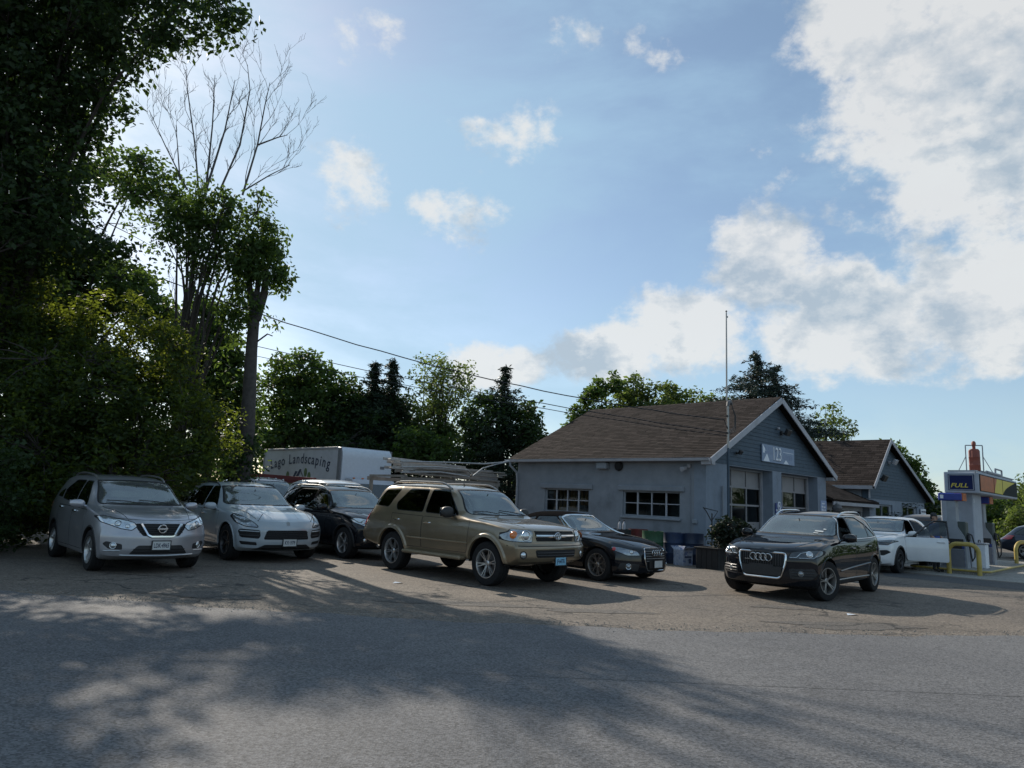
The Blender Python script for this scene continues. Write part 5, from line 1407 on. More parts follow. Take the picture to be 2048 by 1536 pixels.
# roof
roof = MB(); OV = .30
for sg in (0, 1):
    e = -.26 if sg == 0 else W1 + .26; ze = EZ - .02
    vs = [(e, -OV, ze), (e, L1 + OV, ze), (W1 / 2, L1 + OV, RZ1), (W1 / 2, -OV, RZ1)]
    vs += [(x, y, z - .09) for x, y, z in vs]; roof.add(vs, [(0, 1, 2, 3), (7, 6, 5, 4), (0, 4, 5, 1), (1, 5, 6, 2), (3, 7, 4, 0)])
roof = roof.build('roof', 'shingle', gar); tone_attr(roof.data, [.2] * len(roof.data.vertices))
sl_ = Vector((W1 / 2 + .26, 0, RZ1 - EZ + .02))
shingle_roof(roof, Vector((-.28, -OV - .01, EZ - .024)), (0, 1, 0), sl_, L1 + 2 * OV + .02, sl_.length + .02, 290)
sl2 = Vector((-(W1 / 2 + .26), 0, RZ1 - EZ + .02)); shingle_roof(roof, Vector((W1 + .28, -OV - .01, EZ - .024)), (0, 1, 0), sl2, L1 + 2 * OV + .02, sl2.length + .02, 0, exp=.29)
for i in range(28):
    mb = MB(); y = -OV + i * (L1 + 2 * OV) / 28; mb.add([(W1 / 2 - .15, y, RZ1 - .058), (W1 / 2, y, RZ1 + .028), (W1 / 2 + .15, y, RZ1 - .058), (W1 / 2 + .15, y + .34, RZ1 - .07), (W1 / 2, y + .34, RZ1 + .012), (W1 / 2 - .15, y + .34, RZ1 - .07)], [(0, 1, 4, 5), (1, 2, 3, 4), (0, 2, 1)]); o = mb.build('ridge_cap', 'shingle', roof); tone_attr(o.data, [random.random()] * len(o.data.vertices))
for (a, b) in (((-.30, -OV - .03, EZ - .13), (W1 / 2 + .01, -OV - .03, RZ1 - .11)), ((W1 + .30, -OV - .034, EZ - .13), (W1 / 2 + .03, -OV - .034, RZ1 - .12))): board(gar, 'rake_board', a, b, .20, .04, 'trimw', (0, 0, 1))
for u in (-.16, W1 + .16):
    mb = MB(); mb.box((u, -.16, EZ - .17), (.34, .30, .13), bev=.01); mb.build('eave_return', 'trimw', gar)
# gutter with its lip, fascia, downspout
mb = MB(); prof = [(-.27, 0), (-.285, -.07), (-.33, -.10), (-.385, -.085), (-.40, 0), (-.385, .0), (-.375, -.07), (-.33, -.085), (-.295, -.06), (-.285, 0)]
vs = [(x, y, EZ - .03 + z) for y in (-OV, L1 + OV + .05) for x, z in prof]; k = len(prof)
mb.add(vs, [(i, (i + 1) % k, k + (i + 1) % k, k + i) for i in range(k)] + [list(range(k)), [k + i for i in range(k)]]); mb.build('gutter', 'trimw', gar)
mb = MB(); mb.box((-.14, L1 / 2, EZ - .10), (.24, L1 + .5, .035)); mb.build('soffit', 'trimg', gar)
mb = MB(); mb.tube([(-.33, L1 + .10, EZ - .12), (-.33, L1 + .10, EZ - .25), (-.08, L1 - .02, EZ - .5), (-.06, L1 - .05, EZ - .8), (-.06, L1 - .05, .1)], .045, 8); mb.build('downspout', 'trimg', gar)
# sign 123 on the gable
M['signbg'] = mat('sign_board', (.20, .26, .37), .5, noise=.1); M['signwhite'] = mat('sign_white', (.72, .74, .78), .5, noise=.08); M['signmid'] = mat('sign_mid', (.18, .23, .34), .5, noise=.1)
u0, u1, z0, z1 = 3.76, 6.46, 3.27, 3.87
sg_ = thing('shop_sign', 'long pale blue sign reading 123 on the slate siding gable', 'sign', C0 + FV * u0 - SV * .05 + Vector((0, 0, z0)), RZB)
w, h = u1 - u0, z1 - z0
mb = MB(); mb.box((w / 2, 0, h / 2), (w, .03, h)); mb.build('board', 'signbg', sg_)
ST = lambda x, z, o=.017: frame((x, -o, z), (1, 0, 0), (0, -1, 0))
mb = MB()
for (a, b, c, d, e, f) in ((.05, .58, .45, .30, .08, .30), (.10, .02, .38, .30, .60, .02), (1.75, .02, 1.95, .16, 2.2, .02)): mb.add([(a, -.0165, b), (c, -.0165, d), (e, -.0165, f)], [(0, 1, 2)])
mb.build('pattern', 'signwhite', sg_)
mb = MB(); mb.add([(1.72, -.0165, .42), (2.62, -.0165, .42), (2.62, -.0165, .435), (1.72, -.0165, .435)], [(0, 1, 2, 3)]); mb.build('line', 'signwhite', sg_)
lettering('123', .66, 'ink', sg_, ST(1.20, .29, .0185), sx=.80, bold=.022); lettering('123', .66, 'signwhite', sg_, ST(1.20, .30, .0205), sx=.80, bold=.006)
mb = MB()
for (x, z, ww, hh) in ((.52, .33, .62, .10), (.30, .46, .10, .14), (.62, .47, .30, .12), (1.85, .27, .16, .22), (2.02, .25, .10, .17), (2.16, .25, .10, .17), (2.31, .25, .10, .17), (2.46, .25, .10, .17)): mb.box((x, -.016, z), (ww, .004, hh))
mb.build('faded_print', 'signmid', sg_)
# lights, meter, wiring on the garage
for (u, z) in ((5.4, 4.38), (1.9, 3.40)): floodlight(gar, TR((u, -.03, z)), 'black_plastic', 1.15 if z > 4 else .7)
mb = MB(); mb.box((5.05, -.09, 4.52), (.1, .1, .1), bev=.03); mb.build('sensor', 'trimw', gar)
T = Matrix.Rotation(R(-90), 4, 'Z')
mb = MB(); mb.box((-.13, 3.78, 2.86), (.26, .42, .22), bev=.03); mb.box((-.13, 3.78, 3.0), (.20, .34, .08), bev=.02); mb.build('wall_light', 'trimg', gar)
mb = MB(); mb.lathe([(0, 0), (.16, 0), (.17, .04), (.12, .1), (0, .1)], 14, TR((-.02, 3.18, 2.86), ry=-pi / 2)); mb.build('wall_horn', 'gap', gar)
mb = MB(); mb.box((-.05, .55, 2.86), (.09, .12, .12), bev=.02)
for dy in (.10, .22): mb.lathe([(0, 0), (.04, .0), (.05, .14), (.06, .2), (0, .2)], 10, TR((-.10, .62, 2.84 - dy * .3), rz=R(150) + dy, ry=R(105)))
mb.build('spot_lamps', 'trimw', gar)
mb = MB(); mb.tube([(-.015, .52, 2.8), (-.015, .52, .1)], .012, 5); mb.build('wall_conduit', 'stucco', gar)
mb = MB(); mb.box((-.03, .36, 1.18), (.07, .16, .13), bev=.015); mb.build('outlet_box', 'trimg', gar)
# blue panel on the centre pier and a lettered panel on the end pier
M['signblue'] = mat('sign_blue', (.03, .055, .20), .45, noise=.1)
ua, za = FU(1549, 1006); ub, zb = FU(1562, 1027)
sb = thing('pier_sign', 'small navy blue sign with white crest on the pier between the bay doors', 'sign', C0 + FV * ua - SV * .03 + Vector((0, 0, zb)), RZB)
w, h = max(.55, ub - ua), za - zb
mb = MB(); mb.box((w / 2, 0, h / 2), (w, .025, h), bev=.004); mb.build('board', 'signblue', sb)
mb = MB(); mb.tube([(w / 2 + .11 * cos(t), -.02, h * .72 + .13 * sin(t)) for t in [2 * pi * i / 20 for i in range(20)]], .028, 6, closed=True); mb.box((w / 2, -.018, h * .72), (.07, .012, .09)); mb.build('crest', 'signwhite', sb)
mb = MB(); mb.box((w / 2, -.0145, h * .30), (w * .92, .006, h * .17)); mb.build('band', 'signwhite', sb)
mb = MB()
for i in range(5): mb.box((w * (.16 + i * .17), -.0185, h * .30), (w * .09, .003, h * .07))
mb.build('faded_print', 'signblue', sb); mb = MB()
for i in range(4): mb.box((w * (.24 + i * .17), -.0145, h * .11), (w * .12, .003, h * .07))
mb.build('faded_print', 'signwhite', sb)
pc = thing('pier_poster', 'pale blue lettered poster low on the end pier of the garage', 'sign', C0 + FV * 8.98 - SV * .02 + Vector((0, 0, 1.25)), RZB)
mb = MB(); mb.box((.33, 0, .42), (.62, .012, .84)); mb.build('sheet', mat('poster', (.30, .38, .56), .6, noise=.3, nscale=9), pc)
mb = MB()
for (x, z, ww, hh) in ((.2, .60, .16, .07), (.42, .58, .18, .07), (.18, .48, .1, .08), (.34, .46, .1, .08), (.5, .46, .1, .08), (.16, .22, .09, .24), (.32, .2, .09, .2), (.48, .2, .1, .22), (.3, .72, .3, .05)): mb.box((x, -.009, z), (ww, .003, hh))
mb.build('faded_print', 'signwhite', pc)

# service mast with weatherhead and meter
mast = thing('service_mast', 'grey electric service mast with weatherhead beside the garage corner', 'mast', C0 + FV * .72 - SV * .36, RZB)
mb = MB(); mb.tube([(0, 0, 3.45), (0, 0, 4.78)], .036, 8); mb.build('conduit', 'alloy_grey', mast); mb = MB(); mb.tube([(0, 0, .9), (0, 0, 3.46)], .042, 8); mb.build('conduit', 'siding', mast)
mb = MB(); mb.tube([(0, 0, 4.76), (.03, 0, 4.88), (.14, 0, 4.93), (.24, 0, 4.86)], [.055, .06, .06, .05], 8); mb.build('weatherhead', 'grey_plastic', mast)
mb = MB(); mb.box((.02, .20, 1.15), (.28, .12, .42), bev=.02); mb.lathe([(0, 0), (.09, 0), (.09, .06), (.05, .1), (0, .1)], 14, TR((.02, .14, 1.22), rx=pi / 2)); mb.tube([(.22, .30, 2.3), (.22, .30, 1.3)], .03, 6); mb.build('meter_box', 'trimg', mast)
for (z, l) in ((4.45, .14), (3.92, .16)): 
    mb = MB(); mb.box((0, 0, z), (l, .06, .05)); mb.build('insulator_bracket', 'black_plastic', mast)
mb = MB()
for k in range(3): mb.tube([(.24, 0, 4.86), (.36 + .03 * k, -.05, 4.5), (.34 + .03 * k, -.05, 4.15 - .06 * k), (.1, 0, 4.0 - .04 * k), (-.2 - .06 * k, -.02, 4.18 + .08 * k)], .012, 5)
mb.build('drip_loop', 'black_plastic', mast)

# ------------------------------------------------------------------ the second shop and the link between
shop = thing('store_building', 'grey shop with steep slate siding gable and brown shingle roof beyond the garage', 'building', C0, RZB)
UL, ZL = FU(1735, 969); UR, ZR = FU(1853, 1000); UP, ZP = FU(1768, 879); ZSB = 2.36; D2 = 8.0
def gab2(z):
    l = UL + .12 if z < ZL else lerp(UL + .12, UP, min(1, (z - ZL) / (ZP - ZL))); r = lerp(UP, UR - .15, max(0, min(1, (ZP - z) / (ZP - ZR)))); return (l, r)
bays = []
for a, b in ((1751, 1785), (1805, 1834)):
    bays.append((FU(a, 1012)[0], FU(b, 1014)[0]))
hl_ = [(a, b, .55, 2.12) for a, b in bays]
mb = holes_wall(UL + .15, UR - .5, 0, ZSB, hl_, .30); mb.build('front_wall', 'pier', shop)
mb = MB(); mb.box((UL + .26, D2 / 2 + .16, ZL / 2), (.22, D2 - .32, ZL)); mb.build('side_wall', 'stucco', shop)
mb = MB(); mb.box((UR - .62, D2 / 2 + .16, ZR / 2), (.22, D2 - .32, ZR)); mb.build('far_wall', 'stucco', shop)
mb = MB(); g2 = [(UL + .13, ZSB), (UR - .25, ZSB), (UP, ZP - .05), (UL + .13, ZL)]; mb.add([(u, .02, z) for u, z in g2] + [(u, .28, z) for u, z in g2], [(0, 1, 2, 3), (7, 6, 5, 4), (0, 4, 5, 1), (3, 7, 4, 0)]); gb2 = mb.build('gable', 'siding', shop)
clapboards(gb2, gab2, ZSB, ZP - .1, 0.0, .15)
for (a, b) in bays:
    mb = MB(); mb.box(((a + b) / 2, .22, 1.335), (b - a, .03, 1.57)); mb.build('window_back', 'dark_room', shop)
    mb = MB()
    for u in (a + .04, b - .14): mb.box((u, .10, 1.335), (.08 if u < b - .2 else .26, .06, 1.56))
    mb.box(((a + b) / 2 - .05, .101, 1.18), (b - a - .34, .05, .05)); mb.box(((a + b) / 2 - .1, .099, 1.335), (.05, .05, 1.55)); mb.box(((a + b) / 2, .1, 2.08), (b - a - .3, .055, .06)); w = mb.build('window', 'trimg', shop)
    for (za, zb_) in ((.6, 1.15), (1.21, 2.05)): mb = MB(); mb.add([(a + .08, .115, za), (b - .27, .115, za), (b - .27, .118, zb_), (a + .08, .117, zb_)], [(0, 1, 2, 3)]); mb.build('pane', 'glass', w)
roof2 = MB()
vl = [(UL - .12, -.3, ZL - .06), (UL - .12, D2 + .3, ZL - .06), (UP, D2 + .3, ZP), (UP, -.3, ZP)]; vr = [(UR + .1, -.3, ZR - .04), (UR + .1, D2 + .3, ZR - .04), (UP, D2 + .3, ZP), (UP, -.3, ZP)]
for vs in (vl, vr): vs = vs + [(x, y, z - .1) for x, y, z in vs]; roof2.add(vs, [(0, 1, 2, 3), (7, 6, 5, 4), (0, 4, 5, 1), (1, 5, 6, 2), (3, 7, 4, 0)])
roof2 = roof2.build('roof', 'shingle', shop); tone_attr(roof2.data, [.25] * len(roof2.data.vertices))
s2 = Vector((UP - UL + .12, 0, ZP - ZL + .06)); shingle_roof(roof2, Vector((UL - .14, -.31, ZL - .065)), (0, 1, 0), s2, D2 + .62, s2.length, 0)
s3 = Vector((UP - UR - .1, 0, ZP - ZR + .04)); shingle_roof(roof2, Vector((UR + .12, -.31, ZR - .045)), (0, 1, 0), s3, D2 + .62, s3.length, 0, exp=.29)
board(shop, 'rake_board', (UL - .14, -.33, ZL - .14), (UP, -.33, ZP - .08), .18, .04, 'trimw'); board(shop, 'rake_board', (UR + .12, -.334, ZR - .14), (UP, -.334, ZP - .1), .18, .04, 'trimw')
mb = MB(); mb.box((UL - .14, D2 / 2, ZL - .13), (.05, D2 + .5, .16)); mb.build('fascia', 'trimw', shop)
mb = MB(); mb.box((UL + .10, -.03, (ZSB + ZL) / 2), (.10, .05, ZL - ZSB)); mb.build('corner_board', 'trimw', shop)
u_, z_ = FU(1776, 925); floodlight(shop, TR((u_, -.03, z_)), 'trimw', 1.3)
u_, z_ = FU(1752, 957); floodlight(shop, TR((u_, -.03, z_)), 'black_plastic', 1.5)
# price / service board at the far end
ua, za = FU(1842, 1013, .1); ub, zb = FU(1852, 1046, .1)
bd = thing('service_board', 'tall narrow service list board at the far end of the shop', 'sign', C0 + FV * ua - SV * .08 + Vector((0, 0, .35)), RZB)
mb = MB(); mb.box((.45, 0, .85), (.9, .03, 1.7)); mb.build('board', 'signwhite', bd)
for i in range(6):
    mb = MB(); mb.box((.45, -.018, 1.55 - i * .16), (.78, .006, .07)); mb.build('line', 'ink', bd)
mb = MB(); mb.box((.45, -.018, .4), (.84, .008, .62)); mb.build('panel', 'wood', bd)

link_ = thing('store_entrance', 'low shopfront with white fascia and glass door between the garage and the shop', 'building', C0, RZB)
e0, ze0 = FU(1667, 996, .22); e1, ze1 = FU(1757, 1008, .22); ZE = (ze0 + ze1) / 2
UA, UB = W1 + .02, UL + .12
mb = MB(); vs = [(e0 - .05, -.25, ZE), (e1, -.25, ZE), (UB + .3, 3.2, ZE + 1.4), (UA + .3, 3.2, ZE + 1.4)]; vs += [(x, y, z - .09) for x, y, z in vs]
mb.add(vs, [(0, 1, 2, 3), (7, 6, 5, 4), (0, 4, 5, 1), (1, 5, 6, 2), (2, 6, 7, 3), (3, 7, 4, 0)]); rf3 = mb.build('roof', 'shingle', link_); tone_attr(rf3.data, [.25] * len(rf3.data.vertices))
s4 = Vector((0, 3.45, 1.4)); shingle_roof(rf3, Vector((e0 - .05, -.27, ZE - .002)), (1, 0, 0), s4, e1 - e0 + .05, s4.length, 0)
mb = MB(); mb.box(((e0 + e1) / 2, -.22, ZE - .15), (e1 - e0 + .06, .06, .16), bev=.01); mb.build('fascia', 'trimw', link_)
mb = MB(); mb.box(((UA + UB) / 2, .32, ZE - .27), (UB - UA, .06, .30)); mb.build('header', 'trimw', link_)
pos = [(UA + .15, 1.3), (UA + 1.35, 1.1), (UA + 2.4, 1.1)]
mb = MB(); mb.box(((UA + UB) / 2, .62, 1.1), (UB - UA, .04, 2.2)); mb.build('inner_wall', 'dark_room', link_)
for u in (UA + .05, UA + 1.25, UA + 2.35, UA + 3.35, UA + 4.3, UB - .1):
    mb = MB(); mb.box((u, .33, (ZE - .42) / 2), (.10, .08, ZE - .42)); mb.build('post', 'trimw', link_)
for k, u in enumerate((UA + .05, UA + 1.25, UA + 2.35, UA + 3.35)):
    b = (UA + 1.25, UA + 2.35, UA + 3.35, UA + 4.3)[k]
    mb = MB(); mb.add([(u + .05, .34, .5 if k < 3 else .1), (b - .05, .34, .5 if k < 3 else .1), (b - .05, .343, ZE - .43), (u + .05, .342, ZE - .43)], [(0, 1, 2, 3)]); mb.build('pane' if k < 3 else 'glass_door', 'glass', link_)
    if k < 3: mb = MB(); mb.box(((u + b) / 2, .35, .25), (b - u - .1, .05, .5)); mb.build('base_panel', 'trimw', link_)
mb = MB(); mb.box((UA + .62, .31, 1.62), (.8, .02, .5)); o = mb.build('window_notice', 'ink_black', link_); mb = MB(); mb.box((UA + .62, .297, 1.62), (.34, .004, .10)); mb.box((UA + .62, .297, 1.44), (.5, .004, .05)); mb.build('faded_print', 'signwhite', o)
mb = MB(); mb.box((UA + 2.9, .31, 1.1), (.5, .012, .6)); mb.build('window_notice', 'signwhite', link_)
mb = MB(); mb.lathe([(0, -.2), (.16, -.12), (.2, .0), (.14, .14), (0, .2)], 12, TR((UA + .3, -.3, ZE - .35))); mb.tube([(UA + .3, -.3, ZE - .2), (UA + .3, -.3, ZE - .05)], .012, 5); o = mb.build('hanging_basket', 'grey_plastic', link_)
# ------------------------------------------------------------------ drums, box, planter by the garage
def drum(px, py, rad, h, m, label, lid='grey_plastic', z=0):
    P = G(px, py); o = thing('steel_drum', label, 'drum', (P.x, P.y, 0), random.random() * 6, 'drums along the garage wall')
    mb = MB(); r = rad
    prof = [(r * .96, 0), (r, .02), (r, .27), (r * 1.03, .29), (r, .31), (r, .56), (r * 1.03, .58), (r, .60), (r, h - .03), (r * 1.015, h - .015), (r * 1.015, h), (r * .97, h), (r * .96, h - .025)]
    mb.lathe(prof, 28, cap=False); mb.build('barrel', m, o)
    mb = MB(); mb.lathe([(0, h - .022), (r * .965, h - .022)], 28, cap=False); mb.lathe([(0, h + .005), (.035, h + .005), (.035, h - .02)], 10, TR((r * .6, 0, 0))); mb.build('lid', lid, o)
    return o
M['drum_black'] = mat('drum_black', (.018, .019, .024), .45, noise=.3); M['drum_red'] = mat('drum_red', (.13, .016, .015), .6, noise=.3, c2=(.08, .022, .016), c2_scale=5)
M['drum_green'] = mat('drum_green', (.016, .070, .030), .55, noise=.25, c2=(.05, .07, .04), c2_scale=6, c2_lo=.6, c2_hi=.75); M['drum_blue'] = mat('drum_blue', (.011, .030, .080), .6, noise=.25, c2=(.03, .04, .07), c2_scale=5); M['drum_navy'] = mat('drum_navy', (.012, .024, .055), .5, noise=.3)
dB = drum(1240, 1119, .31, .88, 'drum_black', 'black steel drum with two bottles standing on it', 'black_plastic')
drum(1276, 1118, .29, .88, 'drum_red', 'red steel drum beside the green one under the garage window', 'drum_red')
drum(1305, 1125, .30, .88, 'drum_green', 'green steel drum with pale rusty lid rim')
drum(1347, 1126, .31, .86, 'drum_blue', 'bright blue drum behind the printed carton', 'drum_blue'); drum(1385, 1128, .31, .86, 'drum_navy', 'navy drum next to the planter', 'drum_navy')
for k, dx_ in enumerate((-.05, .09)):
    o = MB(); o.lathe([(0, 0), (.042, 0), (.045, .02), (.045, .16), (.03, .20), (.016, .22), (.016, .25), (0, .25)], 12)
    b = o.build('oil_bottle', 'trimw', None, dB.location + Vector((dx_, -.12 + .05 * k, .862))); tag(b, ('small white bottle on the black drum, beside the garage wall'), 'bottle', 'bottles on the drum')
    o = MB(); o.lathe([(0, .25), (.02, .25), (.02, .285), (0, .285)], 10); o.build('cap', 'ink_black', b)
# printed carton with open flaps
P = G(1366, 1130); cb = thing('carton', 'open cardboard carton printed in blue and white in front of the blue drums', 'box', (P.x, P.y, 0), R(38))
M['carton'] = mat('carton', (.30, .32, .38), .8, noise=.35, nscale=7, c2=(.12, .15, .26), c2_scale=6, c2_lo=.5, c2_hi=.58)
mb = MB(); w, d, h = .40, .34, .42
for (c, s_) in (((0, -d / 2, h / 2), (w, .008, h)), ((0, d / 2, h / 2), (w, .008, h)), ((-w / 2, 0, h / 2), (.008, d - .01, h)), ((w / 2, 0, h / 2), (.008, d - .01, h)), ((0, 0, .006), (w - .02, d - .02, .008))): mb.box(c, s_)
mb.build('carton_body', 'carton', cb)
for (T, l) in ((TR((0, -d / 2, h), rx=R(55)), w), (TR((0, d / 2, h), rx=R(-50)), w), (TR((-w / 2, 0, h), rz=R(90), rx=R(40)), d), (TR((w / 2, 0, h), rz=R(-90), rx=R(50)), d)):
    mb = MB(); mb.box((0, 0, .07), (l - .01, .006, .14), T); mb.build('flap', 'carton', cb)
mb = MB(); mb.box((0, -d / 2 - .0055, .23), (.3, .002, .05)); mb.box((.08, -d / 2 - .0055, .12), (.12, .002, .12)); mb.build('print', 'ink', cb)

# ------------------------------------------------------------------ leaves and branches
def leaf_mesh(name, centers, size, n_per, spread, m, parent=None, droop=.3, aspect=.55, sizevar=.4, tone_by=None, flat=1.0):
    """a mass of separate leaf blades around cluster centres"""
    k = len(centers) * n_per
    C_ = np.repeat(np.array(centers, float), n_per, axis=0)
    off = rng.normal(0, 1, (k, 3)); off /= (np.linalg.norm(off, axis=1, keepdims=True) + 1e-9); off *= (rng.random((k, 1)) ** .45)
    sp = np.repeat(np.array(spread, float) if hasattr(spread, '__len__') else np.full(len(centers), spread), n_per)[:, None]
    P = C_ + off * sp * np.array([1, 1, .75 * flat])
    a = rng.normal(0, 1, (k, 3)); a[:, 2] = a[:, 2] * .5 - droop; a /= np.linalg.norm(a, axis=1, keepdims=True)
    b = rng.normal(0, 1, (k, 3)); b -= a * (a * b).sum(1, keepdims=True); b /= np.linalg.norm(b, axis=1, keepdims=True)
    s_ = size * (1 + sizevar * (rng.random((k, 1)) * 2 - 1))
    h = a * s_; w = b * s_ * aspect * .5
    V_ = np.stack([P, P + h * .45 + w, P + h, P + h * .45 - w], 1).reshape(-1, 3)
    me = bpy.data.meshes.new(name); me.vertices.add(4 * k); me.vertices.foreach_set('co', V_.ravel().astype(np.float32))
    me.loops.add(4 * k); me.loops.foreach_set('vertex_index', np.arange(4 * k, dtype=np.int32))
    me.polygons.add(k); me.polygons.foreach_set('loop_start', np.arange(0, 4 * k, 4, dtype=np.int32)); me.polygons.foreach_set('loop_total', np.full(k, 4, np.int32))
    me.update(calc_edges=True)
    tn = np.clip(np.repeat(np.repeat(rng.random(len(centers)) * .6, n_per) + rng.random(k) * .4, 4), 0, 1).astype(np.float32)
    at = me.attributes.new('tone', 'FLOAT', 'POINT'); at.data.foreach_set('value', tn)
    return link(name, me, m, parent)
M['bark'] = mat('bark', (.055, .046, .040), .95, noise=.4, nscale=9, bump=.6, bscale=30)
M['bark_dead'] = mat('bark_dead', (.13, .12, .115), .95, noise=.35, nscale=9, bump=.5, bscale=30)
M['leaf'] = leaf_mat('leaf', (.050, .086, .024), (.12, .19, .028), .4, .45)
M['leaf_dark'] = leaf_mat('leaf_dark', (.025, .048, .016), (.06, .105, .018), .4, .36)
M['leaf_bush'] = leaf_mat('leaf_bush', (.024, .045, .011), (.25, .31, .03), .4, .38)
M['leaf_light'] = leaf_mat('leaf_light', (.085, .115, .035), (.16, .22, .04), .4, .5)
M['leaf_black'] = leaf_mat('leaf_black', (.014, .022, .012), (.02, .035, .01), .4, .2)
M['needle'] = leaf_mat('needle', (.020, .036, .020), (.03, .05, .02), .4, .2)
M['needle_blue'] = leaf_mat('needle_blue', (.026, .042, .034), (.03, .05, .03), .4, .2)
# sunlit patches of ground and bush: leaf clusters shading them are mostly left out
LIT_G = [[(0, 1185), (0, 1226), (120, 1240), (250, 1252), (420, 1242), (560, 1264), (700, 1256), (780, 1232), (500, 1212), (250, 1190)],
         [(480, 1165), (640, 1132), (700, 1105), (2100, 1105), (2100, 1300), (1420, 1296), (1250, 1272), (1050, 1246), (780, 1236), (620, 1214)],
         [(1390, 1275), (2100, 1285), (2100, 1600), (1240, 1600), (1210, 1465), (1120, 1400), (1040, 1362), (1150, 1345), (1300, 1350)],
         [(180, 1600), (430, 1425), (520, 1405), (700, 1412), (730, 1395), (820, 1345), (930, 1352), (1000, 1385), (1090, 1440), (1200, 1470), (1260, 1600)]]
LIT_B = [(70, 460), (220, 500), (330, 560), (450, 650), (530, 820), (520, 960), (430, 930), (380, 820), (290, 760), (180, 710), (70, 660)]
CAMI = camM.inverted()
def to_px(p):
    q = CAMI @ (Vector(p) - O)
    return (1024 - FPX * q.x / q.z, 768 + FPX * q.y / q.z) if q.z < -.1 else None
def lets_sun(p):
    p = Vector(p); g = p - SUNV * (p.z / SUNV.z)
    if p.y > 19.9:
        a = to_px(p - SUNV * ((p.y - 19.3) / SUNV.y))
        if a and inside(LIT_B, *a): return 2
    if g.y > 3:
        a = to_px(g)
        if a and any(inside(L_, *a) for L_ in LIT_G): return 1
    return 0
def in_blobs(blobs, n, shell=.5, zmin=None, sun=0.0):
    """points inside a set of ellipsoids (centre, radii), denser towards their skins"""
    vol = np.array([b[1][0] * b[1][1] * b[1][2] for b in blobs]); pick = rng.choice(len(blobs), n, p=vol / vol.sum()); out = []
    for i in pick:
        c, r = blobs[i]; v = rng.normal(0, 1, 3); v /= np.linalg.norm(v); q = rng.random() ** (1 / 3) * (1 - shell) + shell * rng.random() ** .25
        p = np.array(c) + v * np.array(r) * q
        if zmin is not None and p[2] < zmin: p[2] = zmin + rng.random() * .4
        if sun:
            ls = lets_sun(p)
            if ls and rng.random() < (.98 if ls == 2 else sun): continue
        out.append(p)
    return np.array(out)
def px_blobs(lst):
    """ellipsoids given as photo pixel, distance, half-width and half-height in pixels, depth factor"""
    out = []
    for (px, py, Y, rx, ry, *dep) in lst:
        c = atY(px, py, Y); k = (c - O).length / FPX; r = (rx * k, (dep[0] if dep else 1.0) * (rx + ry) / 2 * k, ry * k); out.append((tuple(c), r))
    return out
def make_tree(name, label, base, blobs, n_clusters, n_leaf, leaf, spread, m, trunk_r=.22, trunk_top=None, limbs=14, bark='bark', group=None, droop=.3, shell=.45, twigs=True, zmin=None, aspect=.55, flat=1.0, sun=False):
    t = thing(name, label, 'tree', base, 0, group); b = Vector(base)
    cl = in_blobs(blobs, n_clusters, shell, zmin, sun)
    top = Vector(trunk_top) if trunk_top else Vector((np.average([x[0][0] for x in blobs]), np.average([x[0][1] for x in blobs]), max(x[0][2] for x in blobs)))
    mb = MB(); pts = []; k = 9
    for i in range(k + 1):
        q = i / k; p = b.lerp(top, q) + Vector((random.gauss(0, .12), random.gauss(0, .12), 0)) * (1 if 0 < i < k else 0) * min(1, trunk_r * 4); pts.append(p)
    mb.tube([p - b for p in pts], [trunk_r * (1.25 if i == 0 else 1) * (1 - .85 * i / k) + .012 for i in range(k + 1)], 9)
    nodes = []
    for i in range(limbs):
        c = Vector(cl[int(rng.integers(len(cl)))]); q = min(.95, max(.18, random.uniform(.25, .8))); s0 = pts[0].lerp(pts[-1], q) if False else pts[min(k, int(q * k))]
        if c.z < s0.z - .5: s0 = pts[max(1, int(.25 * k))]
        mid = s0.lerp(c, .5) + Vector((0, 0, .12 * (c - s0).length)) + Vector((random.gauss(0, .15), random.gauss(0, .15), 0))
        r0 = trunk_r * .32 * (1 - .6 * q) + .010; mb.tube([s0 - b, mid - b, c - b], [r0, r0 * .6, .012], 6); nodes += [s0, mid, s0.lerp(mid, .5), mid.lerp(c, .5), c]
    if twigs and nodes:
        na = np.array([tuple(n) for n in nodes])
        for c in cl[::2]:
            dd = np.linalg.norm(na - c, axis=1); j = int(dd.argmin()); a = Vector(na[j]); c = Vector(c)
            if .15 < dd[j] < 4: mb.tube([a - b, a.lerp(c, .55) - b + Vector((random.gauss(0, .08), random.gauss(0, .08), .05)), c - b], [.02, .014, .006], 4, cap=False)
    mb.build('trunk', bark, t)
    sp = rng.uniform(.7, 1.25, len(cl)) * spread
    o = leaf_mesh('crown', cl - np.array(base), leaf, n_leaf, sp, m, t, droop, aspect, flat=flat)
    return t
# shrub and planter at the garage corner
P = G(1425, 1137); pl = thing('planter', 'dark wooden planter box holding a bushy dark shrub by the garage corner', 'planter', (P.x, P.y, 0), R(45.9))
M['darkwood'] = mat('dark_wood', (.017, .016, .016), .75, noise=.4, nscale=7)
w, h = .62, .52
for k in range(4):
    for i in range(4):
        T = Matrix.Rotation(k * pi / 2, 4, 'Z'); mb = MB(); mb.box(((i - 1.5) * w / 4, -w / 2, h / 2), (w / 4 - .008, .03, h), T, .004); mb.build('plank', 'darkwood', pl)
    mb = MB(); mb.box((0, -w / 2 - .01, h + .02), (w + .10, .08, .04), Matrix.Rotation(k * pi / 2, 4, 'Z') @ TR((0, .002 * (k % 2), .001 * k)), .008); mb.build('rim', 'darkwood', pl)
mb = MB(); mb.box((0, 0, h - .06), (w - .06, w - .06, .04)); mb.build('soil', 'earth', pl)
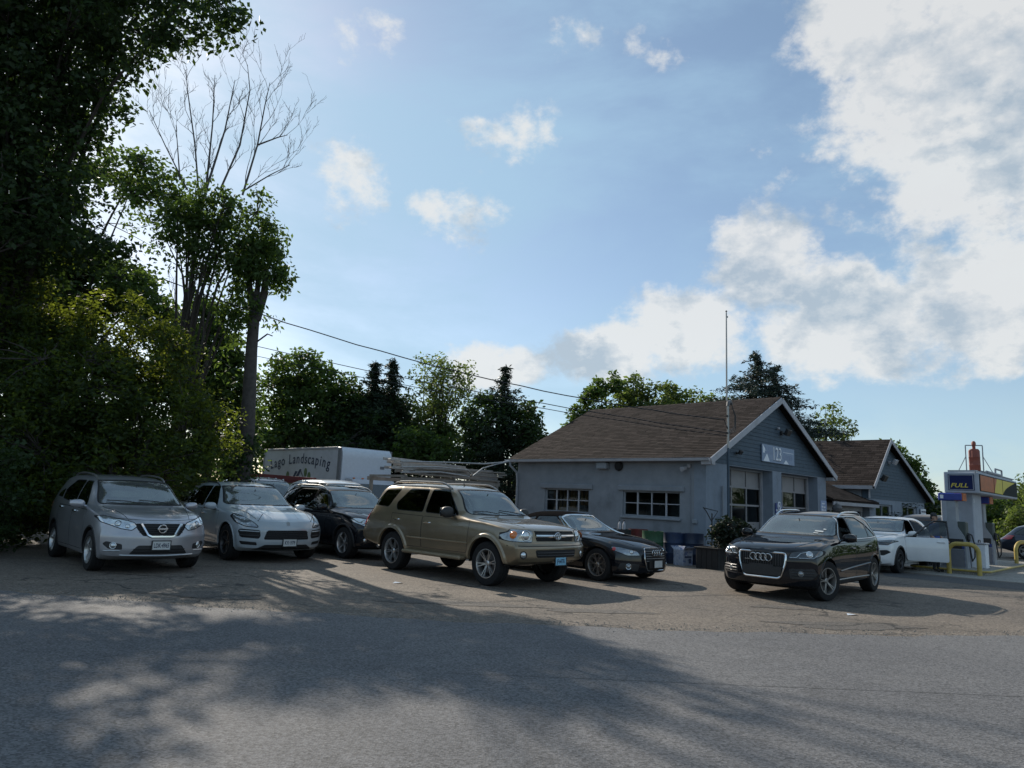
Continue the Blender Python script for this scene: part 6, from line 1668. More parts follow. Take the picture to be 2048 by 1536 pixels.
P2 = G(1462, 1138); sh = make_tree('shrub', 'dark bushy shrub spilling over the planter beside the bay door', (P.x + .35, P.y + .05, .45), [((P.x + .55, P.y + .1, .95), (.60, .5, .42)), ((P.x + .95, P.y + .1, .75), (.50, .45, .35)), ((P.x + .3, P.y, .75), (.3, .3, .25))], 240, 26, .085, .14, 'leaf_black', .03, (P.x + .5, P.y + .1, .9), 10)
sh['category'] = 'shrub'
P = G(1395, 1128); st = thing('garden_ornament', 'small pale garden ornament beside the shrub', 'ornament', (P.x + .42, P.y - .30, .54)); mb = MB(); mb.lathe([(0, 0), (.07, 0), (.05, .06), (.035, .14), (.06, .22), (.05, .30), (0, .34)], 12); mb.build('figure', 'trimw', st)
P = G(1424, 1128); hook = thing('plant_hook', 'thin dark plant hook standing by the service mast', 'stand', (P.x, P.y, 0)); mb = MB(); mb.tube([(0, 0, 0), (0, 0, 1.45)], .02, 6); mb.tube([(0, 0, 1.2), (-.16, 0, 1.5), (-.26, 0, 1.62)], .016, 5); mb.tube([(0, 0, 1.25), (.18, 0, 1.52), (-.24, 0, 1.60)], .014, 5); mb.build('pole', 'black_plastic', hook)

# ------------------------------------------------------------------ fuel island
M['yellow'] = mat('bollard_yellow', (.42, .31, .075), .5, noise=.25, nscale=5, c2=(.22, .15, .05), c2_scale=4, c2_lo=.6, c2_hi=.75)
M['pumpgrey'] = mat('pump_grey', (.27, .29, .32), .5, noise=.15, nscale=4); M['pumpdark'] = mat('pump_dark', (.055, .07, .065), .45, noise=.25); M['pillar'] = mat('pillar_paint', (.36, .39, .44), .7, noise=.12, nscale=3)
M['signnavy'] = mat('sign_navy', (.010, .018, .075), .6, spec=.2, noise=.15); M['signdark'] = mat('sign_dark', (.012, .018, .018), .7, spec=.15, noise=.2); M['signyellow'] = mat('sign_yellow', (.62, .50, .05), .5, noise=.1); M['signorange'] = mat('sign_orange', (.42, .10, .015), .5, noise=.3, nscale=5); M['silencer'] = mat('silencer_red', (.22, .055, .035), .6, noise=.3, nscale=5)
M['capblue'] = mat('cap_blue', (.02, .04, .24), .4, noise=.1)  # plain blue colour of the pump caps
K = G(1969, 1147); RZP = RZB
def LK(u, s_, z=0): return K + FV * u + SV * s_ + Vector((0, 0, z))
# kerbed island
isl = [(-.9, .9), (-.9, -.15), (5.6, -.15), (5.6, .95)]
mb = MB(); mb.prism([(u, s_) for u, s_ in rp([(-1.15, -.30), (6.6, -.30), (6.6, 1.75), (-1.15, 1.75)], .3)], 0, .14); ko = structure(mb.build('pump_island', 'concrete', None, K, (0, 0, RZP)))
mb = MB(); mb.tube([(u, s_, .112) for u, s_ in rp([(-1.17, -.32), (6.62, -.32), (6.62, 1.77), (-1.17, 1.77)], .3)], .032, 6, closed=True); mb.build('kerb_edge', 'yellow', ko)
structure(sheet('concrete_apron', [(p.x, p.y) for p in (LK(-2.6, -1.6), LK(9, -1.6), LK(9, 3.0), LK(-2.6, 3.0))], .003, 'concrete'))
# roof sign box
Lr = None
def solve_u(px, py, s_=0.0, z=0.0):
    """u along the island whose projection reaches a photo column"""
    lo, hi = -5, 12
    for _ in range(50):
        m_ = (lo + hi) / 2; q = camM.inverted() @ (LK(m_, s_, z) - O); x = 1024 - FPX * q.x / q.z
        if x < px: lo = m_
        else: hi = m_
    return lo
def solve_s(px, z=0.0):
    lo, hi = 0, 6
    for _ in range(50):
        m_ = (lo + hi) / 2; q = camM.inverted() @ (LK(0, m_, z) - O); x = 1024 - FPX * q.x / q.z
        if x > px: lo = m_
        else: hi = m_
    return lo
SU = solve_u(2034, 0, 0, 2.7); SS = solve_s(1888, 2.7); SZ0, SZ1 = 2.42, 3.08
sg = thing('fuel_sign', 'boxy roof sign over the pumps reading FULL, navy end, orange and yellow side', 'sign', K, RZP)
mb = MB(); mb.box((SU / 2, SS / 2, (SZ0 + SZ1) / 2), (SU, SS, SZ1 - SZ0), bev=.02); mb.build('casing', 'pillar', sg)
mb = MB(); mb.box((SU / 2, SS / 2, SZ1 + .03), (SU - .2, SS - .2, .06)); mb.build('cap', 'pumpgrey', sg)
mb = MB(); mb.box((-.008, SS / 2, (SZ0 + SZ1) / 2 - .0), (.02, SS - .24, SZ1 - SZ0 - .16)); e = mb.build('end_panel', 'signnavy', sg)
lettering('FULL', .185, 'signyellow', e, frame((-.020, SS / 2 + .06, SZ0 + .23), (0, -1, 0), (-1, 0, 0)), shear=.25, bold=.003, sx=1.2)
fr = MB(); a, b = .15, SS - .15
for s_ in (a, b): fr.box((-.014, s_, (SZ0 + SZ1) / 2), (.016, .02, SZ1 - SZ0 - .2))
for z in (SZ0 + .10, SZ1 - .10): fr.box((-.0135, SS / 2, z), (.015, SS - .3, .02))
fr.build('panel_frame', 'pumpgrey', e)
zA, zB = SZ0 + .07, SZ1 - .06
def fpanel(nm, poly, m, o=.006):
    mb = MB(); mb.prism([(x, y) for x, y in poly], 0, .006, frame((0, -o, 0), (1, 0, 0), (0, -1, 0))); return mb.build(nm, m, sg)
fpanel('side_panel', [(.05, zA), (SU - .05, zA), (SU - .05, zB), (.05, zB)], 'signdark')
arc = [(lerp(SU * .56, SU * .93, i / 8), lerp(zA + .01, zB - .03, (i / 8) ** .6)) for i in range(9)]
fpanel('orange_field', [(.14, zA + .02), (SU * .34, zA + .02), (SU * .42, zB - .03), (.14, zB - .03)], 'signorange', .014)
fpanel('yellow_field', [(SU * .34, zA + .02)] + arc[:1] + arc[1:] + [(SU * .42, zB - .03)], 'signyellow', .0142)
for f in (.34, .56): mb = MB(); mb.box((SU * f, -.024, (zA + zB) / 2), (.02, .008, zB - zA)); mb.build('panel_joint', 'ink_black', sg)
for s_, u in ((SS * .0 + .05, -.16), (SS - .05, SU + .2)): mb = MB(); mb.tube([(u, s_, SZ1 - .12), (u, s_, SZ1 + .02), (u + (.3 if u < 0 else -.3), s_, SZ1 + .04)], .02, 6); mb.build('bracket', 'pumpgrey', sg)
mb = MB(); mb.tube([(SU * .28, .1, SZ1 + .1), (SU * .62, .1, SZ1 + .1)], .05, 8); mb.tube([(SU * .55, .15, SZ1 + .05), (SU * .55, .15, SZ1 + .3), (SU * .72, .15, SZ1 + .3), (SU * .72, .15, SZ1 + .05)], .03, 6); mb.tube([(SU * .15, .1, SZ1 + .08), (SU + .1, .1, SZ1 + .08)], .02, 6); mb.build('roof_pipe', 'pumpgrey', sg)
# red cylinder in its frame on top
sx_, sy_ = SU * .17, SS * .30
cy = thing('vent_canister', 'rust red cylinder in a pipe frame standing on the fuel sign', 'canister', LK(sx_, sy_, SZ1 + .062), R(-20))
mb = MB(); mb.lathe([(0, 0), (.15, 0), (.16, .03), (.16, .2), (.167, .21), (.16, .22), (.16, .46), (.167, .47), (.16, .48), (.16, .68), (.12, .74), (0, .75)], 20); mb.build('cylinder', 'silencer', cy)
mb = MB(); mb.lathe([(0, .74), (.05, .74), (.05, .86), (.065, .87), (.065, .95), (.03, 1.0), (0, 1.0)], 12); mb.build('nozzle', 'silencer', cy)
mb = MB()
for x in (-.24, .24): mb.tube([(x, 0, 0), (x, 0, .86)], .018, 6); mb.tube([(x, 0, .5), (x * 2, 0, 0)], .012, 5)
mb.tube([(-.24, 0, .86), (.24, 0, .86)], .018, 6); mb.build('frame', 'pumpgrey', cy)
# centre pillar
pu0 = solve_u(1966, 0, .55, 1.2); pu1 = solve_u(1990, 0, .55, 1.2)
pi_ = thing('sign_pillar', 'pale grey square pillar carrying the fuel sign', 'pillar', LK(0, 0, .14), RZP)
mb = MB(); mb.box(((.55 + 1.75) / 2, .75, (SZ0 - .14) / 2), (1.2, .9, SZ0 - .145), bev=.02); mb.build('shaft', 'pillar', pi_)
mb = MB(); mb.box((.66, .292, 2.06), (.05, .012, .13)); mb.build('number_plate', 'signwhite', pi_)
def pump(name, label, u, s_, rz):
    o = thing(name, label, 'fuel pump', LK(u, s_, .14), RZP + rz, 'fuel pumps on the island')
    prof = [(-.36, 0), (.36, 0), (.34, .80), (.30, .95), (.14, 1.22), (.12, 1.5), (.12, 2.05), (-.12, 2.05), (-.12, 1.5), (-.14, 1.22), (-.30, .95), (-.34, .80)]
    mb = MB(); mb.prism(prof, -.20, .20, frame((0, 0, 0), (0, 1, 0), (1, 0, 0))); mb.build('cabinet', 'pumpgrey', o)
    mb = MB(); mb.box((0, .0, .72), (.415, .58, .30), bev=.01); mb.build('display_panel', 'ink_black', o)
    mb = MB(); mb.box((.06, 0, 1.08), (.30, .70, .62), bev=.03); mb.build('dispenser_head', 'pumpdark', o)
    mb = MB(); mb.box((-.212, 0, .30), (.012, .60, .50)); mb.build('lower_panel', mat('pump_panel', (.16, .17, .20), .5, noise=.1), o)
    mb = MB(); mb.box((0, .0, 2.13), (.50, .66, .24), bev=.03); c = mb.build('cap', 'capblue', o)
    mb = MB(); mb.box((0, -.336, 2.13), (.46, .012, .23)); mb.box((.02, -.22, 2.13), (.505, .22, .23)); mb.build('cap_stripe', 'signorange', c)
    mb = MB(); mb.box((-.252, .22, 2.13), (.01, .09, .11)); mb.build('cap_number', 'signwhite', c)
    for sg_ in (-1, 1):
        mb = MB(); mb.tube([(.05, sg_ * .35, 1.05), (.05, sg_ * .46, 1.00), (.08, sg_ * .52, .7), (.10, sg_ * .50, .35), (.06, sg_ * .44, .22), (.02, sg_ * .41, .5), (0, sg_ * .38, .86)], .022, 6); h = mb.build('hose', 'black_plastic', o)
        mb = MB(); mb.box((.0, sg_ * .39, .92), (.16, .07, .20), bev=.02); mb.tube([(-.05, sg_ * .40, .98), (-.16, sg_ * .42, .86)], .022, 6); mb.build('nozzle', 'ink_black', h)
    for i in range(4): mb = MB(); mb.box((-.205, -.27, .12 + i * .17), (.012, .07, .11)); mb.build('sticker', 'signblue', o)
    return o
pump('fuel_pump', 'grey fuel pump with blue and orange cap behind the yellow hoop nearest the garage', -.62, .62, 0)
pump('fuel_pump', 'grey fuel pump with orange cap on the far side of the pillar', 2.9, .55, 0)
def hoop(label, A, B, h, r=.065):
    A = Vector(A); B = Vector(B); o = thing('hoop_barrier', label, 'barrier', A, 0, 'yellow hoop barriers'); d = B - A; n = 8
    pts = [Vector((0, 0, 0))]; rr = d.length * .32; x = d.normalized()
    for i in range(n + 1): t = pi / 2 * i / n; pts.append(x * (rr - rr * cos(t)) + Vector((0, 0, h - rr + rr * sin(t))))
    for i in range(n + 1): t = pi / 2 * i / n; pts.append(x * (d.length - rr + rr * sin(t)) + Vector((0, 0, h - rr + rr * cos(t))))
    pts.append(d); mb = MB(); mb.tube(pts, r, 10); mb.build('tube', 'yellow', o)
A = G(1899, 1147); B = G(1960, 1152); hoop('yellow steel hoop barrier in front of the fuel pump', (A.x, A.y, 0), (B.x, B.y, 0), .88)
A = G(2034, 1135); hoop('yellow steel hoop barrier at the far end of the pump island', (A.x, A.y, .0), (A.x + .9, A.y + .3, .0), .88)
# white bin between pump and pillar
bn = thing('white_bin', 'white square bin with lid on the island between pump and pillar', 'bin', LK(.16, .12, .14), RZP); mb = MB(); mb.box((0, 0, .36), (.42, .40, .72), bev=.02); mb.build('bin_body', 'signwhite', bn); mb = MB(); mb.box((0, 0, .745), (.48, .46, .05), bev=.015); mb.build('lid', 'trimw', bn); mb = MB(); mb.tube([(-.1, 0, .77), (-.1, 0, .84), (.14, 0, .84), (.14, 0, .77)], .015, 5); mb.build('handle', 'ink_black', bn)

# ------------------------------------------------------------------ person behind the open door
def person():
    P = G(1874, 1144); t = thing('person', 'person in blue shirt and dark cap standing behind the open white car door', 'person', (P.x, P.y, 0), R(35))
    V_ = [(0, 0, .93), (0, 0, 1.10), (0, .01, 1.28), (0, .01, 1.40), (0, .02, 1.47), (0, .03, 1.54),
          (-.19, .01, 1.37), (-.25, .03, 1.10), (-.22, -.14, .92), (-.20, -.20, .88), (.19, .01, 1.37), (.25, .03, 1.10), (.20, -.16, .95), (.17, -.23, .92),
          (-.10, 0, .86), (-.11, -.01, .48), (-.11, .02, .09), (-.12, -.15, .04), (.10, 0, .86), (.11, -.02, .48), (.12, .02, .09), (.13, -.15, .04)]
    E_ = [(0, 1), (1, 2), (2, 3), (3, 4), (4, 5), (3, 6), (6, 7), (7, 8), (8, 9), (3, 10), (10, 11), (11, 12), (12, 13), (0, 14), (14, 15), (15, 16), (16, 17), (0, 18), (18, 19), (19, 20), (20, 21)]
    rad = [(.165, .12), (.155, .115), (.175, .125), (.15, .10), (.06, .06), (.055, .055), (.065, .06), (.048, .045), (.036, .034), (.035, .02), (.065, .06), (.048, .045), (.036, .034), (.035, .02),
           (.095, .095), (.066, .066), (.045, .048), (.045, .035), (.095, .095), (.066, .066), (.045, .048), (.045, .035)]
    me = bpy.data.meshes.new('body'); me.from_pydata(V_, E_, []); o = bpy.data.objects.new('body', me); col.objects.link(o)
    o.modifiers.new('s', 'SKIN'); me.skin_vertices or me.skin_vertices.new() if hasattr(me.skin_vertices, 'new') else None
    for i, r_ in enumerate(rad): me.skin_vertices[0].data[i].radius = r_
    me.skin_vertices[0].data[0].use_root = True
    sb_ = o.modifiers.new('d', 'SUBSURF'); sb_.levels = 2; sb_.render_levels = 2
    m2 = bpy.data.meshes.new_from_object(o.evaluated_get(bpy.context.evaluated_depsgraph_get())); bpy.data.objects.remove(o); bpy.data.meshes.remove(me)
    skin = mat('skin', (.42, .25, .18), .6, noise=.1); shirt = mat('shirt_blue', (.035, .075, .28), .85, noise=.25, nscale=12); trs = mat('trousers', (.022, .022, .026), .9, noise=.3); boots = mat('boots', (.03, .024, .02), .7, noise=.3)
    for k in (skin, shirt, trs, boots): m2.materials.append(k)
    for p in m2.polygons:
        c = p.center; p.use_smooth = True
        p.material_index = 3 if c.z < .13 else 2 if c.z < .93 and abs(c.x) < .17 and abs(c.y) < .13 else 1 if (c.z > .9 and c.z < 1.45 and not (abs(c.x) > .17 and c.z < 1.13)) else 0
        if c.z < .93 and abs(c.x) < .19 and c.z > .13 and not (c.y < -.12): p.material_index = 2
    link('body', m2, [], t)
    mb = MB(); n = 14
    for i in range(n + 1):
        pass
    prof = [(0, -.125), (.045, -.118), (.068, -.085), (.076, -.03), (.082, .03), (.078, .08), (.05, .115), (0, .125)]
    mb.lathe(prof, 18, TR((0, .01, 1.615), sc_=(.92, 1.12, 1))); mb.box((0, -.088, 1.60), (.03, .04, .045), bev=.012)
    for sx in (-1, 1): mb.box((sx * .077, .01, 1.61), (.02, .04, .06), bev=.008)
    mb.box((0, -.072, 1.555), (.05, .02, .012), bev=.004)
    hd = mb.build('head', skin, t)
    mb = MB()
    for sx in (-1, 1): mb.box((sx * .032, -.083, 1.622), (.024, .01, .011), bev=.004)
    mb.build('eyes', 'ink_black', hd)
    mb = MB(); mb.lathe([(.080, -.03), (.083, .03), (.080, .05), (.03, .05), (0, .05)], 16, TR((0, .028, 1.60), sc_=(.97, 1.05, 1))); mb.build('hair', 'ink_black', t)
    mb = MB(); mb.lathe([(.085, .0), (.088, .03), (.08, .07), (.05, .10), (0, .11)], 18, TR((0, .012, 1.655), sc_=(.95, 1.12, 1)), cap=False); mb.box((0, -.115, 1.668), (.15, .10, .014), bev=.005); mb.build('cap', 'ink_black', t)
    for sx, wx, wy, wz in ((-1, -.20, -.22, .885), (1, .17, -.25, .925)):
        mb = MB()
        for f, (dx_, L_) in enumerate(((-.028, .07), (-.010, .078), (.010, .074), (.027, .06))): mb.tube([(wx + dx_, wy - .02, wz), (wx + dx_, wy - .02 - L_ * .5, wz - .01), (wx + dx_, wy - .02 - L_ * .8, wz - .035)], [.0095, .009, .007], 6)
        mb.tube([(wx - sx * .03, wy + .01, wz), (wx - sx * .055, wy - .03, wz - .012), (wx - sx * .05, wy - .055, wz - .02)], [.011, .010, .008], 6); mb.box((wx, wy - .005, wz), (.085, .07, .03), bev=.012); mb.build('hand', skin, t)
person()
# ------------------------------------------------------------------ vehicles further back
def plain_car(name, label, loc, heading, m, H=1.7, L=4.8, W=1.9, WB=2.85, fo=.9, R_=.36, hood=1.05, belt=1.08, scale=1.0, glass='glass_side', boxy=0.0, rails=None):
    k = H / 1.7
    S = dict(scale=scale, L=L, W=W, WB=WB, fo=fo, Rt=R_, Ra=R_ + .055, cowl=1.3, roof_d=2.6,
        top=[(0, hood - .14), (.05, hood - .09), (.3, hood - .04), (1.3, hood + .05), (1.42, hood + .09), (2.02, H - .19), (2.28, H - .08), (2.8, H), (L * .74, H), (L - .75 + .2 * boxy, H - .10), (L - .42 + .25 * boxy, H - .35), (L - .20 + .1 * boxy, hood + .02), (L, hood - .15)],
        bot=[(0, .30), (.3, .24), (L - .8, .27), (L, .42)], belt=[(0, hood - .22), (.3, hood - .08), (1.3, belt - .03), (2.4, belt), (L - .7, belt + .06), (L, hood - .2)],
        w=[(0, .95), (.6, .99), (L - .8, .99), (L, .92)], rail=.72, drop=.11, nose=(.36, 2.6, [(.2, .1), (.35, .02), (.5, 0), (.7, 0), (hood - .05, .10), (hood + .05, .2)]), tail=(.2, 2.6, [(.3, .05), (.5, 0), (.8, 0), (1.0, .05), (2, .05)]))
    c = Car(name, label, 'car', S, loc, R(heading)); c.arches()
    windshield(c, .76 * W / 1.9, hood + .125, .61 * W / 1.9, H - .155)
    zt = H - .125
    c.side_panel(rp([(1.80, belt + .03), (2.55, belt + .04), (2.55, zt), (2.28, zt - .01)], .05), 'window', glass, .014, -.004, belt - .06)
    c.side_panel(rp([(2.62, belt + .04), (2.62, zt), (3.45, zt), (3.62, belt + .26), (3.6, belt + .06)], .05), 'window', glass, .014, -.004, belt - .06)
    c.side_panel(rp([(3.70, belt + .08), (3.66, zt - .04), (L - .95 + .2 * boxy, zt - .06), (L - .65 + .2 * boxy, belt + .12)], .04), 'window', glass, .014, -.004, belt - .06)
    rear_glass(c, .56, belt + .1, .5, H - .22)
    doors(c, m, 1.48, 2.585, 3.6, .38, belt - .05)
    c.front_panel(rp([(.50, hood - .27), (.52, hood - .16), (.84, hood - .12), (.90, hood - .2), (.80, hood - .28)], .03), 'headlight', 'lens_clear', .01, .004, True)
    c.front_panel(rp([(-.42, hood - .36), (-.44, hood - .2), (.44, hood - .2), (.42, hood - .36)], .03), 'grille', 'gap', 0, -.004)
    c.front_panel(rp([(.70, .80), (.70, 1.02), (.90, 1.0), (.92, .82)], .03), 'tail_lamp', 'red_lens', .008, .004, True, back=True)
    c.finish(m); c.wheels(('split', 5, .11, .14), 'alloy'); c.mirror(1.8, belt + .08, m, out=.12)
    if rails: c.rails(2.3, L - .9, .64, rails)
    c.cabin(2.35, .74, 1.45, hood + .02, .68, True, 3.2)
    return c
P = G(745, 1090); plain_car('white_suv', 'tall white SUV half hidden behind the gold SUV, in front of the box truck', atY(700, 1000, 23.2) * Vector((1, 1, 0)) if False else Vector((-5.3, 23.0, 0)), -46, 'white', H=1.98, L=5.1, W=2.0, WB=3.0, fo=.95, R_=.39, hood=1.22, belt=1.22, boxy=.8)
plain_car('dark_suv', 'dark SUV standing beyond the open white door and the first pump', Vector((16.3, 27.5, 0)), 46, 'blackb', H=1.72)
plain_car('dark_sedan', 'dark blue car parked behind the far hoop barrier', Vector((24.2, 31.0, 0)), -44, paint('paint_navy', (.012, .018, .035)), H=1.5, hood=.95, belt=.95)

# ---- box truck with the landscaping lettering
M['truckwhite'] = mat('truck_white', (.50, .51, .55), .45, noise=.10, nscale=2, c2=(.38, .38, .40), c2_scale=1.6, c2_lo=.55, c2_hi=.8)
M['truckgrey'] = mat('truck_grey', (.16, .165, .18), .5, noise=.15)
ZT = 3.42; Kt = G(686, 893, ZT); Kt.z = 0
def tcol(px, e, z):
    lo, hi = 0, 14
    for _ in range(50):
        m_ = (lo + hi) / 2; q = camM.inverted() @ (Kt + e * m_ + Vector((0, 0, z)) - O); x = 1024 - FPX * q.x / q.z
        if (x > px) == (e is SV): lo = m_
        else: hi = m_
    return lo
BL = tcol(530, SV, ZT); BW = min(2.5, tcol(789, FV, ZT))
tk = thing('box_truck', 'white box truck lettered Lago Landscaping on the side of its cargo box', 'truck', Kt, RZB)
Z0 = 1.12
mb = MB(); mb.box((BW / 2, BL / 2 + .10, (Z0 + ZT) / 2), (BW, BL - .20, ZT - Z0), bev=.02); box_ = mb.build('cargo_box', 'truckwhite', tk)
# rounded fibreglass nose
mb = MB(); pr = [(.12, Z0), (.02, Z0 + .05), (.0, Z0 + .3), (.0, ZT - .42)] + [(.30 - .30 * cos(t), ZT - .42 + .42 * sin(t)) for t in [pi / 2 * i / 8 for i in range(1, 9)]] + [(.34, ZT), (.34, Z0)]
mb.prism([(a, b) for a, b in pr], .03, BW - .03, frame((0, 0, 0), (0, 1, 0), (1, 0, 0))); mb.build('box_nose', mat('truck_nose', (.56, .60, .66), .35, noise=.08), tk)
for (u, s_) in ((.0, .06), (BW, .06), (.0, BL), (BW, BL)):
    mb = MB(); mb.box((u, s_ + (.12 if s_ < 1 else -.03), (Z0 + ZT) / 2), (.06, .22 if s_ < 1 else .08, ZT - Z0 - (.06 if s_ < 1 else .0)), bev=.015); mb.build('corner_post', 'truckgrey' if s_ < 1 else 'trimw', tk)
for z in (Z0 + .05, ZT - .04):
    for u in (-.005, BW + .005): mb = MB(); mb.box((u, BL / 2 + .15, z), (.05, BL - .42, .09), bev=.01); mb.build('edge_rail', 'trimw', tk)
# arched lettering on the left side (outside normal is -x)
txt = 'Lago Landscaping'; n = len(txt); sx0 = BL * .90; span = BL * .78; adv = {'L': .62, ' ': .5, 'i': .36, 'n': .62, 'g': .6, 'a': .56, 'o': .6, 'd': .62, 's': .48, 'c': .5, 'p': .62}
tot = sum(adv.get(ch, .6) for ch in txt); cur = 0
for ch in txt:
    w_ = adv.get(ch, .6); f = (cur + w_ / 2) / tot; cur += w_
    if ch == ' ': continue
    s_ = sx0 - span * f; z = ZT - .90 + .42 * math.sin(pi * (.12 + .74 * f)) - .0; sl = .42 * pi * .74 / span * math.cos(pi * (.12 + .74 * f))
    T = frame((-.012, s_, z), Vector((0, -1, sl)), (-1, 0, 0)); me = text_mesh(ch, .62, sx=.92, bold=.006); me.materials.clear(); me.transform(T @ TR((0, 0, 0))); link('lettering', me, 'ink', box_)
lettering('928', .40, 'ink_black', box_, frame((-.012, BL * .205, ZT - 1.78), (0, -1, 0), (-1, 0, 0)), bold=.012, sx=1.2)
lettering('914 · 767 · 4', .40, 'ink_black', box_, frame((-.012, BL * .60, ZT - 1.78), (0, -1, 0), (-1, 0, 0)), bold=.012, sx=1.1) if False else None
def decal(nm, poly, m, o=.012):
    mb = MB(); mb.prism([(-(s_), z) for s_, z in poly], 0, .004, frame((-o + .006, 0, 0), (0, -1, 0), (-1, 0, 0))); return mb.build(nm, m, box_)
M['decalgreen'] = mat('decal_green', (.10, .15, .05), .6, noise=.25)
sm = BL * .50; zz = ZT - 1.22
decal('logo_house', [(sm + .55, zz - .12), (sm + .30, zz + .22), (sm + .10, zz + .20), (sm + .42, zz - .12)], 'ink'); decal('logo_house', [(sm + .20, zz + .02), (sm - .05, zz + .30), (sm - .20, zz + .30), (sm + .05, zz - .10), (sm + .18, zz - .10)], 'ink', .0125)
decal('logo_house', [(sm - .15, zz + .28), (sm - .50, zz - .10), (sm - .42, zz - .10), (sm - .10, zz + .20)], 'truckgrey', .0122)
for (a, h_) in ((.95, .02), (-.55, .16), (-.85, .0)):
    decal('logo_tree', [(sm + a + .13 * cos(t), zz + h_ + .19 * sin(t)) for t in [2 * pi * i / 12 for i in range(12)]][::-1], 'decalgreen', .0118); decal('logo_trunk', [(sm + a + .015, zz + h_ - .4), (sm + a + .015, zz + h_ - .15), (sm + a - .015, zz + h_ - .15), (sm + a - .015, zz + h_ - .4)], 'decalgreen', .0116)
decal('logo_lawn', [(sm + .95, zz - .42)] + [(sm + .95 - 1.8 * i / 10, zz - .34 + .14 * sin(pi * i / 10)) for i in range(11)] + [(sm - .85, zz - .42)], 'decalgreen', .0114)
mb = MB(); mb.box((BW * .80, -.006, ZT - .75), (.22, .012, .12)); mb.build('maker_plate', 'truckgrey', tk)
# cab
mb = MB(); pr = [(-1.75, .55), (-1.80, 1.0), (-1.70, 1.25), (-.95, 1.36), (-.62, 1.95), (-.50, 2.12), (-.06, 2.18), (-.06, .55)]
mb.prism(pr, .22, BW - .22, frame((0, 0, 0), (0, 1, 0), (1, 0, 0))); cab = mb.build('cab', 'truckwhite', tk)
mb = MB(); mb.add([(.30, -.945, 1.38), (BW - .30, -.945, 1.38), (BW - .36, -.628, 1.95), (.36, -.628, 1.95)], [(0, 1, 2, 3)]); mb.v = [p + Vector((0, -.02, .012)) for p in mb.v]; mb.build('windshield', 'lamp_dark', cab)
for u, sgn in ((.215, -1), (BW - .215, 1)):
    mb = MB(); mb.add([(u + sgn * .006, -.90, 1.40), (u + sgn * .006, -.14, 1.40), (u + sgn * .006, -.14, 2.0), (u + sgn * .006, -.56, 2.0)], [(0, 1, 2, 3)]); mb.build('window', 'lamp_dark', cab)
for i in range(5): mb = MB(); mb.box((lerp(.4, BW - .4, i / 4), -.35, 2.175), (.09, .10, .05), bev=.015); mb.build('marker_lamp', 'amber', cab)
mb = MB(); mb.box((BW / 2, BL / 2, .95), (.9, BL + .5, .22)); mb.build('chassis', 'gap', tk)
wm = MB(); wm.lathe([(.24, -.12), (.40, -.12), (.44, -.07), (.44, .07), (.40, .12), (.24, .12), (.20, .06), (0, .06)], 24, cap=False); wd = None
for s_ in (-1.05, BL * .72):
    for u in (.34, BW - .34):
        if wd is None: w = wm.build('wheel', 'tyre', tk); wd = w.data
        else: w = link('wheel', wd, [], tk)
        w.matrix_local = TR((u, s_, .44), ry=(-pi / 2 if u < 1 else pi / 2))

# ---- pickup with a red steel rack above its cab, behind the pale SUV
pk = plain_car('pickup_truck', 'silver work truck with a row of roof marker lamps under a red steel beam', Vector((-8.4, 25.0, 0)), -46, 'silver', H=1.99, L=5.2, W=1.98, WB=3.2, fo=.95, R_=.39, hood=1.18, belt=1.20, boxy=.6)
for i in range(5):
    mb = MB(); p = pk.fz(pk.X(2.42), lerp(-.55, .55, i / 4)); mb.box(p + Vector((0, 0, .02)), (.10, .07, .05), bev=.018); mb.build('marker_lamp', 'lens_clear', pk.root)
M['rackred'] = mat('rack_red', (.16, .018, .016), .5, noise=.3, nscale=4)
A = atY(493, 952, 27.6); B = atY(630, 963, 26.2); rk = thing('steel_rack', 'dark red steel beam rack raised behind the silver work truck', 'rack', (A.x, A.y, 0))
dv = B - A; mb = MB(); T = frame(Vector((0, 0, A.z)) + dv / 2, dv, (0, 0, 1)); mb.box((0, 0, 0), (dv.length, .14, .26), Matrix.Translation((dv.x / 2, dv.y / 2, (A.z + B.z) / 2)) @ Matrix.Rotation(math.atan2(dv.y, dv.x), 4, 'Z') @ Matrix.Rotation(-math.asin(dv.z / dv.length), 4, 'Y'), .01); mb.build('beam', 'rackred', rk)
mb = MB(); mb.box((0, -.09, .12), (dv.length * .4, .03, .05), Matrix.Translation((dv.x * .6, dv.y * .6, (A.z + B.z) / 2 - .14)) @ Matrix.Rotation(math.atan2(dv.y, dv.x), 4, 'Z')); mb.build('plate', 'rackred', rk)
for f in (.06, .94): mb = MB(); mb.box((dv.x * f, dv.y * f, lerp(A.z, B.z, f) / 2), (.12, .12, lerp(A.z, B.z, f) - .02)); mb.build('post', 'rackred', rk)

# ---- ladders and staging on a flatbed behind the gold SUV
M['aluminium'] = mat('aluminium', (.36, .355, .35), .42, .7, noise=.3, nscale=6); M['oldplank'] = mat('old_plank', (.21, .19, .17), .8, noise=.35, nscale=5)
fb0 = atY(806, 965, 22.6); fb = thing('flatbed_rack', 'flatbed truck body with a steel rack, loaded with ladders and planks', 'truck', (fb0.x, fb0.y, 0), RZB)
FL = 4.3
mb = MB(); mb.box((FL / 2, .95, 1.0), (FL, 2.0, .14)); mb.build('bed', 'oldplank', fb)
mb = MB(); mb.box((FL / 2, .95, .78), (FL - .3, .9, .22)); mb.build('chassis', 'gap', fb)
for u in (.1, FL * .5, FL - .08):
    for s_ in (.05, 1.85): mb = MB(); mb.box((u, s_, 1.6), (.09, .09, 1.2)); mb.build('rack_post', 'oldplank', fb)
    mb = MB(); mb.box((u, .95, 2.19), (.085, 1.95, .07)); mb.build('rack_bar', 'oldplank', fb)
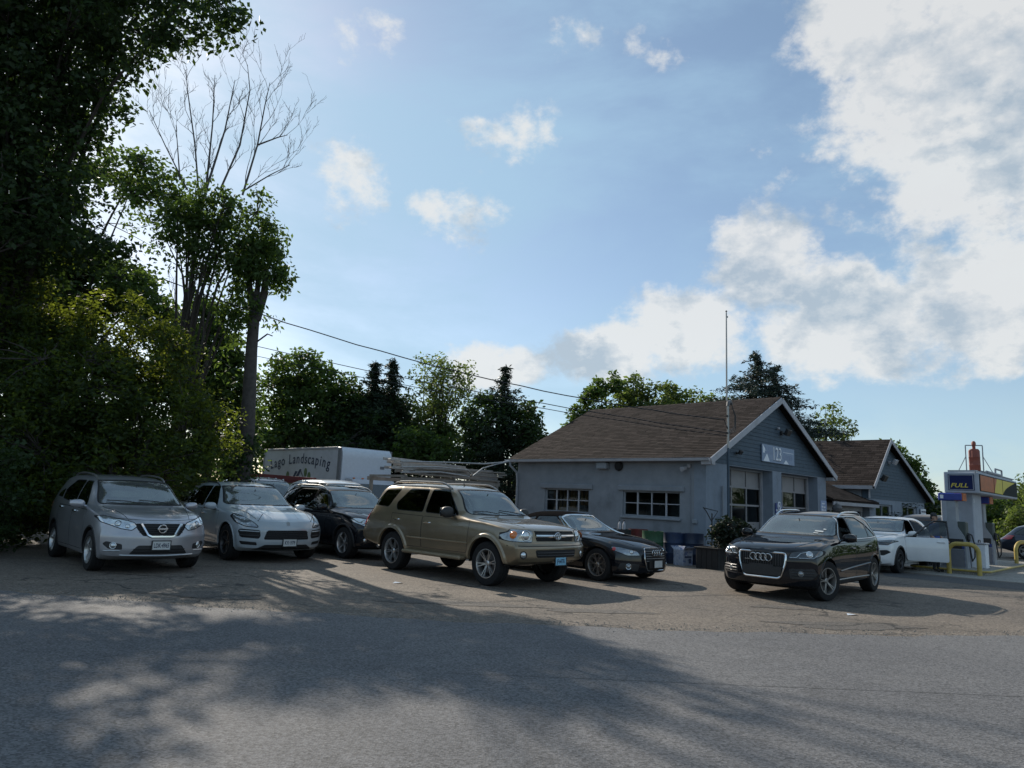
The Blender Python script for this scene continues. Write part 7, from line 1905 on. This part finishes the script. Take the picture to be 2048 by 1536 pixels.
for s_ in (.04, 1.86): mb = MB(); mb.box((FL / 2, s_, 2.10), (FL + .1, .06, .12)); mb.build('rack_rail', 'oldplank', fb)
wm = MB(); wm.lathe([(.22, -.11), (.36, -.11), (.39, -.06), (.39, .06), (.36, .11), (.22, .11), (.18, .05), (0, .05)], 24, cap=False); wd = None
for u in (.9, FL - .7):
    for s_ in (.25, 1.65):
        if wd is None: w = wm.build('wheel', 'tyre', fb); wd = w.data
        else: w = link('wheel', wd, [], fb)
        w.matrix_local = TR((u, s_, .39), rx=pi / 2)
Tf = Matrix.Translation(fb.location) @ Matrix.Rotation(RZB, 4, 'Z')
def ladder(label, u0, u1, s_, z, tilt=0.0, wid=.42, m='aluminium', flat=True, yaw=0.0):
    T = Tf @ TR((u0, s_, z), rz=yaw, ry=-tilt); o = thing('ladder', label, 'ladder', T.translation, 0, 'ladders on the flatbed rack'); L_ = u1 - u0; R3 = T.to_3x3().to_4x4()
    for d in (0, wid):
        mb = MB(); mb.box((L_ / 2, d, 0), (L_, .028, .085), R3); mb.build('side_rail', m, o)
    mb0 = None; n = int(L_ / .30)
    for i in range(n):
        mb = MB(); mb.tube([(.15 + i * .30, .014, 0), (.15 + i * .30, wid - .014, 0)], .017, 6, M4=R3); mb.build('rung', m, o)
    return o
for k, (u0, u1, s_, z, tl) in enumerate(((-.3, 2.9, .30, 2.72, -.03), (-.1, 3.0, .36, 2.63, -.02), (.1, 2.8, .28, 2.54, 0), (-.2, 3.0, .34, 2.45, 0), (.2, 3.2, .30, 2.36, 0), (1.9, 4.8, .85, 2.56, .01), (1.7, 4.9, .90, 2.48, 0), (1.8, 5.0, .85, 2.40, 0), (1.6, 5.0, .80, 2.32, 0))):
    ladder('long aluminium ladder stacked flat on the flatbed rack', u0, u1, s_, z, tl)
for i in range(4):
    T = Tf @ TR((.0 + .25 * i, -.02 + .03 * i, 2.30 + .075 * (i % 3)), ry=-.02 * (i - 1)); mb = MB(); mb.box((2.2, .1, 0), (4.2 - .2 * i, .24, .05), T.to_3x3().to_4x4(), .006); o = mb.build('plank', 'oldplank', None, T.translation); tag(o, 'grey scaffold plank lying along the flatbed rack beneath the ladders', 'plank', 'planks on the flatbed rack')
tb = thing('staging_frame', 'bright bent aluminium staging frame lying across the ladders', 'frame', Tf @ Vector((-.3, -.25, 2.28)), RZB)
mb = MB(); mb.tube([(0, 0, .0), (1.6, 0, .10), (2.9, 0, .02), (3.0, 0, .10), (2.8, 0, .24), (1.5, 0, .26), (0, 0, .16)], .026, 6); mb.tube([(0, .05, .34), (2.0, .05, .44), (3.6, .05, .50), (4.6, .1, .62), (4.9, .12, .70)], .030, 6); mb.tube([(3.05, 0, .05), (3.5, 0, .34), (4.2, .05, .52), (4.95, .12, .68)], .022, 6); mb.build('tube', 'aluminium', tb)

# ------------------------------------------------------------------ trees
GR = 'trees along the left edge of the lot'
tA = px_blobs([(30, 40, 17, 120, 100), (150, 30, 16.5, 120, 80), (270, 20, 16, 110, 70), (380, 10, 15.5, 90, 62), (435, 35, 15.3, 45, 55), (300, 85, 16, 70, 45), (40, 420, 16.6, 90, 80), (120, 350, 16.8, 70, 60), (60, 180, 17, 110, 110), (170, 130, 17, 80, 85), (215, 195, 17, 55, 50), (60, 330, 17.5, 120, 120), (140, 270, 17.5, 60, 60), (70, 480, 18.2, 120, 90), (180, 520, 18.8, 80, 60), (-140, 100, 17, 160, 160), (-140, 380, 17.5, 160, 200), (20, -140, 17, 190, 140), (230, -130, 16.5, 170, 110)])
make_tree('maple_tree', 'tall dark tree at the left edge whose branches overhang the top of the view', (-13.6, 18.2, 0), tA, 2500, 40, .165, .50, 'leaf_dark', .26, (-13.4, 18.2, 12), 30, group=GR, droop=.55, sun=.92)
tB = px_blobs([(200, 400, 27, 70, 60), (270, 350, 27, 70, 45), (320, 420, 27, 60, 60), (255, 470, 27, 110, 80), (100, 450, 27, 110, 90), (350, 520, 27, 60, 70), (170, 560, 27, 120, 70), (60, 560, 27, 110, 110), (290, 590, 27.4, 90, 60), (330, 640, 27.4, 60, 60)])
make_tree('maple_tree', 'broad dark maple behind the sunlit bush', (-18.4, 28.0, 0), tB, 1300, 40, .20, .56, 'leaf', .30, (-17.6, 27.6, 12), 24, group=GR, droop=.5, sun=.92)
tC = px_blobs([(385, 375, 20.9, 28, 42), (400, 430, 20.9, 45, 35), (440, 420, 20.9, 35, 40), (480, 420, 20.9, 32, 38), (512, 398, 20.9, 26, 18), (470, 480, 20.9, 40, 34), (515, 500, 20.9, 36, 30), (548, 488, 20.9, 18, 18), (420, 520, 20.9, 50, 40), (365, 460, 20.9, 40, 50), (395, 590, 20.9, 36, 40), (450, 600, 20.9, 36, 28), (470, 660, 20.9, 44, 34), (420, 690, 20.9, 50, 50), (440, 770, 20.9, 40, 70), (330, 560, 20.9, 40, 50)])
make_tree('maple_tree', 'leafy half-dead tree with bare upper limbs beside the ivy trunk', (-9.9, 21.0, 0), tC, 470, 28, .165, .44, 'leaf', .20, (-9.8, 21, 7.6), 22, group=GR, droop=.8, sun=.6, aspect=.45)
# bare dead crown
def dead_tree(name, label, base, stems, m='bark_dead', group=None):
    t = thing(name, label, 'tree', base, 0, group); b = Vector(base); mb = MB(); r = random.Random(11)
    def twig(p, d, ln, rad, lev):
        pts = [p]; q = p.copy(); dd = d.copy(); n = 6
        for i in range(n):
            dd = (dd + Vector((r.gauss(0, .13), r.gauss(0, .13), r.gauss(.04, .08)))).normalized(); q = q + dd * (ln / n); pts.append(q.copy())
            if lev > 0 and i > 0 and r.random() < .8:
                side = Vector((r.gauss(0, 1), r.gauss(0, .6), r.uniform(.0, .8))).normalized(); twig(q, (dd * .75 + side * .6).normalized(), ln * r.uniform(.28, .5), rad * (1 - i / n) * .55 + .004, lev - 1)
        mb.tube([x - b for x in pts], [max(.004, rad * (1 - .88 * i / n)) for i in range(n + 1)], 5)
    for (pts, rad) in stems:
        P_ = [atY(px, py, Y) for px, py, Y in pts]; k = len(P_)
        mb.tube([p - b for p in P_], [lerp(rad, .010, i / (k - 1)) for i in range(k)], 7)
        for i in range(1, k):
            for _ in range(2 if i < k - 1 else 3):
                f = r.random(); p = P_[i - 1].lerp(P_[i], f); d = (P_[i] - P_[i - 1]).normalized(); s_ = Vector((r.gauss(0, 1), r.gauss(0, .5), r.uniform(.1, .7))).normalized(); twig(p, (d * .9 + s_ * .55).normalized(), r.uniform(.9, 2.2), lerp(rad, .012, (i - 1 + f) / (k - 1)) * .34 + .004, 2)
    mb.build('trunk', m, t); return t
Yd = 24.3
dead_tree('dead_tree', 'bare dead tree with pale leafless limbs reaching above the maples', (-11.3, 24.4, 0), [
    ([(372, 700, Yd), (378, 600, Yd), (390, 480, Yd), (412, 380, Yd), (425, 250, Yd), (430, 150, Yd)], 0.088), ([(412, 380, Yd), (450, 260, Yd), (470, 160, Yd)], 0.048), ([(440, 380, Yd), (480, 290, Yd), (500, 180, Yd), (495, 130, Yd)], 0.040),
    ([(485, 390, Yd), (515, 290, Yd), (530, 210, Yd), (540, 165, Yd)], 0.040), ([(490, 380, Yd), (540, 350, Yd), (580, 330, Yd)], 0.029), ([(515, 290, Yd), (555, 275, Yd), (575, 270, Yd)], 0.033),
    ([(400, 420, Yd), (390, 290, Yd), (375, 180, Yd), (372, 140, Yd)], 0.036), ([(375, 380, Yd), (330, 290, Yd), (298, 220, Yd)], 0.029), ([(360, 360, Yd), (352, 250, Yd)], 0.029)], group=GR)
# ivy-clad broken trunk
iv = thing('broken_trunk', 'tall broken tree trunk with ivy around its foot behind the pale SUV', 'tree', (-7.95, 20.9, 0), 0, GR); mb = MB(); b = Vector((-7.95, 20.9, 0))
tp = [Vector((-7.95, 20.9, 0))] + [atY(px, py, 20.9) for px, py in ((492, 900), (498, 800), (503, 700), (508, 640), (515, 585))]
mb.tube([p - b for p in tp], [.27, .23, .20, .17, .16, .15], 12)
for pts, r0 in ((((508, 645), (500, 590), (498, 545)), .13), (((512, 640), (528, 590), (533, 540)), .15), (((505, 690), (535, 668), (545, 672)), .03), (((512, 600), (516, 570), (515, 550)), .10)):
    mb.tube([atY(x, y, 20.9) - b for x, y in pts], [r0, r0 * .8, r0 * .55], 8)
M['bark_old'] = mat('bark_old', (.065, .057, .052), .95, noise=.4, nscale=7, bump=.7, bscale=22); mb.build('trunk', 'bark_old', iv)
cc = in_blobs(px_blobs([(500, 520, 20.8, 34, 50), (540, 540, 20.8, 34, 40), (565, 560, 20.8, 20, 30), (548, 640, 20.8, 16, 14), (478, 610, 20.8, 26, 50), (535, 470, 20.8, 34, 34), (520, 600, 20.8, 24, 26)]), 190, .3, None, .4); leaf_mesh('crown', cc - np.array(tuple(b)), .17, 24, .36, 'leaf', iv, 1.0, .42)
cl = [np.array(tuple(tp[0].lerp(tp[2], f) + Vector((random.gauss(0, .22), random.gauss(-.1, .22), 0)) - b)) for f in np.linspace(0, .75, 90)]
leaf_mesh('ivy', np.array(cl), .13, 26, .30, 'leaf_dark', iv, .6)
# sunlit bush that closes off the lot on the left
tD = px_blobs([(130, 590, 19.4, 60, 75), (110, 700, 19.2, 120, 90), (230, 650, 19.6, 95, 70), (300, 720, 19.4, 100, 80), (370, 760, 19.6, 60, 70), (180, 820, 18.6, 150, 120), (330, 860, 18.9, 110, 110), (420, 850, 19.4, 50, 60), (420, 930, 19.2, 60, 60), (60, 880, 18.0, 120, 150), (-60, 760, 18.5, 140, 240), (250, 940, 18.3, 150, 80), (120, 980, 17.6, 110, 70), (20, 1000, 17.0, 90, 70), (440, 1000, 19.8, 60, 40)])
bu = make_tree('bush', 'huge rounded bush with yellow-green sunlit top behind the silver crossover', (-10.8, 19.2, 0), tD, 3000, 40, .13, .36, 'leaf_bush', .14, (-10.8, 19.2, 4.5), 30, zmin=.2, droop=.35, shell=.7, aspect=.45, sun=.8)
bu['category'] = 'bush'
tD2 = px_blobs([(-120, 980, 14.5, 120, 120), (-60, 1040, 15.5, 60, 60), (30, 1040, 17.2, 60, 40)])
ub = make_tree('bush', 'low dark undergrowth at the lot edge left of the silver crossover', (-12.3, 16.4, 0), tD2, 260, 34, .12, .35, 'leaf_dark', .05, (-12.3, 16.4, .8), 8, zmin=.1); ub['category'] = 'bush'
# trees across the back
GB = 'trees behind the lot'
make_tree('tree', 'leafy green tree filling the gap between the big bush and the ivy trunk', (-13.0, 31, 0), px_blobs([(430, 700, 31, 50, 50), (460, 770, 31, 40, 60), (410, 800, 31, 50, 60), (455, 870, 30.5, 40, 50), (400, 640, 31, 40, 40), (480, 920, 30, 30, 40), (500, 840, 31, 24, 50), (360, 740, 31, 50, 60)]), 520, 32, .22, .5, 'leaf', .2, (-13, 31, 7), 18, group=GB)
def bt(label, bx, by, blobs, ncl, nl, leaf, sp, m, r=.2, top=None, **k): return make_tree('tree', label, (bx, by, 0), px_blobs(blobs), ncl, nl, leaf, sp, m, r, top, group=GB, **k)
bt('round leafy tree with open crown behind the box truck', -11.2, 38, [(600, 745, 38, 65, 45), (560, 790, 38, 50, 50), (645, 770, 38, 45, 40), (620, 830, 38, 70, 60), (540, 860, 38, 40, 60), (570, 900, 37, 60, 50), (690, 775, 38, 28, 30)], 420, 34, .24, .55, 'leaf', .24, (-11.2, 38, 8.2), limbs=18)
bt('dark dense tree behind the box truck, right of the round one', -8.6, 39, [(690, 800, 39, 45, 50), (720, 850, 39, 60, 60), (660, 860, 38, 50, 60), (760, 880, 38, 60, 50), (700, 900, 37, 80, 40)], 330, 32, .24, .55, 'leaf_dark', .2, (-8.6, 39, 6.5))
def conifer(name, label, px, py, Y, wpx, m='needle', group=GB, n=14, dens=1.0, leaf=.22, ragged=.25, droop=.5, zlow=.10):
    """wpx: half-width in photo pixels half-way up the tree"""
    tp_ = atY(px, py, Y); H = tp_.z; Rb = 2 * wpx / FPX * Y; b = Vector((tp_.x, tp_.y, 0)); t = thing(name, label, 'tree', b, 0, group)
    mb = MB(); mb.tube([(0, 0, 0), (0, 0, H * .5), (0, 0, H)], [.16, .1, .015], 8); cs = []
    for i in range(n * 7):
        f = (i + random.random()) / (n * 7); z = lerp(H * .985, H * zlow, f ** .85); r_ = Rb * (.03 + .97 * f); a = random.random() * 2 * pi
        L_ = r_ * (1 - ragged * random.random() * 1.4); e = Vector((cos(a) * L_, sin(a) * L_, z - L_ * .10 + random.gauss(0, .08)))
        if i % 2 == 0: mb.tube([(0, 0, z), (e.x * .6, e.y * .6, z - L_ * .09), tuple(e)], [.03, .02, .008], 4, cap=False)
        for q in np.linspace(.2, 1, max(2, int(L_ * 2.0 * dens) + 1)): cs.append((e.x * q + random.gauss(0, .05), e.y * q + random.gauss(0, .05), lerp(z, e.z, q) + random.gauss(0, .05)))
    cs = np.array(cs); sp = .10 + .28 * np.clip((H - cs[:, 2]) / H * 2.8, 0, 1)
    mb.build('trunk', 'bark', t); leaf_mesh('crown', cs, leaf, 22, sp, m, t, droop, .28, flat=.6); return t
conifer('conifer_tree', 'slim dark conifer with ragged twin tip, left one of the pair behind the box truck', 752, 720, 39, 105, n=44, leaf=.2, ragged=.55); conifer('conifer_tree', 'slim dark conifer with narrow crown, right one of the pair behind the box truck', 789, 715, 39.6, 108, n=44, leaf=.2, ragged=.55)
bt('thin airy tree with many fine upright branches', -3.9, 38, [(865, 745, 38, 45, 40), (905, 760, 38, 45, 45), (850, 810, 38, 40, 55), (900, 830, 38, 55, 60), (940, 790, 38, 25, 45)], 330, 18, .17, .50, 'leaf_light', .14, (-3.8, 38, 7.6), limbs=46, shell=.6)
bt('low mixed greenery under the airy tree', -4.5, 36, [(830, 900, 36, 50, 50), (900, 915, 35.5, 60, 40), (870, 880, 37, 50, 40)], 200, 30, .22, .5, 'leaf', .12, (-4.5, 36, 2.5))
bt('dark leafy tree filling the gap under the twin conifers', -7.4, 40, [(740, 830, 40, 60, 50), (800, 840, 40, 45, 55), (700, 860, 40, 50, 50), (820, 890, 39, 50, 50)], 320, 32, .24, .5, 'leaf_dark', .2, (-7.4, 40, 5.5))
conifer('conifer_tree', 'broad dark evergreen beside the end of the garage', 1012, 728, 34, 95, n=26, leaf=.2, ragged=.4, dens=1.2)
bt('dense dark evergreen growth around the foot of the evergreen by the garage', .2, 34.5, [(980, 850, 34.5, 60, 70), (1040, 850, 34.5, 40, 60), (1060, 900, 34, 40, 60), (960, 920, 34, 50, 50)], 320, 32, .2, .45, 'leaf_dark', .12, (.2, 34.5, 4.5))
bt('bright round treetop rising over the garage roof', 8.2, 46, [(1310, 790, 46, 75, 22), (1240, 790, 46, 40, 28), (1265, 770, 46, 30, 20), (1380, 800, 46, 60, 18), (1440, 805, 46, 30, 12), (1300, 850, 46, 130, 50)], 420, 34, .26, .55, 'leaf_light', .25, (8.2, 46, 7.5))
bt('darker pointed treetop over the left end of the garage roof', 5.2, 44, [(1185, 800, 44, 28, 28), (1200, 775, 44, 14, 22), (1160, 830, 44, 22, 22), (1230, 765, 44, 18, 20), (1190, 860, 44, 60, 40)], 240, 32, .24, .42, 'leaf', .18, (5.2, 44, 7.2))
conifer('spruce_tree', 'blue-green spruce standing behind the garage ridge', 1512, 700, 42, 205, 'needle_blue', n=56, leaf=.19, ragged=.3, dens=1.2, droop=.15); conifer('spruce_tree', 'smaller ragged spruce leaning out beside the taller one', 1549, 728, 43, 190, 'needle_blue', n=46, leaf=.19, ragged=.45, dens=1.1, droop=.15)
bt('slender thin-leaved tree between the two roofs', 20.4, 45, [(1660, 835, 45, 22, 28), (1680, 860, 45, 26, 26), (1650, 880, 45, 30, 20), (1610, 870, 45, 22, 18)], 110, 16, .2, .40, 'leaf_light', .09, (20.4, 45, 7.6), limbs=20)
bt('leafy tree following the right slope of the shop roof', 27.3, 49, [(1775, 905, 49, 28, 20), (1800, 925, 49, 28, 26), (1825, 955, 49, 26, 24), (1840, 985, 49, 22, 22), (1790, 970, 49, 50, 40)], 300, 30, .26, .45, 'leaf', .18, (27.3, 49, 5.4))
bt('dark tree beyond the end of the shop', 31, 52, [(1870, 1025, 52, 40, 32), (1900, 1040, 52, 35, 30), (1850, 1050, 52, 30, 40)], 240, 30, .26, .5, 'leaf_dark', .16, (31, 52, 2.6))
bt('light green tree seen between the two pumps', 33.5, 50, [(1930, 1040, 50, 40, 38), (1965, 1030, 50, 40, 36), (1940, 1080, 50, 40, 30)], 260, 30, .24, .5, 'leaf', .14, (33.5, 50, 2.4))
bt('bright roadside bush right of the far pump', 36.5, 46, [(2030, 1070, 46, 30, 30), (2060, 1040, 46, 40, 30), (2075, 1090, 46, 45, 30), (2100, 1000, 47, 40, 50)], 260, 30, .22, .45, 'leaf_light', .12, (36.5, 46, 1.6))
bt('taller tree behind the far pump', 37.5, 56, [(2010, 1020, 56, 40, 35), (2050, 1010, 56, 40, 32), (2120, 990, 56, 60, 50)], 240, 30, .26, .55, 'leaf', .16, (37.5, 56, 3.2))
# thicket behind the left edge of the lot
vs_c = []
for i in range(900):
    a = R(random.uniform(-62, -24)); d = random.uniform(31, 46); vs_c.append((d * sin(a), d * cos(a), random.uniform(.1, 3.6 + 1.2 * sin(a * 31))))
w_ = leaf_mesh('undergrowth', np.array(vs_c), .3, 34, .8, 'leaf_dark', None, .2); w_['kind'] = 'stuff'; w_['label'] = 'dark thicket of undergrowth behind the left edge of the lot'; w_['category'] = 'undergrowth'
# far woodland that closes the horizon
vs_c = []
for i in range(1500):
    a = R(random.uniform(-75, 75)); d = random.uniform(70, 120); x, y = d * sin(a), d * cos(a)
    vs_c.append((x, y, random.uniform(.3, 4.2 + 2.0 * sin(a * 9) + 1.3 * sin(a * 23))))
w_ = leaf_mesh('woodland', np.array(vs_c), .8, 26, 2.0, 'leaf', None, .2); w_['kind'] = 'stuff'; w_['label'] = 'distant mass of woodland along the horizon'; w_['category'] = 'woodland'
# trees on the camera's own side, off to the left behind the shadow on the road
# ------------------------------------------------------------------ pole and wires
fp = thing('flagpole', 'thin grey pole rising behind the garage roof', 'pole', (9.2, 30.0, 0)); mb = MB(); mb.tube([(0, 0, 0), (0, 0, 5), (0, 0, 10.05)], [.05, .042, .03], 8); mb.build('shaft', 'alloy_grey', fp); mb = MB(); mb.lathe([(0, -.05), (.05, 0), (0, .06)], 10, TR((0, 0, 10.1))); mb.box((.04, 0, 9.85), (.06, .03, .08)); mb.build('finial', 'alloy_grey', fp)
mp_ = mast.location
def wire(label, A, B, sag, r=.016):
    A = Vector(A); B = Vector(B); n = 24; pts = [A.lerp(B, i / n) + Vector((0, 0, -sag * 4 * (i / n) * (1 - i / n) + (.012 * sin(i * 2.2)))) for i in range(n + 1)]
    mb = MB(); mb.tube([p - A for p in pts], r, 5); o = mb.build('power_line', 'ink_black', None, A); tag(o, label, 'wire'); return o
mt = Matrix.Translation(mast.location) @ Matrix.Rotation(RZB, 4, 'Z')
E1 = mt @ Vector((-.34, -.02, 4.30)); E2 = mt @ Vector((-.05, 0, 3.92))
wire('thick twisted service line sagging from the trees to the service mast', atY(330, 560, 20), E1, .55, .016)
wire('thinner upper line running to the service mast below the service drop', atY(300, 640, 30), E2, .30, .014); wire('thin lower telephone line running to the service mast', atY(300, 665, 30), E2 + Vector((0, 0, -.1)), .25, .012)
# litter
for k, (px, py, lab) in enumerate(((785, 1167, 'flat scrap of white paper on the lot in front of the gold SUV'), (1695, 1231, 'small white scrap of paper near the black SUV shadow'))):
    P = G(px, py); mb = MB(); mb.add([(0, 0, .006), (.16, .02, .02), (.18, .10, .008), (.03, .09, .025)], [(0, 1, 2), (0, 2, 3)]); tag(mb.build('paper_scrap', 'signwhite', None, P), lab, 'litter')
